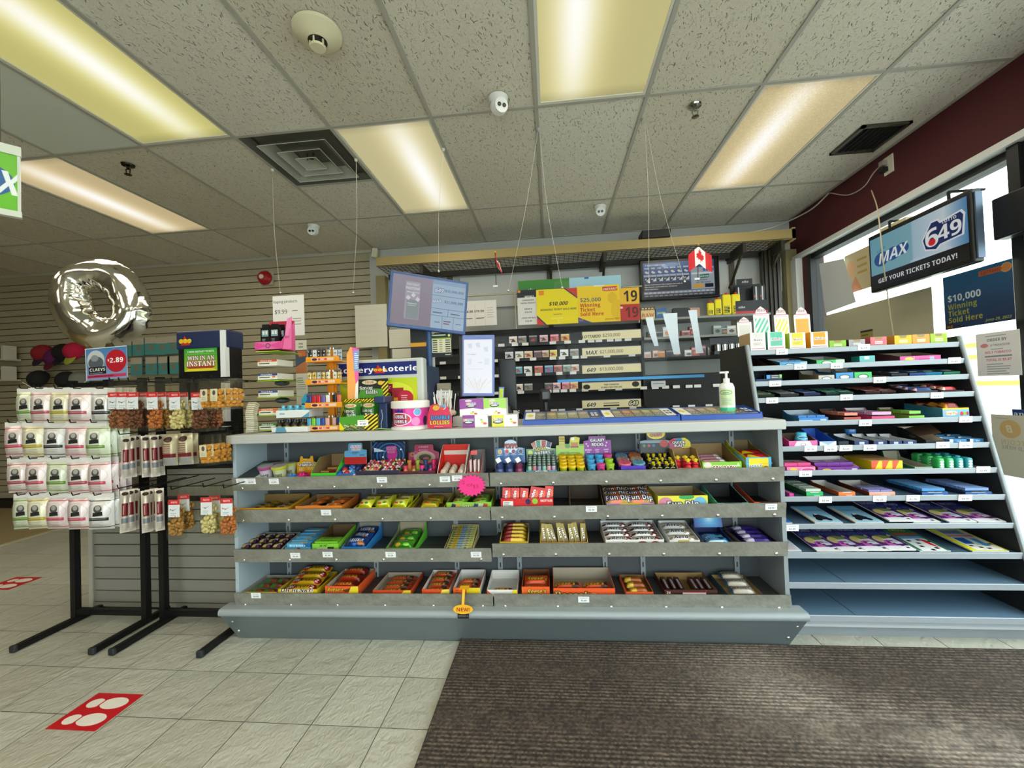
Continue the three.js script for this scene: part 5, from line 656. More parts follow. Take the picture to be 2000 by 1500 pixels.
s=gTray(7,1536,1593,912,898,0.13,'bright pink tray of round pink gum packs',{out:'#e86aa4',inn:'#b9b4b0',knee:0.5,bow:0.5,front:print(150,44,(g,w,h)=>{bg(g,w,h,'#f07ab0');el(g,36,26,20,14,'#f2c93a');el(g,110,30,34,18,'#e04a94','#f8cfe2',4);})});
const rollP=(c,c2)=>print(90,110,(g,w,h)=>{bg(g,w,h,c);el(g,44,54,38,40,c2);el(g,44,54,26,18,'#d9a93a');tx(g,'TAPE',44,56,18,'#4a1a3a',{st:'#f5e6b8'});});
fill2(s,pack('gum_roll',0.06,0.018,0.075,simple('#e24a8c'),'#d13a7c','gloss',rollP('#ea5f9c','#f29ac0')),{label:'pink rounded gum pack in the bright pink tray',cols:2,rows:1,y0:0.018,cat:'gum pack'});
s=gTray(7,1597,1678,912,890,0.13,'purple and white tray of round purple gum packs',{out:'#8a2a94',inn:'#d0cccb',side:'#5a2a1f',knee:0.4,bow:0.4,hb:0.05,front:print(230,44,(g,w,h)=>{bg(g,w,h,'#7a2a96','#5e1f84');el(g,50,30,24,12,'#e2b83a');bx(g,190,20,30,22,'#ddd6e0');el(g,120,36,36,12,'#a066b8');})});
fill2(s,pack('gum_roll',0.058,0.02,0.075,simple('#6a2488'),'#5a1c78','gloss',rollP('#6f2a94','#9a5fb8')),{label:'purple rounded gum pack in the purple tray',cols:3,rows:1,y0:0.016,cat:'gum pack',dx:-0.004});
s=gspot(7,1702,1766,905);fill2({...s,d:0.2},pack('candy_carton',s.w /3,0.042,0.19,print(70,60,(g,w,h)=>{bg(g,w,h,'#e9cf1c');pg(g,[[0,0],[50,0],[20,60],[0,60]],'#e0502a');}),'#d9c01c','gloss',print(80,220,(g,w,h)=>{bg(g,w,h,'#ead327');for(const y of[20,90,160]){bx(g,0,y,w,26,'#d98a7a');tx(g,'NERDS',38,y+46,20,'#fff',{st:'#c03048'});el(g,24,y+8,12,8,'#c9303a');}})),{label:'yellow and red crunchy candy carton',cols:3,rows:1,D:0.19,y0:0.001,cat:'candy box'});
gTray(7,1786,1822,912,890,0.2,'empty grey-green gum tray beside the yellow cartons',{out:'#9ab09a',inn:'#a5a28f',side:'#1f6a4a',knee:0.9,bow:0.4,hb:0.06});
[['#2fae5a','green'],['#36b568','green'],['#2a9f9a','teal'],['#2a93a0','teal']].forEach(([c,n],i)=>{const q=gspot(7,1829+18.5*i,1843+18.5*i,905);for(let j=0;j<3;j++){const t=thing('gum_bottle',`${n} gum dispenser, ${FROML[i]}, ${ORD[j]} row on the seventh rack shelf`,'gum',[q.x,q.y,q.z-0.012-0.055*j],0,'gum dispensers');const m=mb();m.geo(new RoundedBoxGeometry(0.03,0.052+0.006*j,0.045,3,0.01).translate(0,0.027,0),c);m.part('body',t,'gloss');const w=mb();for(let k=0;k<3;k++){w.at(0,0.012+0.012*k,0.02);w.geo(new THREE.SphereGeometry(0.0085,10,8).scale(1.2,0.8,0.6),'#dfeeee');}w.part('gum_beads',t,'gloss');}});
s=gTray(8,1541,1551,964,945,0.2,'magenta tray cut off by the counter edge',{out:'#e0359c',inn:'#d9b5c6',knee:0.6,bow:0.6});
const deepT=(xl,xr,c,sd,inn,l)=>gTray(8,xl,xr,961,937,0.22,l,{out:c,inn,side:sd,knee:0.9,bow:0.45,front:print(110,40,(g,w,h)=>{bg(g,w,h,c);bx(g,50,24,40,10,'rgba(255,255,255,.5)');pg(g,[[20,0],[90,0],[80,8],[30,8]],inn);})});
s=deepT(1574,1608,'#2aae62','#15582f','#cfd2cc','deep green gum tray of pale green packs');fill2(s,pack('gum_pack',s.w-0.012,0.012,0.045,simple('#c4d6c6'),'#b3c6b4','gloss',print(90,60,(g,w,h)=>{bg(g,w,h,'#cfdccd');bx(g,0,10,w,14,'#86a890');})),{label:'pale green gum pack in the deep green tray',cols:1,rows:4,y0:0.024,cat:'gum pack'});
deepT(1637,1671,'#ee7a3a','#a5481f','#d0cfcb','deep orange gum tray, empty inside');
s=deepT(1697,1749,'#e9a992','#6a2f1c','#c6c2bb','deep brown gum tray of violet packs');fill2(s,pack('gum_pack',s.w /2-0.008,0.012,0.04,simple('#8a86c8'),'#7a76b8','gloss',print(80,50,(g,w,h)=>{bg(g,w,h,'#8f8acb');bx(g,0,8,w,10,'#c9c6e6');})),{label:'violet gum pack in the deep brown tray',cols:2,rows:2,D:0.1,y0:0.016,cat:'gum pack'});
for(const[xl,xr,c,n] of[[1800,1852,'#3f8fd0','left'],[1885,1938,'#6f95d8','right']]){s=deepT(xl,xr,'#2a5fa0','#152a52','#c9c7c2',`deep navy tray of striped blue gum packs, ${n} one of two`);fill2(s,pack('gum_pack',s.w-0.016,0.012,0.016,simple(c),c,'gloss',print(120,24,(g,w,h)=>{bg(g,w,h,c);bx(g,0,5,w,8,'#dbe6f4');})),{label:`striped blue gum pack in the ${n} navy tray`,cols:1,rows:10,y0:0.02,cat:'gum pack'});}
const mag=(draw)=>print(230,300,draw);
const puzzle=mag((g,w,h)=>{bg(g,w,h,'#1c1c62','#7a2a8a');tx(g,'WORD',96,44,50,'#b9bce6',{st:'#14143f'});tx(g,'PUZZLES',118,98,50,'#5f7ac8',{st:'#14143f'});el(g,200,128,18,12,'#c9c9c9');el(g,110,148,78,26,'#8d9a4a');el(g,60,176,46,40,'#e6cf86');pg(g,[[84,172],[190,162],[210,230],[90,240]],'#e9e9f2');pg(g,[[70,196],[120,184],[130,260],[60,290]],'#d268c0');bx(g,0,254,w,46,'#efeef4');for(const[x,y] of[[120,220],[156,244],[200,230],[90,206],[176,270]]) bx(g,x,y,26,14,'#241a3a');bx(g,96,190,60,12,'#a51f80');tx(g,'FUN',170,200,22,'#7a86a8');});
const moto=mag((g,w,h)=>{bg(g,w,h,'#6fb8e0','#a9d6ea');tx(g,'MOTORCYCLE',116,84,36,'#4f7a8c',{sx:0.86});pg(g,[[0,40],[30,30],[36,280],[0,300]],'#d9d2c0');for(let k=0;k<12;k++) bx(g,200,20+20*k,24,8,k%2?'#c97a7a':'#9ab0c0');pg(g,[[60,200],[90,150],[130,160],[170,210],[150,250],[76,250]],'#23222c');el(g,76,244,24,24,'#15151a');el(g,158,244,24,24,'#15151a');pg(g,[[90,170],[110,130],[134,160]],'#e2e2e6');});
const kids=mag((g,w,h)=>{bg(g,w,h,'#2a72c9');tx(g,'KIDS',60,80,60,'#f0f0f0');el(g,120,70,20,18,'#e9d23a');el(g,150,220,66,50,'#d9452f');el(g,60,240,50,40,'#e9b08a');});
const cross=mag((g,w,h)=>{bg(g,w,h,'#2f7a52');tx(g,'CROSS',110,32,44,'#e3d63a',{i:1});bx(g,20,70,190,40,'#a8584a');bx(g,24,120,180,180,'#eef1f2');bx(g,24,120,180,30,'#6fa6dc');for(const[x,y] of[[40,170],[80,200],[120,160],[60,240],[150,260],[180,180],[100,280]]) bx(g,x,y,30,18,'#17181c');pg(g,[[150,160],[190,170],[196,270],[160,230]],'#e2262e');});
const yel=mag((g,w,h)=>{bg(g,w,h,'#e3df1e');bx(g,36,20,180,270,'#eceae0');bx(g,50,30,140,60,'#8fa3b5');tx(g,'SUDOKU',118,60,30,'#2a4a6a');bx(g,40,100,170,26,'#d98a94');bx(g,50,136,70,80,'#2358a8');pg(g,[[120,130],[190,140],[180,240],[110,230]],'#b9c9c4');bx(g,150,150,40,90,'#3f8fc9');for(const[x,y] of[[50,230],[90,250],[190,210],[130,262]]) bx(g,x,y,26,14,'#17181c');});
const white=mag((g,w,h)=>{bg(g,w,h,'#dcebf3');tx(g,'PUZZLE',110,60,46,'#3a4a5a');bx(g,150,120,40,70,'#e0357a');el(g,170,120,26,22,'#1f2a3a');for(let k=0;k<8;k++) bx(g,20,210+k*10,180,4,'#e9a0a8');});
const magW=0.115,proto={};
const addMag=(k,xl,p,label,w=magW,l=0.2,edge='#e9e7e2',y0=0,lift=0.10)=>{const q=G(k,xl,1000,0.012);const key=p.v0+'_'+w;const x=Pz(xl,toPx(V(1.5,GH[k],gz(GH[k])))[1],gz(GH[k])-0.012).x+w /2;let o;if(!proto[key]){const m=mb();m.box(-w /2,0,-l,w /2,0.006,0,{all:edge,t:p,l:'#c9c7c4'});o=proto[key]=m.single('magazine',label,'magazine',[0,0,0],0,undefined,'gloss');}else o=dup(proto[key],label);o.position.set(Math.max(x,GXL+w /2+0.004),GH[k]-0.006+y0,gz(GH[k])-0.014);o.rotation.x=lift;tag(o,label,'magazine',null);return o;};
addMag(9,1500,kids,'blue children\'s magazine cut off by the counter, on the ninth rack shelf',0.07);
addMag(9,1592,moto,'light blue motorcycle magazine, left copy',0.125);addMag(9,1671,moto,'light blue motorcycle magazine, right copy',0.125);
[1738,1785,1855,1912].forEach((x,i)=>addMag(9,x,puzzle,`purple puzzle magazine on the upper magazine shelf, ${FROML[i]}`,0.115,0.24,undefined,0.007*(i===0),0.12));
addMag(10,1500,white,'white and pink puzzle magazine at the left end of the lower magazine shelf',0.09);
[1596,1643,1690,1737].forEach((x,i)=>addMag(10,x,puzzle,`purple puzzle magazine on the lower magazine shelf, ${FROML[i]}`,0.115,0.24,undefined,0.002*i,0.12));
addMag(10,1797,cross,'green crossword magazine on the lower magazine shelf',0.13,0.24,undefined,0.001);addMag(10,1900,yel,'yellow-bordered puzzle magazine at the right end of the lower magazine shelf',0.15,0.24);
const cnt={};
for(const[k,x,y,w] of[[1,1527,687,0],[1,1687,678,0],[2,1563,716,0],[2,1634,714,0],[2,1864,704,0],[3,1514,749,0],[3,1718,742,0],[4,1508,782,0],[4,1653,776,0],[4,1830,772,0],[5,1690,826,0],[5,1886,819,0],[6,1583,876,0],[6,1622,876,0],[6,1652,875,0],[6,1699,874,0],[6,1841,869,0],[6,1886,869,0],[7,1573,925,0],[7,1920,917,0],[8,1612,976,0],[8,1718,974,0],[8,1783,973,0],[8,1885,972,0],[9,1547,1031,0]]){const z=gz(GH[k])+0.0085,p=Pz(x,y,z);cnt[k]=(cnt[k]??-1)+1;priceTag([Math.max(p.x,GXL+0.03),p.y,z],0,`white price tag on the ${['', 'first', 'second', 'third', 'fourth', 'fifth', 'sixth', 'seventh', 'eighth', 'ninth'][k]} rack shelf edge, ${FROML[cnt[k]]}`,0.12,0.058,0.03);}
}
// ---------- goods standing on the worktop ----------
const onTop=(x,y,d=0.1)=>{const p=Py(x,y,cTop);return p;};
const CT_=(x,z)=>[x,cTop,z];
{
let q,m,t;
const wAt=(xl,xr,y,z)=>Pz(xr,y,z).x-Pz(xl,y,z).x,hAtZ=(x,y0,y1,z)=>Pz(x,y1,z).y-Pz(x,y0,z).y;
t=thing('card_dispenser','curled stack of cream paper cards at the left end of the worktop','card stack',CT_(Pz(492,840,-2.0).x,-2.0));
m=mb();for(let k=0;k<16;k++){m.at(0.004*Math.sin(k*0.4),0.003+0.0095*k,-0.006*(k>9?(k-9)*0.6:0),0.1,-0.1-0.02*k);m.box(-0.02,0,-0.015,0.02,0.008,0.02,k%3?'#d8d2bc':'#c9c2a8');}m.part('cards',t);
{const z=-2.03,a=Pz(503,838,z),b=Pz(548,838,z),H=hAtZ(520,842,682,z),w=b.x-a.x,d=0.2;t=thing('clear_cabinet','clear acrylic cabinet with glowing lime shelf edges','display cabinet',[(a.x+b.x) /2,cTop,z]);
const c=mb();for(const s of[-1,1]) c.box(s*w /2-0.001,0,-d,s*w /2+0.001,H,0,'#ffffff');c.box(-w /2,0,-d,w /2,H,-d+0.002,'#ffffff');c.part('acrylic_shell',t,clearM);
for(let k=0;k<5;k++){const y=H*[0.02,0.2,0.42,0.6,0.985][k]+(k===3?0.01:0);mb().box(-w /2,y,-d,w /2,y+0.003,0,{all:'#a4cf2c',f:'#b9ef2e'}).part('lime_shelf',t,'gloss');}
const cs=['#3f7a3a','#d9691f','#2c4a8f','#2a3f86','#c9541f'];
[0.02,0.2,0.42,0.63,0.80].forEach((f,i)=>{const bx_=mb();bx_.box(-w /2+0.006,0,-0.14,w /2-0.014,0.032,-0.004,{all:'#e4e2d6',f:print(130,44,(g,W,h)=>{bg(g,W,h,'#e9e6d8');bx(g,0,0,W,16,cs[i]);tx(g,'Cheap & Best',56,9,12,'#f2f2e8',{i:1});bx(g,10,24,70,6,'#3a3a3a');if(i%2) bx(g,96,18,20,12,'#e2762a');})}).single('small_carton',`small white carton with ${['green', 'orange', 'blue', 'navy', 'rust'][i]} band in the clear cabinet, ${['bottom', 'second', 'third', 'fourth', 'top'][i]} shelf`,'carton',[(a.x+b.x) /2,cTop+H*f+0.005,z],0);});
[0.3,0.52,0.1].forEach((f,i)=>{const s=mb();s.geo(new THREE.SphereGeometry(0.03,12,8).scale(1.2,0.55,1.4),'#3c4248');s.single('sunglasses_case',`dark rounded case inside the clear cabinet, ${['middle', 'upper middle', 'bottom'][i]}`,'case',[(a.x+b.x) /2+0.01,cTop+H*f+0.035,z-0.1],0,null,'gloss');});
const yT=cTop+H+0.003;t=thing('pack_display','pink fold-out tray of black accessory packs on the clear cabinet','display box',[(a.x+b.x) /2+0.005,yT,z]);
const pk=print(150,40,(g,W,h)=>{bg(g,W,h,'#e04a94');for(let k=0;k<10;k++) pg(g,[[75,20],[k*16,0],[k*16+7,0]],'#f08abf');for(let k=0;k<10;k++) pg(g,[[75,20],[k*16,40],[k*16+7,40]],'#f08abf');el(g,75,20,12,10,'#c96a9a','#5a1f3a',3);});
m=mb();const W=w+0.02;m.box(-W /2,0,-0.12,W /2,0.002,0,'#d9407f');m.q([-W /2,0,0],[W /2,0,0],[W /2,0.042,0],[-W /2,0.042,0],pk);m.q([W /2,0,0],[W /2,0,-0.12],[W /2,0.17,-0.12],[W /2,0.042,0],'#e9629f');m.q([W /2,0.17,-0.12],[W /2,0,-0.12],[-W /2,0,-0.12],[-W /2,0.17,-0.12],'#c0203a');m.part('tray',t);
m=mb();m.prism([[0,0],[0.05,0],[0.055,0.17],[0.03,0.16]],-0.002,0,print(90,170,(g,W2,h)=>{bg(g,W2,h,'#ea6fa8');for(let k=0;k<12;k++) pg(g,[[45,110],[k*10-10,0],[k*10-5,0]],'#f6a3ca');tx(g,'zero',44,104,20,'#8a2458');}),'#e04a94');const f=m.part('side_wing',t);f.position.set(W /2,0,-0.01);
const pP=print(110,150,(g,W2,h)=>{bg(g,W2,h,'#0f1012');bx(g,16,24,76,58,'#a9b8bc');bx(g,28,36,16,30,'#e8eeee');bx(g,62,34,16,30,'#e8eeee');bx(g,20,66,66,12,'#6fa0b0');lines(g,18,104,50,4,9,'#b9bcbe',3);});
[[-0.028,0,'left front'],[0.028,0.004,'right front'],[-0.012,-0.03,'left rear'],[0.04,-0.028,'right rear']].forEach(([x,zz,n])=>{const s=mb();s.box(-0.026,0,-0.014,0.026,0.085,0.004,{all:'#101114',f:pP});s.box(-0.02,0.085,-0.004,0.02,0.104,0,'#15161a');s.single('accessory_pack',`black hang-tab accessory pack in the pink tray, ${n}`,'package',[(a.x+b.x) /2+x,yT+0.036,z-0.03+zz],0,null,'gloss');});
}
const sheet=(xl,yt,xr,yb,z,draw,name,label,cat,W=150,fi='paper',th=0.002)=>{const a=Pz(xl,(yt+yb) /2,z),b=Pz(xr,(yt+yb) /2,z),c=Pz((xl+xr) /2,yt,z),d=Pz((xl+xr) /2,yb,z),w=b.x-a.x,h=c.y-d.y;const s=mb();s.box(-w /2,0,-th,w /2,h,0,{all:'#d9d8d3',f:draw?print(W,Math.round(W*h /w),draw):'#e4e1d6'});return s.single(name,label,cat,[(c.x+d.x) /2,d.y,z],0,null,fi);};
sheet(533,577,594,656,-2.594,(g,w,h)=>{bg(g,w,h,'#ece9e4');tx(g,'Vaping products',62,28,16,'#333',{b:0});tx(g,'$9.99',40,74,25,'#222',{b:0});bx(g,94,70,26,3,'#777');for(const y of[106,118,132]) bx(g,96,y,40,3,'#888');},'price_sheet','white vaping price sheet reading $9.99 above the clear cabinet','sign',152);
sheet(578,664,600,790,-2.594,(g,w,h)=>{bg(g,w,h,'#d9d8c6');tx(g,'THE',32,22,14,'#333');tx(g,'KER',32,40,14,'#333');bx(g,0,56,w,130,'#3a4a5e');pg(g,[[0,150],[70,110],[70,186],[0,186]],'#b5713f');pg(g,[[10,60],[60,60],[60,90],[20,96]],'#c9642a');lines(g,6,210,54,6,12,'#6a6a60',3);},'brochure','tall leaflet with dark photo behind the clear cabinet','leaflet',66);
for(const[xl,xr,yf,y0,n,c,hd] of[[536,606,792,0.072,'upper white tray of light blue energy shots with blue header','#49a9c9',1],[527,604,826,0.001,'lower white tray of black and gold energy shots','#2a2418',0]]){
const z=hd?-1.985:-1.96,a=Pz(xl,yf,z),b=Pz(xr,yf,z),w=(b.x-a.x)*0.92,hf=hd?0.04:0.028;t=thing('shot_tray',n,'display box',[(a.x+b.x) /2,cTop+y0,z]);
carton(w,0.13,hf,hf+0.012,{out:'#dfe3e2',inn:'#c9c9c4',front:print(190,60,(g,W,h)=>{bg(g,W,h,'#e2e6e6');pg(g,hd?[[140,60],[190,16],[190,60]]:[[26,0],[70,0],[80,60],[20,60]],'#5a9ab5');if(hd){bx(g,20,20,30,12,'#8fb0bb');}})}).part('tray',t);
if(hd){m=mb();m.at(0.05,0.05,-0.08);m.prism([[-0.05,0],[0.07,0],[0.07,0.05],[0.05,0.068],[0.02,0.075],[-0.03,0.072],[-0.05,0.045]],-0.002,0,print(180,120,(g,W,h)=>{bg(g,W,h,'#3aa0be');bx(g,0,86,W,40,'#16181a');tx(g,'5',52,34,40,'#111');tx(g,'hour',92,38,22,'#111');tx(g,'ENERGY',88,68,28,'#111',{i:1});tx(g,'EXTRA',120,102,18,'#ddd');el(g,16,92,4,4,'#111');}),'#3aa0be');m.part('header_card',t,'gloss');for(const s of[-1,1]) mb().box(s*w*0.42-0.004,-0.071,-0.1,s*w*0.42+0.004,0,-0.09,'#d5d9d8').part('support_leg',t);}
for(let i=0;i<4;i++) for(let j=0;j<2;j++){const o=thing('energy_shot',`${hd ? 'light blue' : 'black and gold'} energy shot bottle, ${ORD[j]} row ${FROML[i]}`,'bottle',[(a.x+b.x) /2-w /2+w*(i+0.6) /4.6,cTop+y0+0.004,z-0.026-0.045*j],0,'energy shots');mb().lathe([[0.001,0],[0.017,0],[0.0175,0.034],[0.008,0.048]],14,hd?[c,print(50,40,(g,W,h)=>{bg(g,W,h,c);tx(g,'5hr',25,20,14,'#1a3a4a');}),c]:[c,print(50,40,(g,W,h)=>{bg(g,W,h,'#1d1a12');bx(g,4,8,42,24,'#b5a03a');bx(g,10,14,28,8,'#2a2414');}),c]).part('bottle',o,'gloss');mb().lathe([[0.009,0.047],[0.009,0.06],[0.001,0.061]],10,hd?'#6fc3dc':'#17181a').part('cap',o,'gloss');}
}
{const z=-1.985,a=Pz(596,840,z),b=Pz(672,840,z),w=b.x-a.x,cx=(a.x+b.x) /2,H=0.42;t=thing('lighter_stand','four-tier orange lighter stand with pink and white side panel','display stand',[cx,cTop,z]);
const P=print(150,34,(g,W,h)=>{bg(g,W,h,'#f0a020','#e8921a');bx(g,26,8,100,18,'#e8c9b0');el(g,40,17,12,8,'#4a1a3a');bx(g,56,11,40,12,'#e0482a');tx(g,'BIC',76,17,11,'#fff');});
const ys=[0.004,0.12,0.238,0.352];
for(const[k,y] of ys.entries()){m=mb();const wv=w*(1-0.05*k);m.box(-wv /2,y,-0.1,wv /2,y+0.006,0,'#ea981c');m.box(-wv /2,y,0,wv /2,y+0.026,0.004,{all:'#ee9a1a',f:P});m.part('tier',t,'plastic');}
m=mb();m.box(-0.03,0,-0.1,0.02,H,-0.09,'#e08c18');m.box(-0.012,0,-0.09,0.014,H,-0.075,'#e08c18');m.part('spine',t,'plastic');
m=mb();m.prism([[0,0],[0.075,0],[0.05,0.14],[0.062,0.42],[0.02,0.43],[0,0.39]],-0.002,0.002,print(110,440,(g,W,h)=>{bg(g,W,h,'#f09a20');pg(g,[[40,0],[110,0],[110,250],[60,200]],'#e8489a');pg(g,[[60,200],[110,150],[110,440],[30,440]],'#e9e2d4');bx(g,50,20,44,110,'#6f8fc9');lines(g,56,34,30,8,11,'#e9ecf2',4);tx(g,'BIC',72,320,44,'#1d1d1d',{rot:-1.4,i:1});}),'#e8921a');const o=m.part('side_panel',t,'plastic');o.position.set(w /2-0.012,0,-0.07);o.rotation.y=0.35;
const cols=[['#57a8cf','#7ac83a','#57a8cf','#2a4aa0','#e0a9a0','#d9b0a8','#2a3a86'],['#28408c','#c4202a','#d0242c','#6a5fa0','#e4e0e0','#2a2228','#d9705a'],['#c9b26a','#c9a84a','#b0b0a8','#c3a04a','#d9d3b5','#e0dccb','#bda55a'],['#2a2a30','#cfd0d2','#24262c','#3a2226','#a8a48a','#c9ccd0','#93a9b8']];
const cn=['bottom','second from bottom','third from bottom','top'];
ys.forEach((y,k)=>{for(let i=0;i<7;i++){const L=thing('lighter',`disposable lighter on the ${cn[k]} tier of the orange stand, ${FROML[i]}`,'lighter',[cx-w*(1-0.05*k) /2+0.014+(w-0.03)*i /7*0.98,cTop+y+0.006,z-0.014-(i>4?0.02:0)],0,'lighters on the orange stand');mb().geo(new RoundedBoxGeometry(0.021,0.058,0.011,3,0.005).translate(0,0.029,0),k>1?print(40,90,(g,W,h)=>{bg(g,W,h,cols[k][i]);for(let n=0;n<5;n++) el(g,6+(n*13+i*7)%30,14+n*15,7,5,n%2?'#2a2420':'#efeade');}):cols[k][i]).part('body',L,'gloss');mb().box(-0.009,0.058,-0.005,0.009,0.068,0.005,'#c9cbcd').part('metal_hood',L,'chrome');}});
}
{const z=-1.965,a=Pz(663,838,z),b=Pz(738,838,z),w=b.x-a.x,cx=(a.x+b.x) /2;t=thing('pouch_box','black and yellow hazard-striped box of sour candy pouches','display box',[cx,cTop,z]);
const head=print(240,130,(g,W,h)=>{bg(g,W,h,'#14170f');hazard(g,0,0,44,h,13);hazard(g,196,20,44,h,13);pg(g,[[40,130],[60,60],[200,70],[210,130]],'#4f9a2a');el(g,118,24,48,15,'#d9cfa8');tx(g,'SOUR',118,25,22,'#b3341c');tx(g,'Smog',96,60,32,'#f2f2ee',{st:'#10120c',f:'serif'});tx(g,'Balls',132,88,32,'#f2f2ee',{st:'#10120c',f:'serif'});el(g,190,30,18,14,'#e0b92a');});
m=mb();m.box(-w /2,0,-0.12,w /2,0.003,0,'#20241a');m.box(-w /2,0,-0.123,w /2,0.255,-0.12,{all:'#1a1d14'});m.at(0,0.16,-0.118);m.box(-w /2+0.01,0,0,w /2+0.012,0.1,0.002,{all:'#1a1d14',f:head});m.m=null;const fr=print(230,130,(g,W,h)=>{bg(g,W,h,'#4a9a24');hazard(g,150,0,80,h,15);pg(g,[[0,130],[0,40],[40,130]],'#e8d21a');for(let k=0;k<60;k++) el(g,30+(k*37)%120,80+(k*23)%56,6,5,['#8a2a3a','#3a4a2a','#c9b26a','#6a3a6a','#d9d3c0'][k%5]);});m.q([-w /2,0,0],[w /2,0,0],[w /2,0.082,0],[-w /2,0.07,0],fr);for(const s of[-1,1]) m.q([s*w /2,0,0],[s*w /2,0,-0.12],[s*w /2,0.15,-0.12],[s*w /2,0.07,0],print(70,90,(g,W,h)=>hazard(g,0,0,W,h,13)));m.part('box',t);
const pp=print(120,190,(g,W,h)=>{bg(g,W,h,'#3f8f2a','#1d4a14');hazard(g,0,0,W,24,12);el(g,60,44,42,13,'#d9cfa8');tx(g,'SOUR',60,45,19,'#b3341c');tx(g,'Smog',50,76,27,'#f2f2ee',{st:'#10120c',f:'serif'});tx(g,'Balls',68,102,27,'#f2f2ee',{st:'#10120c',f:'serif'});el(g,36,136,20,20,'#b9c9a5');el(g,60,164,40,16,'#79c02e');});
[[-0.055,-0.03,'left front'],[0.048,-0.034,'right front'],[-0.04,-0.07,'left rear'],[0.06,-0.072,'right rear']].forEach(([x,zz,n])=>{m=mb();m.at(0,0,0,0,Math.PI /2,0);m.pillow(0.088,0.15,0.022,pp,'#2a6a1c',6,6,0.03);const o=m.single('candy_pouch',`green sour candy pouch standing in the hazard box, ${n}`,'candy pouch',[cx+x*0.9,cTop+0.082,z+zz-0.006],0,'sour candy pouches','foil');o.rotation.x=-0.1;});
priceTag([cx+0.025,cTop+0.038,z+0.003],0,'white price tag on the hazard-striped pouch box',0,0.055,0.03);
}
{const z=-1.975,p=Pz(747,838,z);t=thing('ticket_checker','navy blue lottery ticket checker beside the pink bubble gum tub','device',[p.x,cTop,z]);mb().geo(new RoundedBoxGeometry(0.055,0.035,0.1,3,0.006).translate(0,0.15,-0.02),'#1f3560').geo(new RoundedBoxGeometry(0.045,0.135,0.06,3,0.006).translate(0.004,0.068,-0.03),'#1a2f58').part('body',t,'plastic');wire([[0.0,0.1,0.003],[0.004,0.06,0.006],[-0.002,0.03,0.008],[0.0,0.006,0.01]],0.0018,std('#9aa6c0',0.6),t,'cord');wire([[-0.03,0.005,0.01],[0.0,0.008,0.018],[0.03,0.004,0.012],[0.06,0.004,0.01]],0.003,std('#7fb56a',0.7),t,'green_tie');}
{const z=-2.02,p=Pz(803,836,z),r=wAt(768,836,810,z) /2;t=thing('gum_tub','pink bubble gum tub with white lid on the worktop','tub',[p.x,cTop,z]);mb().lathe([[0.001,0.012],[r*0.93,0.012],[r*0.98,0.105]],40,['#e82a8c',print(360,130,(g,w,h)=>{const l=g.createLinearGradient(0,0,w,0);l.addColorStop(0,'#c9205a');l.addColorStop(0.4,'#e81f9a');l.addColorStop(1,'#f04aa8');g.fillStyle=l;g.fillRect(-3,-3,w+6,h+6);el(g,138,74,84,44,'#f3f0f0');el(g,138,74,78,38,'#c9162a');tx(g,'DUBBLE',138,58,30,'#fff',{st:'#3a1a5a'});tx(g,'BUBBLE',138,90,30,'#fff',{st:'#3a1a5a'});pg(g,[[100,30],[108,4],[124,18],[138,0],[150,18],[168,4],[172,30]],'#3a2a8c');el(g,262,30,24,24,'#6fa8d8','#c9dff0',4);el(g,250,92,30,28,'#f78ac4');bx(g,0,122,w,10,'#f3e6ee');el(g,326,90,22,32,'#3a2a4a');})]).part('tub',t,'gloss');mb().lathe([[0.001,0],[r*1.08,0],[r*1.08,0.01],[r*0.95,0.014]],40,'#e9e6df').part('base_tray',t,'plastic');mb().lathe([[r*1.0,0.102],[r*1.06,0.106],[r*1.06,0.134],[r*1.0,0.14],[0.001,0.14]],40,'#ece9e2').part('lid',t,'plastic');}
{const z=-2.04,p=Pz(868,832,z),r=wAt(836,898,800,z) /2*0.93;t=thing('lollipop_jar','clear jar of white-stick lollipops with pink and red label','jar',[p.x,cTop,z]);mb().lathe([[r*0.9,0.002],[r,0.02],[r,0.17],[r*1.06,0.178]],36,'#ffffff').part('jar',t,clearM);mb().lathe([[0.001,0.001],[r*0.9,0.002]],30,'#8a7f78').part('jar_base',t);
m=mb();m.at(0,0,r*0.93+0.016);m.prism([[-0.06,0.004],[0.06,0.004],[0.062,0.05],[0.045,0.1],[0.03,0.118],[0.004,0.112],[-0.02,0.122],[-0.045,0.112],[-0.058,0.06]],-0.001,0.001,print(220,220,(g,w,h)=>{bg(g,w,h,'#d81f4e');el(g,80,40,32,26,'#e0a52a','#7a1018',3);el(g,140,30,28,26,'#4fa0c9','#e8e0e0',4);el(g,132,44,22,14,'#e04a3a');tx(g,'DOUBLE',118,128,44,'#2fa0d8',{st:'#1a2a6a',sw:9});tx(g,'LOLLIES',110,172,46,'#ecd23a',{st:'#7a4a10',sw:7});lines(g,60,204,110,1,6,'#f3a9bb',4);}),'#d81f4e');m.part('label_card',t,'gloss');
const rr=rng(8);for(let k=0;k<24;k++){const A=rr()*6.28,R=r*0.78*Math.sqrt(rr()),o=mb(),h0=0.03+0.05*rr(),l=0.085+0.012*rr(),tx_=(rr()-0.5)*0.4,tz=(rr()-0.5)*0.4;o.rod([0,0,0],[0.07*tx_,l,0.07*tz],0.0022,'#ece9e4',6);o.geo(new THREE.SphereGeometry(0.013,10,8).translate(0,-0.008,0),['#d9a9b5','#b35a6a','#c9b59a','#8d5a4a','#e0d0c8'][k%5]);o.single('lollipop','white-stick lollipop standing in the clear jar','lollipop',[p.x+R*Math.cos(A),cTop+0.03+h0,z+R*Math.sin(A)],0,'lollipops in the jar','gloss');}
}
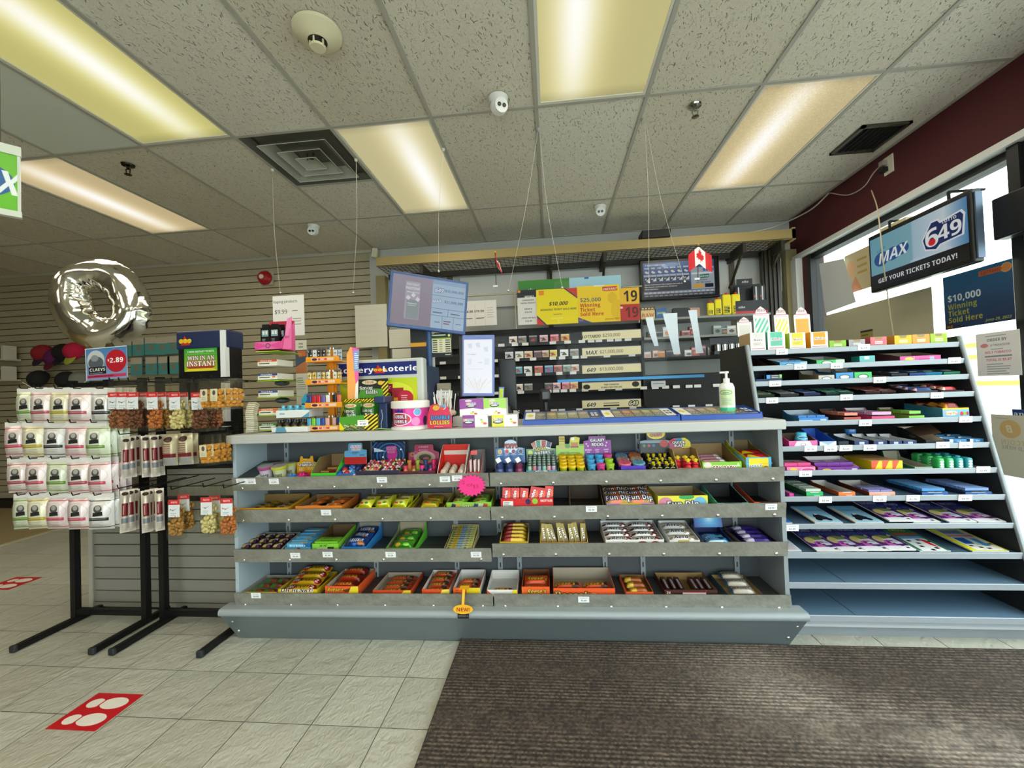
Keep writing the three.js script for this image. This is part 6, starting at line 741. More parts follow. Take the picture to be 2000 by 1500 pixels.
{const gp=(c,lo,big)=>print(180,big?160:100,(g,w,h)=>{bg(g,w,h,'#eceaea');if(big) pg(g,[[0,0],[w,0],[w,h*0.62],[w*0.55,h*0.52],[0,h*0.58]],c);else bx(g,0,0,w*0.48,h,c);const x=big?w*0.48:w*0.24,y=big?h*0.34:h*0.48;el(g,x,y+12,36,14,'#17141c');el(g,x,y+10,26,6,'#f2f2f2');['#c9203a','#e0a52a','#3a9a4a','#2a6ac0','#8a2a9a','#3a3a8c'].forEach((k,i)=>tx(g,'ZAZERS'[i],x-30+12*i,y-8,24,k,{st:'#efe6ea',sw:4}));el(g,w*(big?0.5:0.78),h*(big?0.82:0.6),12,9,'#e0c93a');el(g,w*(big?0.66:0.88),h*(big?0.84:0.7),13,9,'#d8503a');el(g,w*(big?0.56:0.74),h*(big?0.74:0.4),9,7,'#8ab83a');if(big) el(g,w*0.38,18,26,11,'#d9c9d6');});
for(const[xl,xr,yt,yb,z,c,n,big] of[[904,953,808,832,-1.975,'#8a1f8f','small purple and white gum box on the worktop',0],[961,1011,806,829,-1.975,'#e0df1f','small yellow and white gum box on the worktop',0],[898,945,774,808,-2.0,'#8f1f96','purple and white gum box stacked behind and above',1],[945,989,773,807,-2.0,'#9fd03a','lime and white gum box stacked behind and above',1]]){const a=Pz(xl,yb,z),b=Pz(xr,yb,z),h=hAtZ(xl,yb,yt,z),w=b.x-a.x,y=big?cTop+0.052:cTop;m=mb();m.box(-w /2,0,-0.1,w /2,h,0,{all:'#e4e2e0',f:gp(c,0,big)});m.single('gum_box',n,'gum box',[(a.x+b.x) /2,y,z],CTURN,'fruit gum boxes','gloss');}
m=mb();m.box(-0.15,0,-0.09,0.15,0.05,0,'#cfccc4');const p=Pz(944,825,-2.09);m.single('gum_carton','plain white carton under the stacked gum boxes','carton',[p.x,cTop,-2.06],CTURN);
}
{const z=-2.13,a=Pz(697,800,z),b=Pz(829,800,z),H=hAtZ(770,812,703,z),w=b.x-a.x+0.1,cx=(a.x+b.x) /2-0.05;t=thing('lottery_stand','grey-framed lottery poster stand with navy header behind the gum tub','poster stand',[cx,cTop,z]);const H2=Pz(770,700,z).y-cTop;
mb().geo(new RoundedBoxGeometry(w,H2,0.07,3,0.012).translate(0,H2 /2,-0.036),'#c3c6c2').part('frame',t,'plastic');
mb().box(-w /2+0.006,H2-0.087,0,w /2-0.035,H2-0.018,0.003,{all:'#16246e',f:print(420,110,(g,W,h)=>{bg(g,W,h,'#15246e');tx(g,'Lottery',92,60,62,'#fff',{sx:0.9});pg(g,[[196,92],[212,20],[252,92]],'#d0281f');for(let i=0;i<3;i++){el(g,200+24*i,64,13,13,'#e8c02a','#b03018',3);tx(g,'OLG'[i],200+24*i,65,14,'#b02010');}tx(g,'Loterie',332,58,62,'#fff',{sx:0.9});})}).part('header',t,'gloss');
mb().box(-w /2+0.012,0.03,0,w /2-0.035,H2-0.105,0.003,{all:'#b8c41c',f:print(360,200,(g,W,h)=>{bg(g,W,h,'#b9cc1e','#e0cf1a');el(g,60,20,50,24,'#9fb04a');el(g,250,70,90,50,'#d3de3a');g.save();g.translate(206,112);g.rotate(0.03);bx(g,-36,-86,74,180,'#a01f3a');bx(g,-36,-48,74,22,'#2a2018');tx(g,'Sonic',0,-70,22,'#f0d0d0',{i:1});tx(g,'BINGO',0,-37,18,'#e0b92a');bx(g,-36,-24,74,110,'#17130f');for(let i=0;i<5;i++) for(let j=0;j<6;j++) bx(g,-28+12*i,-16+15*j,9,9,'#c9b9a0');g.restore();bx(g,246,46,50,100,'#9a2030');bx(g,250,90,44,46,'#d9a52a');el(g,304,92,36,34,'#c01f3a');lines(g,284,80,42,3,10,'#f0c0c8',4);})}).part('poster',t,'gloss');
mb().box(w /2,0.01,-0.3,w /2+0.002,H2-0.04,-0.06,'#2a3d5a').part('side_wing',t);
}
{const C=[[757,524],[912,552],[904,660],[747,636]],zl=-2.3,zr=-2.5,TL=Pz(757,526,zl),TR=Pz(911,551,zr),BL=Pz(748,637,zl),w=Math.hypot(TR.x-TL.x,zr-zl),ang=Math.atan2(-(zr-zl),TR.x-TL.x),h=TL.y-BL.y,roll=0;
const cx=(TL.x+TR.x) /2,cy=(TL.y+TR.y) /2-h /2,czz=(zl+zr) /2;t=thing('customer_monitor','blue-framed lottery jackpot monitor on a round pole','monitor',[cx,cTop,czz],ang);const o=new THREE.Group();
const bb=addMesh(t,'bezel',new RoundedBoxGeometry(w,h,0.03,3,0.006),std('#3b5687',0.4));bb.position.set(0,cy-cTop,-0.017);const roll_=Math.atan2(TR.y-TL.y,w)*1.0;bb.rotation.z=roll_;
const scr=print(460,290,(g,W,H)=>{bg(g,W,H,'#a79fb0','#9a8b98');bx(g,246,0,214,H,'#b3cde4');bx(g,80,34,90,220,'rgba(206,206,214,.5)');bx(g,92,140,74,110,'#98a4a4');tx(g,'INSTANT',124,50,18,'#e9e6ee');tx(g,'PRISTINE',124,72,20,'#f2f0f5');bx(g,90,94,76,5,'#e9e6ee');for(const[x,y] of[[100,130],[130,112],[158,134]]){g.save();g.translate(x,y);g.rotate(0.6);bx(g,-11,-11,22,22,'#eceaf2');g.restore();}bx(g,96,160,60,4,'#e9e6ee');bx(g,100,172,50,3,'#e9e6ee');bx(g,246,0,214,26,'#9dbbd8');tx(g,'649',286,62,34,'#e6eef6',{st:'#7f9ac0',sw:8,i:1});tx(g,'$13,000,000',386,60,22,'#6d89ab');tx(g,'MAX',278,128,26,'#eef3f8',{st:'#7f9ac0',sw:5,rot:-0.15});tx(g,'$21,000,000',386,126,22,'#6d89ab');for(const y of[92,170,212]) bx(g,246,y,214,2,'#4a617e');bx(g,352,172,2,40,'#4a617e');bx(g,318,214,2,76,'#4a617e');bx(g,390,214,2,76,'#4a617e');lines(g,256,192,60,1,6,'#5a7290',6);lines(g,370,192,60,1,6,'#5a7290',6);lines(g,328,240,50,2,14,'#8a5a6a',6);bx(g,270,250,34,4,'#5a7290');bx(g,408,250,34,4,'#5a7290');});
m=mb();m.q([-w /2+0.016,-h /2+0.02,0.0165],[w /2-0.016,-h /2+0.02,0.0165],[w /2-0.016,h /2-0.016,0.0165],[-w /2+0.016,h /2-0.016,0.0165],scr);m.part('screen',bb,new THREE.MeshStandardMaterial({color:'#111',roughness:0.25,emissive:'#fff',emissiveMap:atlases[scr.a].t,emissiveIntensity:0.5}));
const L=new THREE.RectAreaLight(0xc9dcf2,0.35,w*0.9,h*0.9);L.position.set(cx,cy,czz).add(V(Math.sin(ang)*0.03,0,Math.cos(ang)*0.03));L.lookAt(cx+Math.sin(ang),cy,czz+Math.cos(ang));L.rotateY(Math.PI);scene.add(L);
mb().lathe([[0.017,0],[0.017,cy-cTop-h /2+0.03]],18,'#274d7d').part('pole',t,'plastic').position.z=-0.05;mb().lathe([[0.001,0],[0.07,0],[0.07,0.01],[0.02,0.02]],20,'#1d3355').part('base',t,'plastic').position.z=-0.05;
}
{const z=-2.12,a=Pz(904,768,z),b=Pz(967,768,z),w=(b.x-a.x),y0=Pz(935,774,z).y,y1=Pz(935,654,z).y,h=y1-y0;t=thing('notice_screen','upright white notice screen in a pale blue frame','screen',[(a.x+b.x) /2,cTop,z]);
const bb=addMesh(t,'bezel',new RoundedBoxGeometry(w,h,0.022,3,0.005),std('#6f80bd',0.45));bb.position.set(0,y0-cTop+h /2,-0.012);bb.rotation.z=-0.035;
const scr=print(180,330,(g,W,H)=>{bg(g,W,H,'#eef1f8');for(const[x,y] of[[40,40],[90,36],[140,62]]){pg(g,[[x-16,y-12],[x+10,y-16],[x+14,y+14],[x-8,y+12]],'#d3dbe8');}bx(g,20,88,60,5,'#cfd6e4');bx(g,26,116,24,40,'#e0e5ef');bx(g,130,116,30,40,'#dfe4ef');bx(g,90,140,26,4,'#c9cfdf');lines(g,20,180,140,1,6,'#dcdfe9',3);for(let k=0;k<14;k++) pg(g,[[90,330],[k*13,262-(k%3)*12],[k*13+6,262-(k%3)*12]],['#d9dce6','#ece3b8','#e6d3dc'][k%3]);tx(g,'SALES',60,92,9,'#b9c2d5');});
m=mb();m.q([-w /2+0.01,-h /2+0.016,0.0125],[w /2-0.01,-h /2+0.016,0.0125],[w /2-0.01,h /2-0.024,0.0125],[-w /2+0.01,h /2-0.024,0.0125],scr);m.part('screen',bb,new THREE.MeshStandardMaterial({color:'#222',roughness:0.3,emissive:'#fff',emissiveMap:atlases[scr.a].t,emissiveIntensity:0.74}));
mb().box(-0.02,0,-0.05,0.02,y0-cTop+0.04,-0.03,'#23262e').part('stand',t,'plastic');mb().box(-0.07,0,-0.1,0.07,0.012,0.02,'#23262e').part('foot',t,'plastic');mb().box(-w /2-0.016,y0-cTop,-0.06,-w /2,y0-cTop+h,-0.02,'#15161b').part('side_housing',t,'plastic');
const L=new THREE.RectAreaLight(0xe6ecf8,0.4,w*0.85,h*0.85);L.position.set((a.x+b.x) /2,y0+h /2,z+0.015);L.rotation.y=Math.PI;scene.add(L);
}
{const z=-2.4;let p=Pz(992,760,z);t=thing('till_monitor','black back of a till monitor right of the notice screen','monitor',[p.x,cTop,z]);addMesh(t,'shell',new RoundedBoxGeometry(0.1,0.3,0.03,3,0.01).translate(0,0.21,0),std('#14161a',0.4));mb().lathe([[0.04,0],[0.02,0.01],[0.018,0.08]],14,'#101114').part('foot',t,'plastic');
p=Pz(976,766,-2.2);t=thing('card_holder','small tilted holder of colourful scratch leaflets beside the notice screen','leaflet holder',[p.x,cTop+0.045,-2.2]);m=mb();m.at(0,0,0,0,-0.12,-0.06);m.box(-0.014,0,-0.002,0.014,0.15,0.002,{all:'#5a7ac0',f:print(40,180,(g,w,h)=>{bg(g,w,h,'#6f8ed0');bx(g,6,10,28,60,'#c9d82a');bx(g,6,80,28,60,'#d8305a');bx(g,10,150,22,16,'#e9ecf4');})});m.part('leaflets',t,'gloss');mb().rod([0,-0.045,0],[0,0.01,0],0.004,'#2a2c33').part('leg',t,'plastic');
sheet(842,652,882,697,-2.447,(g,w,h)=>{g.save();g.scale(w /150,h /160);bg(g,150,160,'#18242c');bx(g,8,6,100,8,'#c9d0b0');el(g,132,14,9,9,'#d9d06a');bx(g,6,28,138,8,'#8fae3a');bx(g,6,36,138,94,'#dcd8b8');for(let k=0;k<6;k++){bx(g,12,42+15*k,34,7,'#33362e');bx(g,60,42+15*k,22,5,'#7a7a60');bx(g,104,42+15*k,34,7,'#33362e');}bx(g,100,142,40,6,'#c9d0b0');g.restore();},'age_chart','dark age check chart with a pale table of years','sign',120);
sheet(804,640,842,850,-2.45,(g,w,h)=>{bg(g,w,h,'#1c1f22');bx(g,0,h*0.14,w,14,'#e0a01f');lines(g,6,h*0.3,60,6,10,'#2f3438',4);},'till_stand','black till tower with an orange band behind the monitor pole','till',70,'plastic',0.1);
t=thing('bag_holder','clear plastic container of brown paper bags with a white card','container',[Pz(872,760,-2.35).x,cTop,-2.35]);const c=mb();c.geo(new THREE.CylinderGeometry(0.085,0.08,0.17,24,1,true).translate(0,0.1,0),'#ffffff');c.part('shell',t,clearM);mb().box(-0.05,0.02,-0.03,0.02,0.23,0.02,'#a89c86').part('paper_bags',t);m=mb();m.at(0.01,0.165,0.088,0,-0.1,-0.04);m.box(-0.045,-0.022,0,0.045,0.022,0.001,{all:'#e6e4e6',f:print(120,60,(g,w,h)=>{bg(g,w,h,'#e9e7ea');tx(g,'CIGARETTES',60,16,10,'#8a8a92');tx(g,'10 for $5.00',60,44,11,'#6a6a72');})});m.part('card',t);
mb().geo(new THREE.CylinderGeometry(0.05,0.08,0.012,20).translate(0,0.01,0),'#15161a').part('base',t,'plastic');
p=Pz(1066,806,-2.3);t=thing('barcode_scanner','black gooseneck barcode scanner standing behind the ticket trays','scanner',[p.x,cTop,-2.3]);mb().lathe([[0.001,0],[0.035,0],[0.03,0.02],[0.012,0.06],[0.012,0.1]],16,'#101113').part('stand',t,'plastic');addMesh(t,'head',new RoundedBoxGeometry(0.06,0.07,0.05,4,0.018).translate(0,0.14,0.01),std('#17181b',0.3));
wire([[0,0.02,-0.03],[-0.08,0.01,0.0],[-0.16,0.06,-0.02],[-0.22,0.11,-0.06]],0.0022,std('#1a1b1e',0.5),t,'cord');
p=Pz(1115,812,-2.36);addMesh(tag(thing('keyboard','slim black keyboard lying behind the ticket trays','keyboard',[p.x,cTop,-2.42],0.2)),'body',new RoundedBoxGeometry(0.24,0.02,0.1,2,0.006).translate(0,0.012,0),std('#16171a',0.5));
}
for(const[xl,xr,n] of[[1021,1180,'left'],[1180,1332,'middle'],[1334,1497,'right']]){
const z0=-2.0,a=Pz(xl,n==='left'?826:n==='middle'?822:816,z0),b=Pz(xr,820,z0),w=b.x-a.x,cx=(a.x+b.x) /2,d=0.2;t=thing('ticket_tray',`blue sloped scratch ticket tray, ${n} one of three`,'ticket tray',[cx,cTop,z0-CTURN*(cx-CXL)+0.01],CTURN);
m=mb();m.q([-w /2,0,0],[w /2,0,0],[w /2,0.022,-0.004],[-w /2,0.022,-0.004],'#1f4da8');m.q([-w /2,0.022,-0.004],[w /2,0.022,-0.004],[w /2,0.055,-d],[-w /2,0.055,-d],'#1a3f8c');m.q([w /2,0,-d],[-w /2,0,-d],[-w /2,0.055,-d],[w /2,0.055,-d],'#16356f');for(const s of[-1,1]){m.q([s*w /2,0,0],[s*w /2,0,-d],[s*w /2,0.06,-d],[s*w /2,0.026,0],'#1f4da8');m.box(s*(w /2-0.004)-0.004,0.02,-d,s*(w /2-0.004)+0.004,0.03,-0.006,'#2356b8');}m.part('tray',t,'gloss');
const cols=[['#8d8f8a','#b5a26a','#93a49a','#a3a6a0','#9a9a94'],['#7a8a7a','#b86f3a','#a08a4a','#9aa53a','#a3a04a'],['#a59a8a','#b5a58a','#c9b58a','#8a8078','#7a4f3f']][n==='left'?0:n==='middle'?1:2];
const slope=Math.atan2(0.033,d-0.004);
for(let i=0;i<7;i++){const s=mb();const pw=w*0.96 /7;const pic=i===0?print(60,120,(g,W,h)=>{bg(g,W,h,'#efede4');pg(g,[[30,34],[52,60],[30,86],[8,60]],'#e0cf2e');}):i===6?print(60,120,(g,W,h)=>{bg(g,W,h,n==='middle'?'#ece9de':'#20386e');for(const[x,y] of[[20,44],[42,44],[20,78],[42,78]]) el(g,x,y,9,12,n==='middle'?'#1a1a1a':'#dfe4ee');}):print(60,120,(g,W,h)=>{const c=cols[(i-1)%5];bg(g,W,h,c,'#6a6a60');el(g,30,40,22,26,'rgba(255,240,200,.35)');for(let k=0;k<6;k++) bx(g,6+9*k,80+(k%2)*14,7,9,'rgba(250,245,225,.6)');bx(g,4,8,52,14,'rgba(120,40,30,.6)');});s.box(-pw /2+0.002,0,-0.15,pw /2-0.002,0.001,0,{all:'#d9d9d0',t:pic});const o=s.part('ticket',t,'gloss');o.position.set(-w*0.48+pw*(i+0.5),0.0262,-0.022);o.rotation.x=slope;}
const cov=mb();cov.q([-w /2+0.004,0.027,-0.004],[w /2-0.004,0.027,-0.004],[w /2-0.004,0.06,-d],[-w /2+0.004,0.06,-d],'#ffffff');cov.part('clear_cover',t,clearM);
}
{const z=-2.12,p=Pz(1421,796,z),r=wAt(1408,1437,760,z) /2,H=hAtZ(1421,797,728,z);t=thing('sanitizer_bottle','tall clear pump bottle with green liquid at its bottom','bottle',[p.x,cTop,z]);mb().lathe([[0.001,0],[r*0.98,0.002],[r,H*0.3]],26,['#2fa878','#3ab98a']).part('green_gel',t,'gloss');mb().lathe([[r,H*0.3],[r,H*0.86],[r*0.8,H*0.97],[r*0.4,H]],26,[print(150,160,(g,w,h)=>{bg(g,w,h,'#dfe6de');bx(g,16,14,84,130,'#c3d8a8');el(g,50,40,40,16,null,'#6a9a3a',5);tx(g,'sani',50,40,20,'#3a6a2a',{i:1});lines(g,24,84,70,6,9,'#8aa58a',3);}),'#e4e9e4','#e4e9e4']).part('body',t,'gloss');m=mb();m.lathe([[r*0.42,H],[r*0.42,H+0.02],[0.006,H+0.022],[0.006,H+0.045],[0.012,H+0.046],[0.012,H+0.055],[0.001,H+0.056]],16,'#ececea');m.box(-0.03,H+0.046,-0.006,0.004,H+0.055,0.006,'#ececea');m.part('pump',t,'plastic');}
{const p=Pz(1510,806,-2.06);m=mb();m.box(-0.05,0,-0.08,0.05,0.03,0,{all:'#c9d2d2',f:print(110,34,(g,w,h)=>{bg(g,w,h,'#dfe3e0');bx(g,50,10,40,5,'#a9aaa5');}),t:print(110,80,(g,w,h)=>{bg(g,w,h,'#b9c6c9');for(let k=0;k<5;k++) pg(g,[[14+18*k,70],[30+18*k,20],[36+18*k,24],[20+18*k,74]],'#5f7478');})});m.single('gum_tray','pale tray of grey gum packs at the right end of the worktop','gum tray',[Math.min(p.x,0.96),cTop,-2.14],CTURN,null,'gloss');}
}
// ---------- back wall: cigarette shelves, signs, screen ----------
const zpos=(xl,yt,xr,yb,z)=>{const xm=(xl+xr) /2,ym=(yt+yb) /2,a=Pz(xl,ym,z),b=Pz(xr,ym,z),c=Pz(xm,yt,z),d=Pz(xm,yb,z);return{x:(a.x+b.x) /2,y:d.y,w:b.x-a.x,h:c.y-d.y,z};};
function board(px,z,draw,name,label,cat,W=150,fi='paper',th=0.003,back='#c9c8c2'){const q=zpos(...px,z),m=mb();m.box(-q.w /2,0,-th,q.w /2,q.h,0,{all:back,f:draw?print(W,Math.max(8,Math.round(W*q.h /q.w)),draw):back});return m.single(name,label,cat,[q.x,q.y,z],0,null,fi);}
{
const zc=-4.04;
const c0=Pz(812,640,zc).x,c1=Pz(1256,640,zc).x,c2=Pz(1470,700,zc).x;
const t=thing('cigarette_shelves','black cigarette shelving with rows of white tags behind the counter','shelving',[0,0,0]),B=std('#060607',0.6),B2=std('#101112',0.5);
const topY=Pz(1050,637,zc).y;
addMesh(t,'cabinet',boxG(c0,0.1,-4.27,c1,topY,zc-0.12),B);
addMesh(t,'lower_cabinet',boxG(c1,0.1,-4.27,c2,Pz(1400,727,zc).y,zc-0.02),B);
addMesh(t,'end_panel',boxG(c1-0.02,0.1,zc-0.12,c1,topY,zc),B2);addMesh(t,'end_panel',boxG(c0,0.1,zc-0.12,c0+0.02,topY,zc),B2);
const rowsY=[668,698,728,762,800],r=rng(4),tagW=std('#e4e4e2',0.6);
const g=new THREE.BoxGeometry(0.062,0.028,0.002);
rowsY.forEach((y,k)=>{
const Y=Pz(1050,y,zc).y;addMesh(t,'shelf',boxG(c0,Y-0.03,zc-0.12,c1,Y,zc),B2);
addMesh(t,'pack_pusher',boxG(c0,Y,zc-0.05,c1,Y+0.07,zc-0.045),B);
for(let x=c0+0.04;x<(k>2?c2:c1)-0.06;x+=0.075+0.11*r()**2) if(r()<0.85) addMesh(t,'shelf_tag',g,tagW).position.set(x,Y-0.015,zc+0.002);
});
const packs=[[0,[1002,1020,1041,1062,1083,1104]],[1,[994,1014,1032,1051,1066,1080,1102,1122]],[2,[1012,1031,1052,1072,1090,1108,1123]],[3,[1013,1032,1072,1087,1106,1121]]];
const pc=['#e8d5cc','#7d8084','#1d1d20','#d9a0ac','#e05a78','#e0a54a','#c9ccd0','#e4e4e4','#d9b98a','#6a2f3a','#c9a58a','#e0c93a','#e9e9e6','#8a8f92','#5fa8c0','#e0e0e0','#c8402e','#3f7ab0','#b04030','#7fa0a0','#d0b8a0'];
const pack1={};let pn=0;
for(const[k,xs] of packs) xs.forEach((x,i)=>{const Y=Pz(1050,rowsY[k],zc).y,c=pc[pn++%pc.length],l=`small ${['cream', 'grey', 'black', 'pink', 'rose', 'amber', 'silver', 'white'][pn % 8]}-fronted pack on the ${ORD[k].replace('front', 'top')} black shelf, ${FROML[i]}`;const m=mb();m.box(-0.04,0,-0.02,0.04,0.066,0,{all:c,f:print(44,36,(gg,w,h)=>{bg(gg,w,h,c);bx(gg,0,0,w,8,'rgba(255,255,255,.5)');pg(gg,[[8,30],[22,12],[36,28]],['#a5302a','#2a2a2a','#8a6a2a'][pn%3]);bx(gg,4,14,16,5,'rgba(20,20,20,.6)');})});m.single('cigarette_pack',l,'pack',[Pz(x,rowsY[k]-8,zc).x,Y+0.001,zc-0.01],0,null,'gloss');});
const strip=(y0,y1,a,b,n,dr)=>board([1137,y0,1252,y1],zc+0.012,(gg,w,h)=>{bg(gg,w,h,'#e4d9ae');bx(gg,0,0,w,4,'#8a86a0');dr?dr(gg,w,h):0;if(a) tx(gg,a,46,h*0.58,a.length>4?20:28,'#151515',{i:1,st:a.length>4?null:'#f0ead0'});if(b) tx(gg,b,150,h*0.55,22,'#1d1d1d',{b:0});},'jackpot_strip',n,'sign',300);
strip(645,662,'LOTTARIO','$250,000','topmost cream jackpot strip reading $250,000');strip(677,694,'MAX','$21,000,000','second cream jackpot strip from the top reading $21,000,000');strip(711,728,'649','$13,000,000','third cream jackpot strip from the top reading $13,000,000');
strip(745,760,'','','cream strip with two round emblems below the blue tape',(gg,w,h)=>{el(gg,24,h*0.6,18,12,'#2a2a26');el(gg,w-28,h*0.45,18,13,'#2a2a26');tx(gg,'TWO CHANCES',150,h*0.4,11,'#222');tx(gg,'$1,000 A DAY FOR LIFE',150,h*0.75,10,'#222');});
strip(780,796,'649','','lowest cream strip with a white-on-black number at both ends',(gg,w,h)=>{tx(gg,'649',w-40,h*0.55,28,'#e9e3c6',{i:1,st:'#151515',sw:8});bx(gg,110,h*0.4,80,4,'#8a8468');bx(gg,110,h*0.65,80,7,'#2a2a20');});
board([1272,744,1300,756],zc+0.01,(gg,w,h)=>{bg(gg,w,h,'#c9cbd0');bx(gg,10,h*0.4,w-20,4,'#8a8d94');},'shelf_card','small white card on the low black shelf right of the cream strips','card',80);
const zs=-3.99;
const sup=std('#b9b39c',0.5,0.3);
board([910,587,970,636],zs,(g,w,h)=>{bg(g,w,h,'#e5e0dc');tx(g,'$4.99',20,h*0.42,20,'#222');tx(g,'$19.99',82,h*0.42,20,'#222');bx(g,56,20,1.5,h-30,'#aaa');bx(g,0,h*0.68,40,4,'#333');bx(g,62,h*0.68,50,4,'#333');bx(g,118,0,2,h,'#c9c4be');lines(g,130,h*0.3,50,5,14,'#b5a9a5',3);},'price_sheet','pair of white price sheets reading $19.99 right of the monitor','sign',190);
board([1011,566,1051,634],zs,(g,w,h)=>{bg(g,w,h,'#dcd9d4');bx(g,0,0,w,h*0.22,'#22262e');bx(g,4,2,16,14,'#e8872a');tx(g,'MENU',70,h*0.2,18,'#e8e8e8');['CANADIAN','VAPING PRODUCT','','DEVICE','$14.99','','3 PODS PER PACK','$14.99'].forEach((s,i)=>tx(g,s,62,h*(0.3+0.085*i),i===1||i===6?10:13,'#4a4a48'));},'vaping_menu','white and dark vaping price menu left of the yellow signs','sign',120);
board([1048,564,1129,633],zs+0.01,(g,w,h)=>{bg(g,w,h,'#ecd614');pg(g,[[w*0.66,0],[w,0],[w,h*0.32]],'#2a2f5e');pg(g,[[w*0.7,0],[w,0],[w,h*0.28]],'#d0372a');pg(g,[[0,h*0.72],[w*0.24,h],[0,h]],'#2a2f5e');pg(g,[[0,h*0.77],[w*0.2,h],[0,h]],'#d0372a');bx(g,16,8,30,26,'#e8872a');tx(g,'$10,000',w*0.52,h*0.42,30,'#1d1d1d',{i:1});tx(g,'WINNING TICKET SOLD HERE',w*0.52,h*0.58,15,'#4a4418',{i:1});bx(g,w*0.4,h*0.71,50,4,'#9a8d1c');bx(g,w*0.34,h*0.8,70,12,'#f0de4a');bx(g,w*0.5,h*0.8,10,36,'#f0de4a');},'winner_sign','yellow winning ticket sign reading $10,000 with red corners','sign',240);
board([1128,557,1211,629],zs+0.012,(g,w,h)=>{bg(g,w,h,'#eec81e');el(g,w*0.82,h*0.36,26,34,'#e0b418');el(g,w*0.95,h*0.7,40,60,'#e3b81a');bx(g,w*0.6,12,82,24,'#c22a22');tx(g,'INSTANT',w*0.77,25,18,'#f3e6d0',{i:1});tx(g,'$25,000',w*0.31,h*0.38,33,'#5a5f6a');['Winning','Ticket','Sold Here'].forEach((s,i)=>tx(g,s,14,h*(0.53+0.12*i),29,'#b8331f',{a:'left'}));pg(g,[[0,h*0.84],[w*0.34,h],[0,h]],'#3d4f8a');tx(g,'OLG',18,h*0.93,12,'#e08a5a');tx(g,'January 2023',w*0.8,h*0.92,13,'#a8541c',{i:1});bx(g,w*0.4,-4,60,12,'#ece6d0');},'winner_sign','plain-cornered yellow winning ticket sign reading $25,000','sign',240);
board([1210,562,1249,626],zs,(g,w,h)=>{bg(g,w,h,'#e8b52a');bx(g,0,h*0.5,w,h,'#b5302c');tx(g,'19',w*0.56,h*0.26,84,'#131211',{sx:0.85});tx(g,'19',w*0.6,h*0.75,80,'#5a1f1f',{sx:0.85});bx(g,2,h*0.56,16,12,'#eadccb');},'age_sign','age limit sign with black 19 on yellow over red','sign',110);
board([1012,546,1112,570],zs-0.02,(g,w,h)=>{bg(g,w,h,'#3f8a34','#3a7a3a');tx(g,'alo',50,h*0.8,18,'#e6f0e0');},'green_sign','plain green sign strip behind the yellow signs','sign',200);
board([1112,540,1213,572],zs-0.02,(g,w,h)=>{bg(g,w,h,'#a9d3e2','#8fc3de');bx(g,60,0,16,8,'#2f5fae');},'blue_sign','light blue sign strip behind the yellow signs','sign',200);
const rail=mb();rail.rod([c0+0.3,Pz(1010,572,-4).y,zs-0.03],[c1,Pz(1010,572,-4).y,zs-0.03],0.008,'#b5ae94',6);for(const x of[905,1008,1250]){const q=Pz(x,640,zs);rail.rod([q.x,topY-0.02,zs-0.03],[q.x,Pz(1010,572,-4).y,zs-0.03],0.008,'#b5ae94',6);}rail.part('sign_rail',t,'metal');
for(const[px,n] of[[[694,595,756,678],'largest blank'],[[760,643,807,679],'blank'],[[766,681,805,699],'lowest blank']]) board(px,-4.2,(g,w,h)=>{bg(g,w,h,'#e9e3d0');lines(g,10,16,w-20,6,h /8,'#e3dcc6',2);},'paper_sheet',`${n} cream paper sheet left of the till area`,'paper',100);
{const q=zpos(1250,503,1406,584,-4.08),u=thing('weather_screen','wall screen showing a blue seven day forecast behind the maple leaf flag','tv',[q.x,q.y,-4.08]);addMesh(u,'casing',new RoundedBoxGeometry(q.w,q.h,0.06,3,0.012).translate(0,q.h /2,-0.03),std('#0d0e10',0.2));
const scr=print(520,290,(g,w,h)=>{bg(g,w,h,'#3a6298','#4a5058');el(g,210,24,60,16,'#6f94c2');el(g,160,34,20,12,'#8fb0d8');tx(g,'7 DAY FORECAST',90,22,19,'#e6edf5');['THU','FRI','SAT','SUN','MON','TUE','WED'].forEach((d,i)=>{const x=28+48*i;tx(g,d,x,48,17,'#e9edf2');bx(g,x-22,58,44,40,'#24508f');el(g,x-4,78,10,9,'#e0d9a0');el(g,x+4,84,12,8,'#c9ced4');bx(g,x-22,102,44,16,'#aab6c4');bx(g,x-22,122,44,34,'#2a3440');pg(g,[[x+22,122],[x+22,156],[x-8,156]],'#d5dade');tx(g,String([23,20,19,21,20,24,22][i]),x-8,138,17,'#e9edf2');});bx(g,0,170,350,66,'#3c4046');["Bianca Andreescu's first season run ends in",'the second round with 6-4, 7-6 loss to','Elena Rybakina.'].forEach((s,i)=>tx(g,s,10,184+19*i,14,'#dfe2e6',{a:'left',sx:0.95}));bx(g,350,60,170,180,'#a3aeb8');bx(g,440,30,76,16,'#a02a34');for(let i=0;i<4;i++){bx(g,440+20*i,50,16,44,'#3a6aa8');el(g,448+20*i,66,6,6,'#dcd9b0');}bx(g,356,104,150,12,'#e2e6ea');pg(g,[[414,124],[480,118],[476,148],[420,152]],'#1f6a4a');tx(g,'LENDER',446,136,16,'#dfeee4');tx(g,'UP TO DO IT',430,166,13,'#2a2e34');tx(g,'JUST THIS SEASON',440,186,12,'#2a2e34');bx(g,366,198,70,30,'#d8a83a');bx(g,450,198,60,30,'#15171a');bx(g,0,244,w,20,'#8d949c');for(let i=0;i<16;i++) bx(g,8+32*i,249,22,10,'#c5cad0');bx(g,0,268,w,22,'#4a4f55');for(let i=0;i<14;i++) bx(g,8+36*i,274,26,8,'#9aa0a6');});
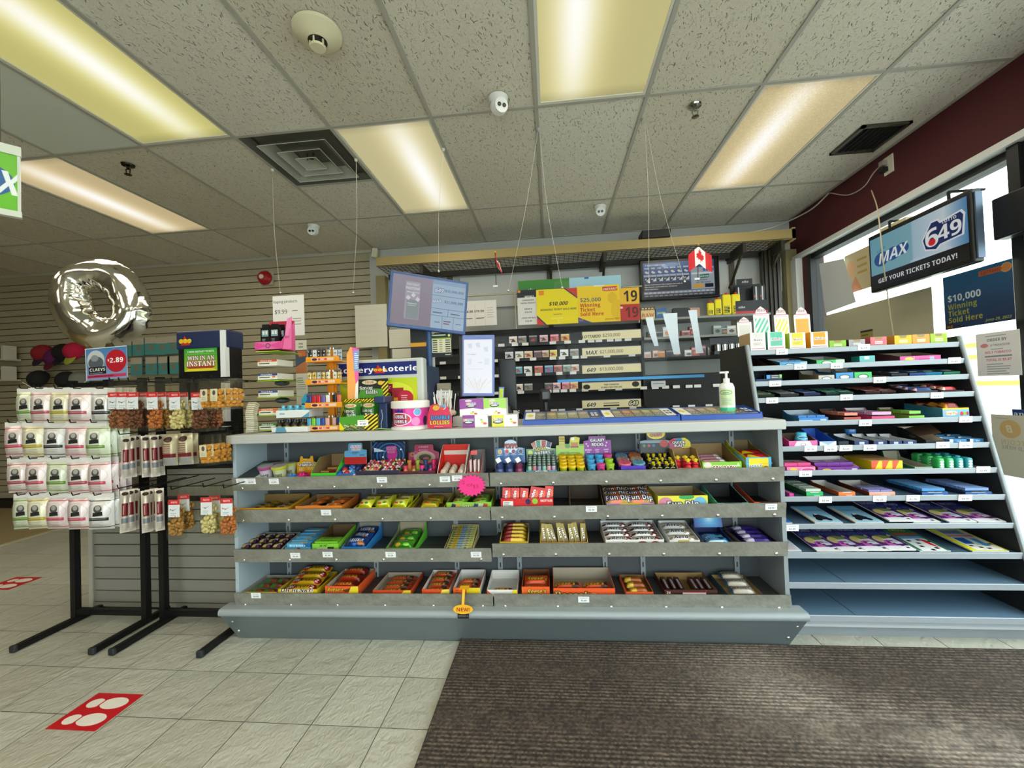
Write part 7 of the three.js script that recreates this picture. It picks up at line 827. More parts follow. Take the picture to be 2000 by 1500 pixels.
const m=mb();m.q([-q.w /2+0.03,0.03,0.001],[q.w /2-0.05,0.03,0.001],[q.w /2-0.05,q.h-0.035,0.001],[-q.w /2+0.03,q.h-0.035,0.001],scr);m.part('screen',u,new THREE.MeshStandardMaterial({color:'#0a0a0a',roughness:0.2,emissive:'#fff',emissiveMap:atlases[scr.a].t,emissiveIntensity:0.5}));mb().box(-0.1,q.h /2-0.08,-0.16,0.1,q.h /2+0.08,-0.06,'#15161a').part('wall_mount',u,'plastic');
const L=new THREE.RectAreaLight(0xb9cfee,0.3,q.w*0.85,q.h*0.85);L.position.set(q.x,q.y+q.h /2,-4.06);L.rotation.y=Math.PI;scene.add(L);}
const shelfY=[[617,1258,1500],[654,1256,1470],[694,1256,1470]].map(([y,a,b],i)=>{const s=thing('wall_shelf',`${['upper', 'middle', 'lower'][i]} wall shelf of smoking accessories below the forecast screen`,'shelf',[0,0,0]),Y=Pz(1400,y,-4.05).y;addMesh(s,'board',boxG(Pz(a,y,-4.05).x,Y-0.02,-4.28,Math.min(2.3,Pz(b,y,-4.05).x),Y,-4.0),i===2?B:std('#8d8f8c',0.6));addMesh(s,'back_panel',boxG(Pz(a,y,-4.05).x,Y,-4.285,Math.min(2.3,Pz(b,y,-4.05).x),Y+0.16,-4.28),pale_());return Y;});
const stand=(x,k,w,h,d,c,p,name,label,cat,dz=0)=>{const m=mb();m.box(-w /2,0,-d,w /2,h,0,{all:c,f:p||c});return m.single(name,label,cat,[Pz(x,[600,640,680][k],-4.03).x,shelfY[k]+0.0005,-4.03+dz],0,null,'gloss');};
const rw=print(90,90,(g,w,h)=>{bg(g,w,h,'#d9bf86');bx(g,0,0,w,26,'#6a4a22');for(let k=0;k<4;k++){bx(g,8+20*k,8,12,18,'#e0cfa0');bx(g,10+20*k,16,8,8,'#2a1a10');}tx(g,'RAW',45,60,32,'#b03a1c',{f:'serif'});});
stand(1265,0,0.13,0.115,0.06,'#c9ae74',rw,'paper_display','small kraft rolling paper display on the left of the upper wall shelf','display box');
stand(1291,0,0.1,0.095,0.06,'#2f5f9a',print(80,70,(g,w,h)=>{bg(g,w,h,'#3468a8');tx(g,'Jumbo',40,30,20,'#d9d23a',{i:1});}),'paper_display','small blue rolling paper box beside the kraft display','display box');
stand(1330,0,0.14,0.09,0.06,'#2c2e31',null,'accessory_box','dark grey accessory box on the upper wall shelf','box');stand(1357,0,0.09,0.085,0.06,'#b8917a',null,'accessory_box','tan accessory box on the upper wall shelf','box');
[[1391,0.12],[1407,0.15],[1423,0.14],[1431,0.19],[1441,0.19]].forEach(([x,h],i)=>{if(i===2) return;const X=Pz([1389,1404,0,1421,1439][i],600,-4.0).x,u=thing('fuel_bottle',`yellow lighter fuel can with red cap, ${FROML[i > 2 ? i - 1 : i]} of four`,'bottle',[X,shelfY[0]+0.0005,-4.02],0,'yellow fuel cans');const w=i>2?0.038:0.03;mb().geo(new RoundedBoxGeometry(w*2,h,0.035,4,0.014).translate(0,h /2,0),'#e9d91c').box(-w*0.7,0.012,0.0176,w*0.5,h*0.42,0.018,{all:'#2a2a1a',f:print(44,50,(g,W,H)=>{bg(g,W,H,'#2f2d14');for(let k=0;k<5;k++) bx(g,4,4+10*k,36-(k%2)*10,5,'#d9cf3a');})}).part('can',u,'gloss');mb().lathe([[0.012,h-0.002],[0.011,h+0.016],[0.001,h+0.018]],12,'#c0281f').part('cap',u,'plastic');});
{const X=Pz(1468,600,-4.0).x,u=thing('torch_display','black display of torch lighters with a red base strip','display box',[X,shelfY[0]+0.0005,-4.0]);mb().box(-0.14,0,-0.1,0.14,0.12,0,{all:'#1b1c1f',f:print(140,60,(g,w,h)=>{bg(g,w,h,'#26282c');bx(g,0,48,w,12,'#c0303a');tx(g,'niko',26,30,14,'#d5d8dc',{i:1});})}).box(-0.14,0.12,-0.1,0.14,0.29,-0.09,'#16171a').box(-0.08,0.29,-0.1,0.06,0.345,-0.09,{all:'#16171a',f:print(70,30,(g,w,h)=>{bg(g,w,h,'#2a2c30');tx(g,'niko',36,15,14,'#d5d8dc',{i:1});})}).part('box',u,'plastic');[-0.1,0.0,0.055,0.11].forEach((x,i)=>{if(i===1) return;const L=thing('torch_lighter',`black torch lighter with silver stripe in the black display, ${['left', '', 'middle', 'right'][i]}`,'lighter',[X+x,shelfY[0]+0.1,-4.03]);mb().box(-0.026,0,-0.02,0.026,0.16,0.01,'#101113').box(-0.006,0.01,0.01,0.006,0.15,0.013,'#c5cacd').box(-0.02,0.05,0.0105,-0.008,0.07,0.012,'#b5452a').part('body',L,'gloss');});}
const misc=['#9a5a5a','#2a2c30','#b5b2ac','#6a3038','#3a3d42','#c9a08a','#7a8a86','#c4c6c8','#a5703f','#41555a'],mr=rng(12);
for(const[k,xs] of[[1,[1270,1286,1302,1338,1352,1400,1415,1428]],[2,[1264,1280,1291,1308,1322,1345,1358,1372,1388,1402,1416,1432]]]) xs.forEach((x,i)=>{const c=misc[(i*3+k)%10];stand(x,k,0.055+0.03*mr(),0.05+0.07*mr(),0.05,c,print(44,50,(g,w,h)=>{bg(g,w,h,c);bx(g,4,6,w-8,10,'rgba(255,255,255,.45)');el(g,w /2,32,12,9,i%2?'rgba(20,20,20,.6)':'rgba(220,120,60,.7)');}),'accessory_box',`small ${['reddish', 'black', 'grey', 'maroon', 'charcoal', 'tan', 'sage', 'silver', 'brown', 'teal'][(i * 3 + k) % 10]} accessory box, ${FROML[i]} on the ${['', 'middle', 'lower'][k]} wall shelf`,'box',0.02*mr());});
{const u=thing('chrome_pipes','black display tray with shiny chrome jars behind the rack','display box',[Pz(1428,690,-3.9).x,shelfY[2]+0.0005,-3.96]);mb().box(-0.14,0,-0.06,0.14,0.16,-0.05,'#15161a').box(-0.14,0,-0.06,0.14,0.03,0.05,'#15161a').part('tray',u,'gloss');for(const x of[-0.09,-0.03,0.03,0.09]) mb().lathe([[0.001,0.03],[0.025,0.03],[0.026,0.09],[0.018,0.1],[0.001,0.1]],16,'#cfd2d4').part('jar',u,'chrome').position.x=x;}
{const a=Pz(1494,640,-4.12),b=Pz(1531,640,-4.12),u=thing('folding_gate','dark brown ribbed folding gate gathered at the right end of the back wall','gate',[a.x,0,-4.12]);for(let k=0;k<9;k++) mb().box(0,0.9,-0.05,(b.x-a.x) /9*0.82,2.42,k%2?0.012:0,k%2?'#2f281a':'#1a160f').part('rib',u,'plastic').position.x=(b.x-a.x)*k /9;}
{const p=Pz(1282,463,-3.88);const u=thing('power_box','black box lying on the beige canopy beam','box',[p.x,2.537,-3.95]);addMesh(u,'body',new RoundedBoxGeometry(0.26,0.07,0.16,2,0.008).translate(0,0.036,0),std('#1c1e1f',0.6));}
{const p=Pz(729,495,-4.2),u=thing('motion_sensor','small cream motion sensor in the corner above the monitor','sensor',[p.x,p.y-0.04,-4.22]);addMesh(u,'housing',new RoundedBoxGeometry(0.06,0.1,0.05,3,0.01).translate(0,0.05,0),std('#d9d2b4',0.5)).rotation.z=-0.18;mb().box(-0.01,0.03,-0.1,0.01,0.06,-0.02,'#b9b39a').part('arm',u);}
{const p=Pz(518,543,-4.28),u=thing('fire_bell','red round fire alarm bell on the slat wall','alarm bell',[p.x,p.y,-4.319]);mb().at(0,0,0,0,Math.PI /2).lathe([[0.075,0.03],[0.08,0.05],[0.06,0.085],[0.03,0.098],[0.001,0.1]],28,'#a5121c').part('gong',u,'gloss');mb().box(-0.075,-0.075,0,0.075,0.075,0.03,'#b9b4a4').part('back_box',u);mb().at(0,0,0.1,0,Math.PI /2).lathe([[0.026,0],[0.024,0.008],[0.001,0.009]],16,'#d0ccc4').part('centre_cap',u,'gloss');}
const cap=(x,y,c,n,brim,z=-4.18)=>{const p=Pz(x,y,z),u=thing('baseball_cap',n,'cap',[p.x,p.y,z]);const m=mb();m.geo(new THREE.SphereGeometry(0.1,20,12,0,7,0,1.9).scale(1,0.95,1.0).rotateX(1.15),c);m.part('crown',u,'matte');mb().geo(new THREE.SphereGeometry(0.085,16,8,0,7,0,0.9).scale(1.0,0.3,1.2).rotateX(1.1).translate(0,-0.09,0.03),brim||c).part('brim',u,'matte');mb().rod([0,0.02,ZB+0.003-z],[0,0.02,0.02],0.004,'#3a3a3a',6).part('hook',u,'metal');};
cap(84,690,'#8a1420','dark red baseball cap at the left of the hanging caps','#2a1a30');cap(106,698,'#5a1250','purple baseball cap between the red and pink ones','#5a1020',-4.22);cap(124,688,'#16171b','black baseball cap with white tag behind the pink cap',null,-4.22);cap(146,686,'#b81240','bright pink baseball cap with striped brim','#a3a83a',-4.1);cap(76,740,'#17181a','black cap with pale swoosh, lower left','#17181a');cap(130,742,'#141518','black cap in the lower row beside the grey one');cap(156,742,'#7d8078','grey cap in the lower row behind the price card','#6a6d66',-4.22);
const cd=(x,y,i)=>{const p=Pz(x,y,-4.26),m=mb();m.box(-0.07,-0.1,0,0.07,0.1,0.012,{all:'#5a8a8a',f:print(70,100,(g,w,h)=>{bg(g,w,h,'#b9b2a0');bx(g,0,36,w,64,'#4f9292');tx(g,'1234567890'[i%10],36,56,44,'#a5704a');})});m.box(-0.01,0.085,-0.04,0.01,0.095,0,'#555');m.single('candle_pack',`teal number candle pack on the slat wall, ${i < 5 ? 'upper' : 'lower'} row ${FROML[i % 5]}`,'candle pack',p,0,'number candle packs','gloss');};
[[248,680],[272,678],[296,676],[318,676],[340,674],[268,716],[297,715],[322,714],[340,713]].forEach((q,i)=>cd(...q,i));
for(const[y,n] of[[705,'upper'],[745,'lower']]){const p=Pz(2,y,-4.2),m=mb();m.box(-0.12,0,-0.1,0.12,0.02,0.06,'#c9c6b4').box(0.09,0.02,-0.06,0.12,0.17,0.06,'#cfcdbd').box(-0.12,0.02,-0.06,0.09,0.14,0.04,'#6f6a3a');m.single('wall_bin',`small ${n} slat-wall bin at the left photo edge`,'bin',[p.x,p.y,-4.2]);}
}
function pale_(){return std('#b3b5b2',0.8);}
// ---------- left: hanging bags, ticket machine, balloon, signs ----------
{
const hookM=std('#101114',0.4,0.5),bagP={};
const cc={g:['#6f9a3a','green','#dfe6cf'],r:['#b0485a','rose','#ecdfdc'],y:['#b9a82a','yellow','#ebe6cc'],p:['#cc4a60','pink','#eddcdc'],k:['#2a2c33','black','#e9e8e6']};
for(const k in cc) bagP[k]=print(110,150,(g,w,h)=>{bg(g,w,h,cc[k][2]);bx(g,0,12,w,3,cc[k][0]);bx(g,0,h-16,w,4,cc[k][0]);el(g,55,62,46,40,null,'#cfcbc4',2);el(g,55,50,17,18,'#5a5a58');el(g,55,45,11,11,'#b9b6b2');pg(g,[[36,66],[74,62],[76,80],[34,84]],'#2b2b2d');bx(g,14,90,82,14,cc[k][0]);bx(g,20,94,70,3,'rgba(255,255,255,.5)');lines(g,24,112,62,3,8,'#bdb9b4',2);});
const proto={};
const mkBag=(k)=>{if(proto[k]) return dup(proto[k],'x');const t=thing('candy_bag','x','candy bag',[0,0,0]);const m=mb();m.at(0,0,0,0,Math.PI /2,0);m.pillow(0.114,0.152,0.024,bagP[k],'#dedbd6',6,8,0.05);const o=m.part('pouch',t,'foil');o.position.y=-0.09;mb().box(-0.056,-0.02,-0.001,0.056,0.006,0.001,'#e4e1dc').part('hang_header',t);return proto[k]=t;};
const rowsN=['top','second','third','bottom'];
const rowPx=[[[55,84,122,158,202],[760,758,757,755,757],'gryrk'],[[33,68,110,152,192],[826,826,825,822,818],'pykpg'],[[38,73,116,155,195],[893,898,896,895,895],'rpgrp'],[[50,76,114,156,198],[963,966,966,966,965],'gyppk']];
const r=rng(9);
rowPx.forEach(([xs,ys,ks],j)=>xs.forEach((x,i)=>{
const zf=-1.80+0.008*(i%2),p=Pz(x,ys[j],zf),hookY=p.y;
const n=i===4?4:2+(i%2);
for(let d=0;d<n;d++){const b=mkBag(ks[i]);b.position.set(p.x+0.003*(r()-0.5)+0.004*d,hookY,zf-0.028*d);b.rotation.set(0.04*(r()-0.3),0.12+0.15*(r()-0.5),0.05*(r()-0.5));tag(b,`white candy bag with ${cc[ks[i]][1]} band, ${rowsN[j]} row, ${d ? ['', 'second', 'third', 'fourth'][d] + ' behind' : 'front of'} hook ${FROML[i].replace('from left', 'over')}`,'candy bag','white candy bags on the left rack');}
const hk=mb();hk.rod([p.x,hookY+0.004,-2.02],[p.x,hookY+0.004,zf+0.03],0.0025,'#111',6);hk.rod([p.x,hookY+0.004,zf+0.03],[p.x+0.006,hookY+0.02,zf+0.04],0.0025,'#111',6);const o=hk.part('hook',rackA,'metal');o.position.set(0,0,2.022);
}));
const nutGeo=(()=>{const q=rng(31),L=[];for(let k=0;k<90;k++){const g=new THREE.SphereGeometry(0.0082,6,5).scale(1,1.25+0.4*q(),0.8);g.rotateZ(q()*3);g.rotateY(q()*3);g.translate((q()-0.5)*0.058,-0.2+0.13*q(),(q()-0.5)*0.022);L.push(g);}return mergeGeometries(L);})();
const lab=print(60,90,(g,w,h)=>{bg(g,w,h,'#dde0e3');bx(g,0,0,w,26,'#cc2f33');tx(g,'NUTS',30,13,13,'#f3cfc9');pg(g,[[14,50],[24,58],[46,44],[26,54]],'#26282c');lines(g,12,70,36,2,8,'#8a8f96',2);});
const film=new THREE.BoxGeometry(0.072,0.25,0.03,2,4,1);{const p=film.attributes.position;for(let i=0;i<p.count;i++){const y=p.getY(i);p.setZ(i,p.getZ(i)*(y>0.1?0.08:y>0.05?0.7:1.05));}film.translate(0,-0.095,0);film.computeVertexNormals();}
const nutC={a:['#8a4f2a','almond'],p:['#a87a3a','peanut'],w:['#d3c486','pale seed'],d:['#6a3a20','dark nut'],o:['#b4692e','orange nut']},nutM={},nutP={};
const nutBag=(k)=>{if(nutP[k]) return dup(nutP[k],'x');const t=thing('nut_bag','x','nut bag',[0,0,0]);addMesh(t,'nuts',nutGeo,std(nutC[k][0],0.45)).userData.kind='stuff';addMesh(t,'film',film,filmM);mb().box(-0.026,-0.115,0.0175,0.026,-0.035,0.0185,{all:'#d9d9d9',f:lab}).part('label',t,'gloss');return nutP[k]=t;};
const hang=(mk,x,y,z,label,cat,grp,rot=0.1)=>{const p=Pz(x,y,z),b=mk();b.position.copy(p);b.rotation.set(0.03*(r()-0.5),rot+0.2*(r()-0.5),0.05*(r()-0.5));tag(b,label,cat,grp);return b;};
const hookB=(x,y,z)=>{const p=Pz(x,y,z),hk=mb();hk.rod([p.x,p.y+0.012,-2.02],[p.x,p.y+0.012,z+0.03],0.0025,'#111',6);hk.rod([p.x,p.y+0.012,z+0.03],[p.x+0.006,p.y+0.03,z+0.04],0.0025,'#111',6);hk.part('hook',rackB,'metal').position.z=2.022;};
[[228,'a',0],[246,'a',0],[264,'d',0],[286,'d',0.05],[303,'o',0],[318,'p',0.03],[332,'d',0.05],[347,'w',0],[363,'w',0.04],[389,'d',0],[406,'d',0.04],[420,'a',0.06]].forEach(([x,k,dz],i)=>{hang(()=>nutBag(k),x,752,-1.79-dz,`clear bag of ${nutC[k][1]}s in the top row, ${FROML[i]}`,'nut bag','nut bags on the right rack');if(!dz) hookB(x,750,-1.79);});
[[346,'p',960,0],[363,'p',950,0.05],[408,'w',955,0],[424,'w',952,0.05],[447,'o',957,0]].forEach(([x,k,y,dz],i)=>{hang(()=>nutBag(k),x,y,-1.8-dz,`clear bag of ${nutC[k][1]}s in the bottom row, ${FROML[i]}`,'nut bag','nut bags on the right rack');if(!dz) hookB(x,y-2,-1.8);});
const stickP=print(40,200,(g,w,h)=>{bg(g,w,h,'#cfc3b0','#d5cdc2');el(g,20,16,13,8,'#2a1a18');bx(g,8,60,24,60,'#7a2028');bx(g,12,70,4,44,'#c9a9a0');bx(g,6,130,28,24,'#8a8f98');lines(g,8,164,24,4,8,'#a9a49c',2);});
let sp;const stick=()=>{if(sp) return dup(sp,'x');const m=mb();m.at(0,-0.09,0,0,Math.PI /2,0);m.pillow(0.034,0.2,0.012,stickP,'#bfb5a5',4,8,0.05);return sp=m.single('jerky_stick','x','meat stick',[0,0,0],0,null,'foil');};
[[246,858,0],[257,856,0.02],[266,854,0.05],[284,855,0],[292,853,0.03],[301,854,0],[310,853,0.03]].forEach(([x,y,dz],i)=>{hang(stick,x,y,-1.82-dz,`flat beige meat stick pack in the second row, ${FROML[i]}`,'meat stick','meat stick packs',0.8);if(!dz) hookB(x,y-6,-1.82);});
[[244,962,0],[254,960,0.02],[264,958,0.05],[284,962,0],[292,960,0.02],[300,958,0.04],[311,958,0]].forEach(([x,y,dz],i)=>{hang(stick,x,y,-1.8-dz,`flat beige meat stick pack in the bottom row, ${FROML[i]}`,'meat stick','meat stick packs',0.8);if(!dz) hookB(x,y-6,-1.8);});
const beigeP=print(80,150,(g,w,h)=>{bg(g,w,h,'#c9bd9c','#bdb08e');el(g,40,26,22,13,'#3a2018');for(let k=0;k<5;k++) lines(g,16,46+10*k,48,1,6,'#8a5a50',4);bx(g,6,92,68,18,'#7a2430');bx(g,8,112,64,34,'#a9a9a8');});
let bp;const beigeBag=()=>{if(bp) return dup(bp,'x');const m=mb();m.at(0,-0.07,0,0,Math.PI /2,0);m.pillow(0.07,0.15,0.02,beigeP,'#b0a484',6,6,0.05);return bp=m.single('snack_bag','x','snack bag',[0,0,0],0,null,'foil');};
[[333,850,0],[362,848,0],[372,848,0.04]].forEach(([x,y,dz],i)=>{hang(beigeBag,x,y,-1.82-dz,`beige snack bag with maroon band in the second row, ${FROML[i]}`,'snack bag','beige snack bags',0.15);hookB(x,y-5,-1.82);});
const carGeo=(()=>{const q=rng(41),L=[];for(let k=0;k<40;k++){const g=new THREE.IcosahedronGeometry(0.009+0.004*q(),0);g.rotateY(q()*3);g.translate((q()-0.5)*0.05,-0.11+0.075*q(),(q()-0.5)*0.02);L.push(g);}return mergeGeometries(L);})();
let cp;const carBag=()=>{if(cp) return dup(cp,'x');const t=thing('caramel_bag','x','snack bag',[0,0,0]);addMesh(t,'pieces',carGeo,std('#c98a2e',0.4)).userData.kind='stuff';const f=addMesh(t,'film',film.clone().scale(0.9,0.58,1),filmM);mb().box(-0.018,-0.085,0.0172,0.012,-0.03,0.0182,{all:'#d8d0b8',f:print(50,70,(g,w,h)=>{bg(g,w,h,'#cfc6a8');el(g,25,22,11,14,'#5a4a3a');lines(g,8,46,34,3,7,'#8a8068',2);})}).part('label',t,'gloss');return cp=t;};
[[404,748,0],[424,747,0.0],[440,746,0.03],[452,746,0.05],[462,746,0.07]].forEach(([x,y,dz],i)=>{hang(carBag,x,y,-1.76-dz,`small bag of caramel snacks in the top row, ${FROML[i]}`,'snack bag','caramel snack bags',0.2);if(i<2) hookB(x,y-1,-1.76);});
[[402,856,0],[416,855,0.02],[428,854,0.05],[438,853,0.08]].forEach(([x,y,dz],i)=>{hang(carBag,x,y,-1.8-dz,`small bag of caramel snacks in the second row, ${FROML[i]}`,'snack bag','caramel snack bags',0.2);if(!dz) hookB(x,y-3,-1.8);});
{const q=zpos(168,678,249,741,-2.0);const m=mb();m.box(-q.w /2,0,-0.002,q.w /2,q.h,0,{all:'#c9d3de',f:print(220,180,(g,w,h)=>{bg(g,w,h,'#4a7db5','#8fa9cf');bx(g,0,0,w,5,'#dfe6ee');bx(g,0,0,5,h,'#dfe6ee');el(g,56,70,46,56,'#c9cdd0');el(g,56,84,40,36,'#5a6066');el(g,50,58,20,18,'#8f969c');bx(g,16,106,92,40,'#1c1f24');tx(g,'CLAEYS',62,122,24,'#efefef');lines(g,22,138,76,1,6,'#8a8f96',4);el(g,162,80,54,62,'#bf2030');tx(g,'2.89',164,76,38,'#fff');tx(g,'$',122,74,18,'#fff');bx(g,8,150,w-16,18,'#c9456a');lines(g,14,156,190,1,6,'#8a2040',6);})});m.box(-0.03,-0.04,-0.008,0.03,0.01,-0.003,'#15161a');m.single('price_card','blue and red price card reading 2.89 on top of the left rack','sign',[q.x,q.y,-2.0],0,null,'gloss').rotation.z=0.03;}
{const z=-2.24,q=zpos(345,645,440,850,z),t=thing('ticket_machine','black ticket machine with navy top and lit green sign','vending machine',[q.x+0.01,0.92,z]),w=q.w+0.0,h=Pz(400,645,z).y-0.92,d=0.13;
addMesh(t,'body',new RoundedBoxGeometry(w,h-0.1,d,3,0.01).translate(0,(h-0.1) /2,-d /2),std('#0d0e11',0.3));addMesh(t,'top',new RoundedBoxGeometry(w+0.012,0.11,d+0.012,3,0.012).translate(0,h-0.055,-d /2),std('#1b2a52',0.4));
const m=mb();m.prism([[-0.03,0],[0.03,0],[-0.005,0.055]],0,0.002,'#d3301f');m.part('emblem_triangle',t,'gloss').position.set(-w /2+0.06,h-0.085,0.007);const e=mb();for(let i=0;i<3;i++){e.at(-0.026+0.026*i,0.024,0.002,0,Math.PI /2);e.lathe([[0.014,0],[0.013,0.003],[0.001,0.0035]],16,'#e8c02a');}e.part('emblem_discs',t,'gloss').position.set(-w /2+0.06,h-0.085,0.007);
const sg=print(230,150,(g,W,H)=>{bg(g,W,H,'#2f9a2a','#9fc22a');tx(g,'3 NEW INSTANT TICKETS',116,22,16,'#eef6e6');bx(g,10,36,210,2,'#9fd07a');tx(g,'WIN IN AN',116,64,34,'#f3f3ee',{f:'serif',st:'#8a3a1c',sw:5});tx(g,'INSTANT',116,100,44,'#fff',{f:'serif',st:'#a5281c',sw:7});pg(g,[[10,118],[220,118],[190,134],[40,134]],'#a03a1c');pg(g,[[0,150],[30,132],[200,132],[230,150]],'#e0d62a');});
const p=mb();p.q([-w /2+0.045,0.39,0.003],[w /2-0.055,0.39,0.003],[w /2-0.055,0.525,0.003],[-w /2+0.045,0.525,0.003],sg);const ps=p.part('lit_sign',t,new THREE.MeshStandardMaterial({color:'#111',roughness:0.3,emissive:'#fff',emissiveMap:atlases[sg.a].t,emissiveIntensity:0.66}));ps.position.y=h-0.63;
mb().box(w /2-0.03,0.1,-0.02,w /2+0.003,h-0.006,0.009,'#eef0f2').part('corner_strip',t,'gloss');
const L=new THREE.RectAreaLight(0xcfe89a,0.3,w*0.8,0.13);L.position.set(q.x+0.01,0.92+h-0.17,z+0.02);L.rotation.y=Math.PI;scene.add(L);}
{const z=-2.45,c=Pz(198,592,z),t=thing('foil_balloon','crinkled silver balloon shaped like a zero floating above the racks','balloon',c);const nu=120,nv=40,g=new THREE.BufferGeometry(),P=[],I=[],nz=vnoise(24,71),n2=vnoise(10,72);
for(let i=0;i<=nu;i++) for(let j=0;j<=nv;j++){const u=i /nu*2*Math.PI,v=j /nv*2*Math.PI,iu=i /nu,jv=j /nv;const seam=Math.pow(Math.abs(Math.cos(v)),10),edge=Math.pow(Math.abs(Math.cos(v)),14),pk=0.35+0.65*Math.abs(Math.sin(u*23+1.5*Math.sin(u*5)));let rr=0.092+0.010*edge*pk-0.008*Math.pow(Math.max(0,-Math.cos(v)),2)*Math.abs(Math.sin(u*5+Math.sin(u*4)))+0.016*(n2(iu*1,jv)-0.5)+0.005*(nz(iu*2,jv)-0.5)*(0.4+seam);const fl=1-0.30*Math.pow(Math.abs(Math.cos(v)),6);const a=0.138,b=0.2,ex=Math.sign(Math.cos(u))*Math.pow(Math.abs(Math.cos(u)),0.85),ey=Math.sign(Math.sin(u))*Math.pow(Math.abs(Math.sin(u)),0.85),nx=Math.cos(u)*b,ny=Math.sin(u)*a,L=Math.hypot(nx,ny);P.push(a*ex+rr*Math.cos(v)*nx /L,b*ey+rr*Math.cos(v)*ny /L,0.085*fl*Math.sin(v)*(rr /0.092));if(i<nu&&j<nv){const k=i*(nv+1)+j;I.push(k,k+nv+1,k+1,k+1,k+nv+1,k+nv+2);}}
g.setAttribute('position',new THREE.Float32BufferAttribute(P,3));g.setIndex(I);g.computeVertexNormals();const foil=std('#e2dfd6',0.1,1);const o=addMesh(t,'ring',g,foil);o.rotation.set(0.1,0.35,0.42,'ZYX');o.scale.set(1.14,1.0,1.1);
const q=mb();q.prism([[-0.02,0],[0.02,0],[0.045,-0.06],[0.01,-0.05],[-0.01,-0.07],[-0.05,-0.055]],-0.004,0.004,'#d9d6cc');const f=q.part('neck_tab',t,'chrome');f.position.set(0.085,-0.275,0.03);f.rotation.z=0.3;wire([[0.09,-0.33,0.02],[0.1,-0.45,0.1],[0.05,-0.62,0.3],[0.02,Pz(198,740,-2.02).y-c.y,0.43]],0.0012,std('#d8d5cc',0.5),t,'ribbon');}
{const z=-1.35,a=Pz(-30,345,z),b=Pz(44,350,z),u=thing('hanging_sign','lime green hanging lottery sign with blue oval at the left photo edge','sign',[b.x-0.11,Pz(44,420,z).y,z+0.06],0.9);const m=mb();m.box(-0.22,0.02,-0.006,0.1,0.235,0.006,{all:'#5aa81c',f:print(260,150,(g,w,h)=>{bg(g,w,h,'#62b81e');el(g,178,76,76,46,'#1f5a9a');tx(g,'MAX',178,78,84,'#e9eef2',{i:1,sx:0.9});})});m.part('panel',u,'gloss');const f=mb();f.box(-0.23,0.235,-0.012,0.11,0.27,0.012,'#d3d8cc').box(-0.23,0,-0.012,0.11,0.022,0.012,'#d3d8cc').box(0.1,0.02,-0.009,0.108,0.235,0.009,'#cfd4c8');f.part('frame',u,'plastic');const wv=mb();const top=CH-u.position.y;wv.rod([0.06,0.26,0],[0.06,top,0],0.0015,'#555',6);wv.rod([-0.18,0.26,0],[-0.18,top,0],0.0015,'#555',6);wv.part('hanger',u,'metal');}
const dec=print(230,200,(g,w,h)=>{bg(g,w,h,'#c41420');for(const y of[56,146]){el(g,146,y,60,34,'#e9e4da');el(g,58,y+4,34,27,'#e9e4da');bx(g,84,y-40,7,80,'#c41420');}});
const dm=mb();dm.box(-0.1,0,-0.089,0.1,0.0015,0.089,{all:'#c41420',t:dec});
for(const[pts,n] of[[[[98,1425],[190,1355],[278,1357],[182,1428]],'red footprint floor decal nearest the viewer at the bottom left'],[[[-60,1152],[48,1127],[97,1127],[8,1153]],'red footprint floor decal farther away by the left photo edge']]){const c=pts.map((p)=>Py(...p,0)).reduce((s,p)=>s.add(p),V(0,0,0)).multiplyScalar(0.25);const o=dm.mesh('gloss');o.name=numbered('floor_decal');scene.add(o);tag(o,n,'floor decal',null);o.position.set(c.x,0.001,c.z);o.rotation.y=-Math.PI /2*0;}
}
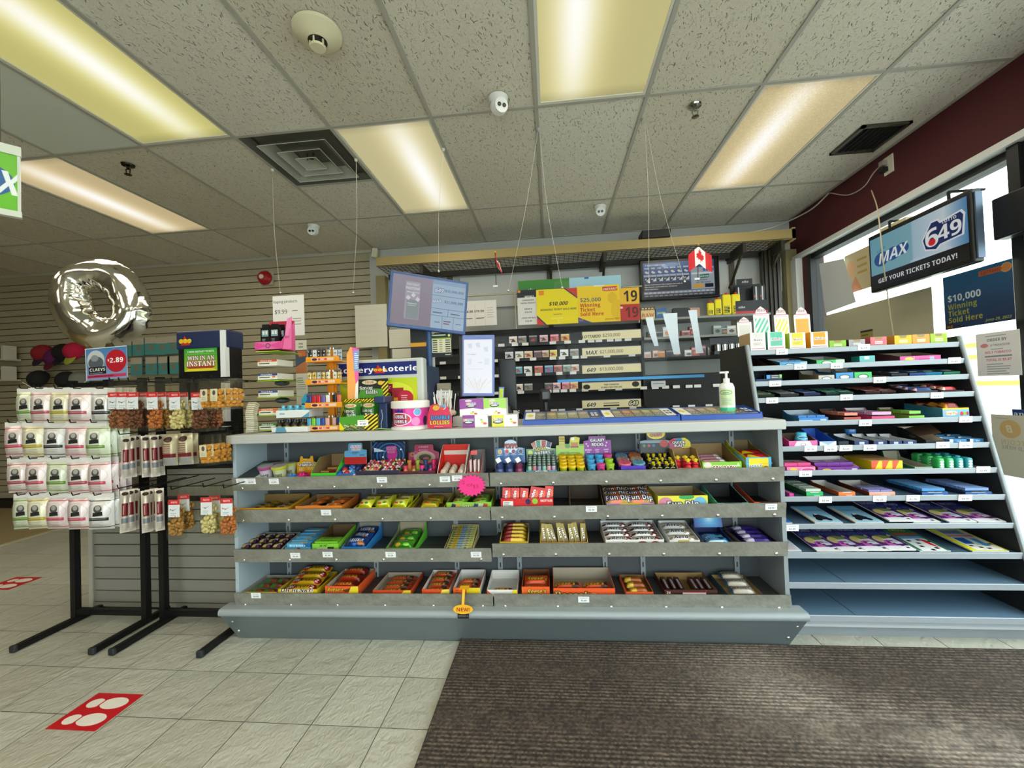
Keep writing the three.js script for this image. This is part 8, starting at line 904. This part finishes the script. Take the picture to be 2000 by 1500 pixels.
// ---------- ceiling fixtures ----------
{
const cream='#d8d0ac';
{const p=Py(620,62,CH),t=thing('smoke_detector','round cream smoke detector on the ceiling tile near the top edge','smoke detector',[p.x,CH,p.z]);mb().lathe([[0.04,-0.045],[0.06,-0.036],[0.1,-0.014],[0.102,0]],36,cream).part('base',t,'plastic');const m=mb();m.lathe([[0.001,-0.075],[0.03,-0.074],[0.033,-0.066]],24,cream);for(let k=0;k<5;k++){const a=k*1.257;m.box(0.031*Math.sin(a)-0.003,-0.07,0.031*Math.cos(a)-0.003,0.031*Math.sin(a)+0.003,-0.044,0.031*Math.cos(a)+0.003,cream);}m.part('sensor_cage',t,'plastic');mb().lathe([[0.026,-0.068],[0.026,-0.04]],16,'#17150f').part('sensor',t);}
[[973,206,0.5,'largest white dome camera, beside the long ceiling light'],[612,455,0.15,'white dome camera left of the monitor, near the square vent'],[1172,417,-0.1,'white dome camera above the weather screen']].forEach(([x,y,a,n])=>{const p=Py(x,y-14,CH),t=thing('dome_camera',n,'camera',[p.x,CH,p.z],a);mb().lathe([[0.046,-0.03],[0.052,-0.012],[0.055,0]],28,'#dcdcd6').part('base',t,'plastic');const h=mb();h.geo(new THREE.SphereGeometry(0.047,24,18).translate(0,-0.045,0.004),'#e3e3de');h.at(0,-0.058,0.02,0,Math.PI /2+0.25);h.lathe([[0.038,0],[0.037,0.026],[0.001,0.027]],24,'#e6e6e2');h.part('ball',t,'plastic');for(const s of[-1,1]) mb().at(0.014*s,-0.065,0.047,0,Math.PI /2+0.25).lathe([[0.0105,0],[0.0105,0.002],[0.001,0.0025]],16,'#0c0d0f').part('lens',t,'gloss');});
[[250,328,'dark sprinkler head over the left racks'],[1357,212,'chrome sprinkler head between two ceiling lights']].forEach(([x,y,n],i)=>{const p=Py(x,y-6,CH),c=i?'#b5b3ac':'#4a463c',t=thing('sprinkler',n,'sprinkler',[p.x,CH,p.z]);mb().lathe([[0.012,-0.014],[0.034,-0.008],[0.038,0]],24,c).part('escutcheon',t,'chrome');mb().rod([0,-0.03,0],[0,0,0],0.009,c).rod([-0.016,-0.03,0],[-0.012,-0.062,0],0.003,c).rod([0.016,-0.03,0],[0.012,-0.062,0],0.003,c).rod([-0.016,-0.03,0],[0.016,-0.03,0],0.003,c).part('frame',t,'chrome');mb().lathe([[0.001,-0.068],[0.02,-0.067],[0.02,-0.064],[0.001,-0.062]],18,c).part('deflector',t,'chrome');});
{const x=GX-2.5*CW,z=GZ-CW /2,t=thing('air_diffuser','square stepped ceiling air vent with dusty black streaks','air vent',[x,CH,z]);const ring=(a,b,ya,yb,n,fi)=>{const m=mb();for(let k=0;k<4;k++){m.at(0,0,0,k*Math.PI /2);m.q([-a,ya,a],[a,ya,a],[b,yb,b],[-b,yb,b],'#9a9a8c');m.q([-a,ya-0.004,a],[a,ya-0.004,a],[a,ya,a],[-a,ya,a],'#c3c3b4');}m.part(n,t,'plastic');};ring(0.225,0.16,-0.012,0.04,'vane');ring(0.145,0.09,-0.016,0.035,'vane');ring(0.07,0.012,-0.02,0.012,'vane');mb().box(-0.296,0.05,-0.296,0.296,0.06,0.296,'#15140f').part('throat',t,'matte');const f=mb();for(let k=0;k<4;k++){f.at(0,0,0,k*Math.PI /2);f.q([-0.296,-0.001,0.296],[0.296,-0.001,0.296],[0.25,0.03,0.25],[-0.25,0.03,0.25],'#55544a');}f.part('frame',t,'matte');for(const s of[-1,1]) mb().rod([0.02*s,0.0,0.01],[0.02*s,0.05,0.01],0.004,'#333',6).part('strut',t);}
{const c=[[1620,300],[1758,235],[1700,297],[1697,241]].map((p)=>Py(...p,CH)),x0=2.02,x1=2.31,z0=-3.1,z1=-2.78,t=thing('return_grille','dark rectangular ceiling grille beside the maroon wall','air vent',[(x0+x1) /2,CH,(z0+z1) /2]);const m=mb(),w=(x1-x0) /2,d=(z1-z0) /2;for(const[a,b,e,f] of[[-w,-d,w,-d+0.02],[-w,d-0.02,w,d],[-w,-d,-w+0.02,d],[w-0.02,-d,w,d]]) m.box(a,-0.012,b,e,0.004,f,'#5a574c');m.part('frame',t,'metal');for(let k=0;k<8;k++) mb().at(-w+0.03+(2*w-0.05)*k /7,-0.002,0,0,0,0.6).box(-0.012,-0.001,-d+0.02,0.012,0.001,d-0.02,'#191813').part('slat',t,'matte');mb().box(-w,0.001,-d,w,0.003,d,'#0d0c0a').part('backing',t,'matte');}
// ---------- acrylic sneeze shields on wires ----------
const wm=std('#cfcabb',0.5),hookTop=[[532,330],[695,310],[866,290],[1050,250],[1256,233],[1257,233]],holes=[[548,572],[690,572],[857,530],[993,568],[1098,562],[1267,552],[1337,550]];
const zS=-2.6,ends=[[0,0],[1,1],[2,2],[3,3],[3,4],[4,5],[4,6]];
[[[528,566],[705,760],[0,1],'left clear hanging shield before the slat wall'],[[840,566],[1003,752],[2,3],'middle clear hanging shield behind the monitor'],[[1085,541],[1371,742],[4,5,6],'right clear hanging shield with blue tape along its lower edge']].forEach(([a,b,hs,n],i)=>{
const A=Pz(a[0],(a[1]+b[1]) /2,zS),B=Pz(b[0],(a[1]+b[1]) /2,zS),yT=Pz((a[0]+b[0]) /2,a[1],zS).y,yB=Pz((a[0]+b[0]) /2,b[1],zS).y,w=B.x-A.x,h=yT-yB,cx=(A.x+B.x) /2,t=thing('sneeze_shield',n,'shield',[cx,yB,zS]);
addMesh(t,'acrylic_pane',new THREE.BoxGeometry(w,h,0.004).translate(0,h /2,0),clearM);
for(const k of hs){const[hi]=ends[k],tp=Py(...hookTop[hi],CH),q=Pz(...holes[k],zS);const mid=V((tp.x+q.x) /2-cx+0.015*(k%2?1:-1),(CH+q.y) /2-yB,(tp.z+zS) /2-zS);wire([V(tp.x-cx+0.002*k,CH-yB,tp.z-zS),mid,V(q.x-cx,q.y-yB,0.004)],0.001,wm,t,'hanging_wire',16);mb().at(q.x-cx,q.y-yB,0).geo(new THREE.SphereGeometry(0.008,10,8),'#d9d9d6').part('grommet',t,'chrome');mb().at(tp.x-cx,CH-yB,tp.z-zS).lathe([[0.001,-0.02],[0.008,-0.018],[0.012,0]],10,'#d5d3cb').part('ceiling_hook',t,'plastic');}
if(i===2){mb().box(-w /2,0,0.0025,w /2,0.017,0.0035,'#3f93d0').part('blue_tape',t);for(const[x,y0,y1,wd,k] of[[1268,620,676,0.045,0],[1308,612,692,0.1,1],[1352,606,690,0.09,2]]){const q=Pz(x,y0,zS),e=Pz(x+14,y1,zS),s=mb(),n2=8;for(let j=0;j<n2;j++){const f=(u)=>[q.x-cx+(e.x-q.x)*u*u,q.y-yB+(e.y-q.y)*u,0.006+0.02*Math.sin(u*3.1)],P=f(j /n2),Q=f((j+1) /n2),wa=wd*(0.7+0.3*Math.cos(k+j /n2*2)),wb=wd*(0.7+0.3*Math.cos(k+(j+1) /n2*2));s.q([Q[0]-wb /2,Q[1],Q[2]],[Q[0]+wb /2,Q[1],Q[2]],[P[0]+wa /2,P[1],P[2]],[P[0]-wa /2,P[1],P[2]],'#c9d4de');}s.part('paper_strip',t);}}
});
const leaf=[[0,1],[-.2,.62],[-.42,.72],[-.34,.26],[-.6,.5],[-.68,.36],[-.98,.42],[-.86,.12],[-1,.02],[-.5,-.36],[-.56,-.56],[-.06,-.48],[-.06,-.9]],lf=[...leaf,...leaf.slice(1).reverse().map((p)=>[-p[0],p[1]])];
const fl=print(200,100,(g,w,h)=>{bg(g,w,h,'#efe9e4');bx(g,0,0,50,h,'#d81f26');bx(g,150,0,50,h,'#d81f26');pg(g,lf.map((p)=>[100+38*p[0],50-42*p[1]]),'#d81f26');});
[[[967,492],[969,562],-1,0.16,'small drooping maple leaf flag on the middle shield'],[[1364,478],[1363,548],1,0.3,'open maple leaf flag before the weather screen']].forEach(([a,b,s,amp,n],i)=>{const A=Pz(...a,zS+0.02),B=Pz(...b,zS+0.02),t=thing('hand_flag',n,'flag',B);mb().rod([0,0,0],[A.x-B.x,A.y-B.y,0],0.0025,'#1a1410',8).part('stick',t,'plastic');mb().geo(new THREE.SphereGeometry(0.006,10,8).translate(A.x-B.x,A.y-B.y,0),'#d9b02a').part('finial',t,'gloss');const m=mb(),N=14,M=8,W=0.19,Hh=0.11,f=(u,v)=>i?[(A.x-B.x)+W*(u-0.45)*0.72,(A.y-B.y)-0.012-v*Hh*0.95-0.05*Math.abs(u-0.45)*2,0.012*Math.sin(u*6)]:[(A.x-B.x)+0.05*u*(0.5+v*0.5)+0.006*Math.sin(u*12),(A.y-B.y)-0.006-v*Hh*0.55-0.09*u,0.03*Math.sin(u*9)];for(let x=0;x<N;x++) for(let y=0;y<M;y++){const u0=x /N,u1=(x+1) /N,v0=y /M,v1=(y+1) /M;m.q(f(u0,v1),f(u1,v1),f(u1,v0),f(u0,v0),{a:fl.a,u0:fl.u0+(fl.u1-fl.u0)*u0,u1:fl.u0+(fl.u1-fl.u0)*u1,v0:fl.v1-(fl.v1-fl.v0)*v1,v1:fl.v1-(fl.v1-fl.v0)*v0});}m.part('cloth',t);mb().box(-0.02,0.004,-0.006,0.01,0.016,0.004,'#d5d8da').part('tape',t);});
// ---------- window side ----------
const wx=X1-0.03,wBoard=(px,X,draw,name,label,cat,W,fi,back)=>{const P=px.map((p)=>Px(...p,X)),zl=(P[0].z+P[3].z) /2,zr=(P[1].z+P[2].z) /2,yt=(P[0].y+P[1].y) /2,yb=(P[2].y+P[3].y) /2,w=zr-zl,h=yt-yb,m=mb();m.box(-w /2,0,-0.002,w /2,h,0,{all:back||'#d9d6c8',f:print(W,Math.round(W*h /w),draw)});return m.single(name,label,cat,[X,yb,(zl+zr) /2],-Math.PI /2,null,fi);};
wBoard([[1840,545],[1978,502],[1982,628],[1848,641]],wx-0.01,(g,w,h)=>{bg(g,w,h,'#1d6a9a','#10274e');pg(g,[[w*0.55,16],[w*0.94,16],[w*0.94,36],[w*0.55,36]],'#c9683a');el(g,w*0.92,26,17,15,'#d98a4a','#e0a56a',4);tx(g,'LOTTARIO',w*0.72,26,15,'#8a2a1c',{i:1});tx(g,'$10,000',16,h*0.44,h*0.17,'#d8e2e6',{a:'left'});['Winning','Ticket','Sold Here'].forEach((s,i)=>tx(g,s,16,h*(0.59+0.125*i),h*0.135,'#a5a03a',{a:'left'}));tx(g,'June 28, 2023',w*0.78,h*0.93,14,'#a5a052',{i:1});pg(g,[[0,h],[0,h*0.86],[90,h]],'#15182a');tx(g,'OLG',20,h*0.95,13,'#e08a2a');},'winner_poster','navy winning ticket poster reading $10,000 on the window','poster',260,'gloss','#c9c6b4');
wBoard([[1905,656],[1990,640],[1996,727],[1911,740]],wx-0.012,(g,w,h)=>{bg(g,w,h,'#e9e7e6');bx(g,40,14,80,3,'#999');tx(g,'ORDER BY',84,32,16,'#77787a');el(g,34,54,16,9,'#d98a8a');tx(g,'E-TRANSFER',96,54,13,'#9a9a9c');bx(g,60,70,46,3,'#999');tx(g,'NO.1 TOBACCO',86,84,14,'#d07078');bx(g,34,98,104,6,'#8a8a8c');tx(g,'TOTAL IS $9.87',88,116,14,'#d07078');lines(g,40,132,92,5,10,'#a5a5a8',4);},'paper_notice','white paper notice with red lines on the window below the navy poster','notice',170);
wBoard([[1937,817],[2030,805],[2030,950],[1940,915]],wx-0.008,(g,w,h)=>{bg(g,w,h,'#dcd6c0');bx(g,20,16,60,4,'#c3bda8');el(g,84,68,46,44,'#dcb878');g.save();g.translate(84,68);g.scale(-1,1);tx(g,'B',0,0,48,'#e9dcc0',{i:1});g.restore();g.save();g.scale(-1,1);tx(g,'BITCOIN',-110,132,34,'#cfc19a');tx(g,'SOLD HERE',-110,158,26,'#b9b3a2');g.restore();},'coin_poster','back of a cream digital coin poster seen reversed at the lower right','poster',200);
wBoard([[1977,803],[2030,797],[2030,817],[1978,821]],wx-0.004,(g,w,h)=>{bg(g,w,h,'#1f3a78');tx(g,'api',w*0.3,h*0.5,h*0.8,'#dfe6f0',{f:'serif'});},'window_sticker','small navy sticker reading api at the right photo edge','sticker',150);
wBoard([[1612,616],[1822,560],[1822,665],[1612,690]],wx-0.02,(g,w,h)=>{const l=g.createLinearGradient(0,0,w,h);bg(g,w,h,'#b3ad92');bx(g,w*0.4,h*0.62,w*0.12,h*0.2,'#9a8a48');bx(g,w*0.4,h*0.58,w*0.12,4,'#2a2620');lines(g,w*0.41,h*0.67,w*0.1,3,8,'#6a5c2a',3);},'window_board','large blank tan board standing in the window behind the rack','board',300);
wBoard([[1648,500],[1700,480],[1700,560],[1654,576]],wx-0.006,(g,w,h)=>{bg(g,w,h,'#c9bd98');el(g,30,h*0.4,22,30,'#d9ab80');for(let k=0;k<3;k++) lines(g,60,30+22*k,50,1,5,'#b59a52',8);pg(g,[[10,h],[50,h*0.6],[80,h]],'#d0906a');},'window_poster','faded back of a tan poster left of the hanging screen','poster',120);
{const P=[[1600,515],[1648,505],[1672,590],[1612,612]].map((p,i)=>Px(...p,wx-0.04)),m=mb();m.q(...[3,2,1,0].map((i)=>P[i].toArray()),'#ccd1d2');const o=m.single('plastic_sheet','hanging pale plastic sheet in the left corner of the window','plastic sheet',[0,0,0]);const zs=-0.0;o.rotation.y=0;}
{const X=2.2,P=[[1693,468],[1893,365],[1905,512],[1702,572]].map((p)=>Px(...p,X)),zl=(P[0].z+P[3].z) /2,zr=(P[1].z+P[2].z) /2,yt=(P[0].y+P[1].y) /2,yb=(P[2].y+P[3].y) /2,w=zr-zl,h=yt-yb,t=thing('lottery_screen','black-framed lottery screen hanging before the window, reading GET YOUR TICKETS TODAY','tv',[X,yb,(zl+zr) /2],-Math.PI /2);
addMesh(t,'casing',new RoundedBoxGeometry(w,h,0.05,3,0.008).translate(0,h /2,-0.026),std('#0c0d0f',0.3));mb().box(w /2-0.001,0.02,-0.048,w /2+0.008,h-0.02,-0.014,'#6b7c90').part('side_trim',t,'metal');
const scr=print(440,260,(g,W,H)=>{const l=g.createLinearGradient(0,0,W,0);l.addColorStop(0,'#6fa9b8');l.addColorStop(0.48,'#7fb0bc');l.addColorStop(0.5,'#a9c6d6');l.addColorStop(0.8,'#cfdde2');l.addColorStop(1,'#4f86b5');g.fillStyle=l;g.fillRect(-3,-3,W+6,H+6);for(let k=0;k<5;k++) el(g,230+30*k,186+6*(k%2),30,10,'rgba(200,216,226,.5)');bx(g,0,190,W,80,'#090a0c');tx(g,'GET YOUR TICKETS TODAY!',216,226,31,'#e6e8e6',{sx:0.92});tx(g,'Lotto',60,68,20,'#2a5a7a',{b:0,rot:-0.3});el(g,60,118,40,36,'#1f4f88');el(g,120,112,40,32,'#1f4f88');el(g,166,106,34,28,'#1f4f88');tx(g,'MAX',112,112,72,'#eef1f2',{i:1,rot:-0.06,sx:0.95});pg(g,[[270,160],[258,110],[300,40],[330,40],[340,56],[420,44],[432,64],[424,150],[336,158],[320,176]],'#e6ebef');pg(g,[[274,154],[264,112],[302,48],[326,48],[336,64],[414,52],[424,68],[416,144],[332,152],[316,168]],'#16295e');tx(g,'6',300,112,112,'#f0f1ee');el(g,301,132,15,15,'#d8202a');tx(g,'49',372,108,86,'#f0f1ee');tx(g,'LOTTO',372,64,18,'#f0f1ee');});
const m=mb();m.q([-w /2+0.02,0.02,0.001],[w /2-0.02,0.02,0.001],[w /2-0.02,h-0.03,0.001],[-w /2+0.02,h-0.03,0.001],scr);m.part('screen',t,new THREE.MeshStandardMaterial({color:'#0a0a0a',roughness:0.25,emissive:'#fff',emissiveMap:atlases[scr.a].t,emissiveIntensity:0.5}));for(const x of[-0.2,0.2]) mb().rod([x,h-0.02,-0.03],[x,h+0.05,-0.03],0.008,'#1a1a1c',8).rod([x,h+0.05,-0.03],[x,h+0.05,-(X1-X)],0.008,'#1a1a1c',8).part('wall_arm',t,'metal');mb().box(-0.28,h,-0.08,-0.08,h+0.03,-0.03,'#c9c29a').part('power_strip',t,'plastic');
const L=new THREE.RectAreaLight(0xbcd4e0,0.35,w*0.85,h*0.7);L.position.set(X-0.01,yb+h /2,(zl+zr) /2);L.lookAt(X-1,yb+h /2,(zl+zr) /2);L.rotateY(Math.PI);L.rotateY(Math.PI);scene.add(L);}
{const X=2.3,a=Px(1935,395,X),b=Px(1945,465,X),t=thing('window_screen','plain black screen at the right photo edge, hung on a dark post','tv',[X,b.y,a.z+0.3],-Math.PI /2);addMesh(t,'casing',new RoundedBoxGeometry(0.6,a.y-b.y+0.02,0.07,3,0.008).translate(0,(a.y-b.y) /2,-0.035),std('#0b0c0e',0.35));mb().rod([-0.06,-1.2+0.2,-0.06],[-0.06,CH-b.y,-0.06],0.02,'#1c1e20',8).part('pole',t,'metal');}
{const p=Px(1737,322,X1),t=thing('wall_outlet','cream power outlet with two plugs on the maroon wall','outlet',[X1,p.y,p.z],-Math.PI /2);addMesh(t,'plate',new RoundedBoxGeometry(0.08,0.125,0.008,3,0.003).translate(0,0,0.004),std('#d8d2be',0.4));mb().box(-0.04,0.006,0.008,-0.005,0.04,0.04,'#9a8f86').box(-0.036,-0.04,0.008,0,-0.008,0.045,'#121212').part('plugs',t,'plastic');
const X=X1-0.03,q=(x,y,d=0)=>Px(x,y,X-d),cm=std('#b9aea0',0.6);wire([q(1728,316),q(1706,338),q(1690,362),q(1660,380),q(1620,377)],0.004,cm,scene,'power_cable');tag(scene.children[scene.children.length-1],'pale power cord sagging from the outlet along the maroon wall','cord');wire([q(1702,372),q(1712,400,0.1),q(1718,440,0.24),q(1726,520,0.24),q(1734,580,0.1),q(1745,655,0.05)],0.004,std('#c9bd9a',0.6),scene,'power_cable');tag(scene.children[scene.children.length-1],'long cream cord hanging in front of the lottery screen','cord');wire([q(1618,378),q(1590,405),q(1555,425),Pz(1500,447,-3.95),Pz(1440,458,-3.92)],0.006,std('#d5d2c8',0.5),scene,'power_cable');tag(scene.children[scene.children.length-1],'thick white cord running from the wall to the canopy beam','cord');}
}
scene.traverse((o)=>{if(o.isMesh){o.castShadow=true;o.receiveShadow=true;}});
for(const a of atlases) a.t.needsUpdate=true;
renderer.render(scene,camera);
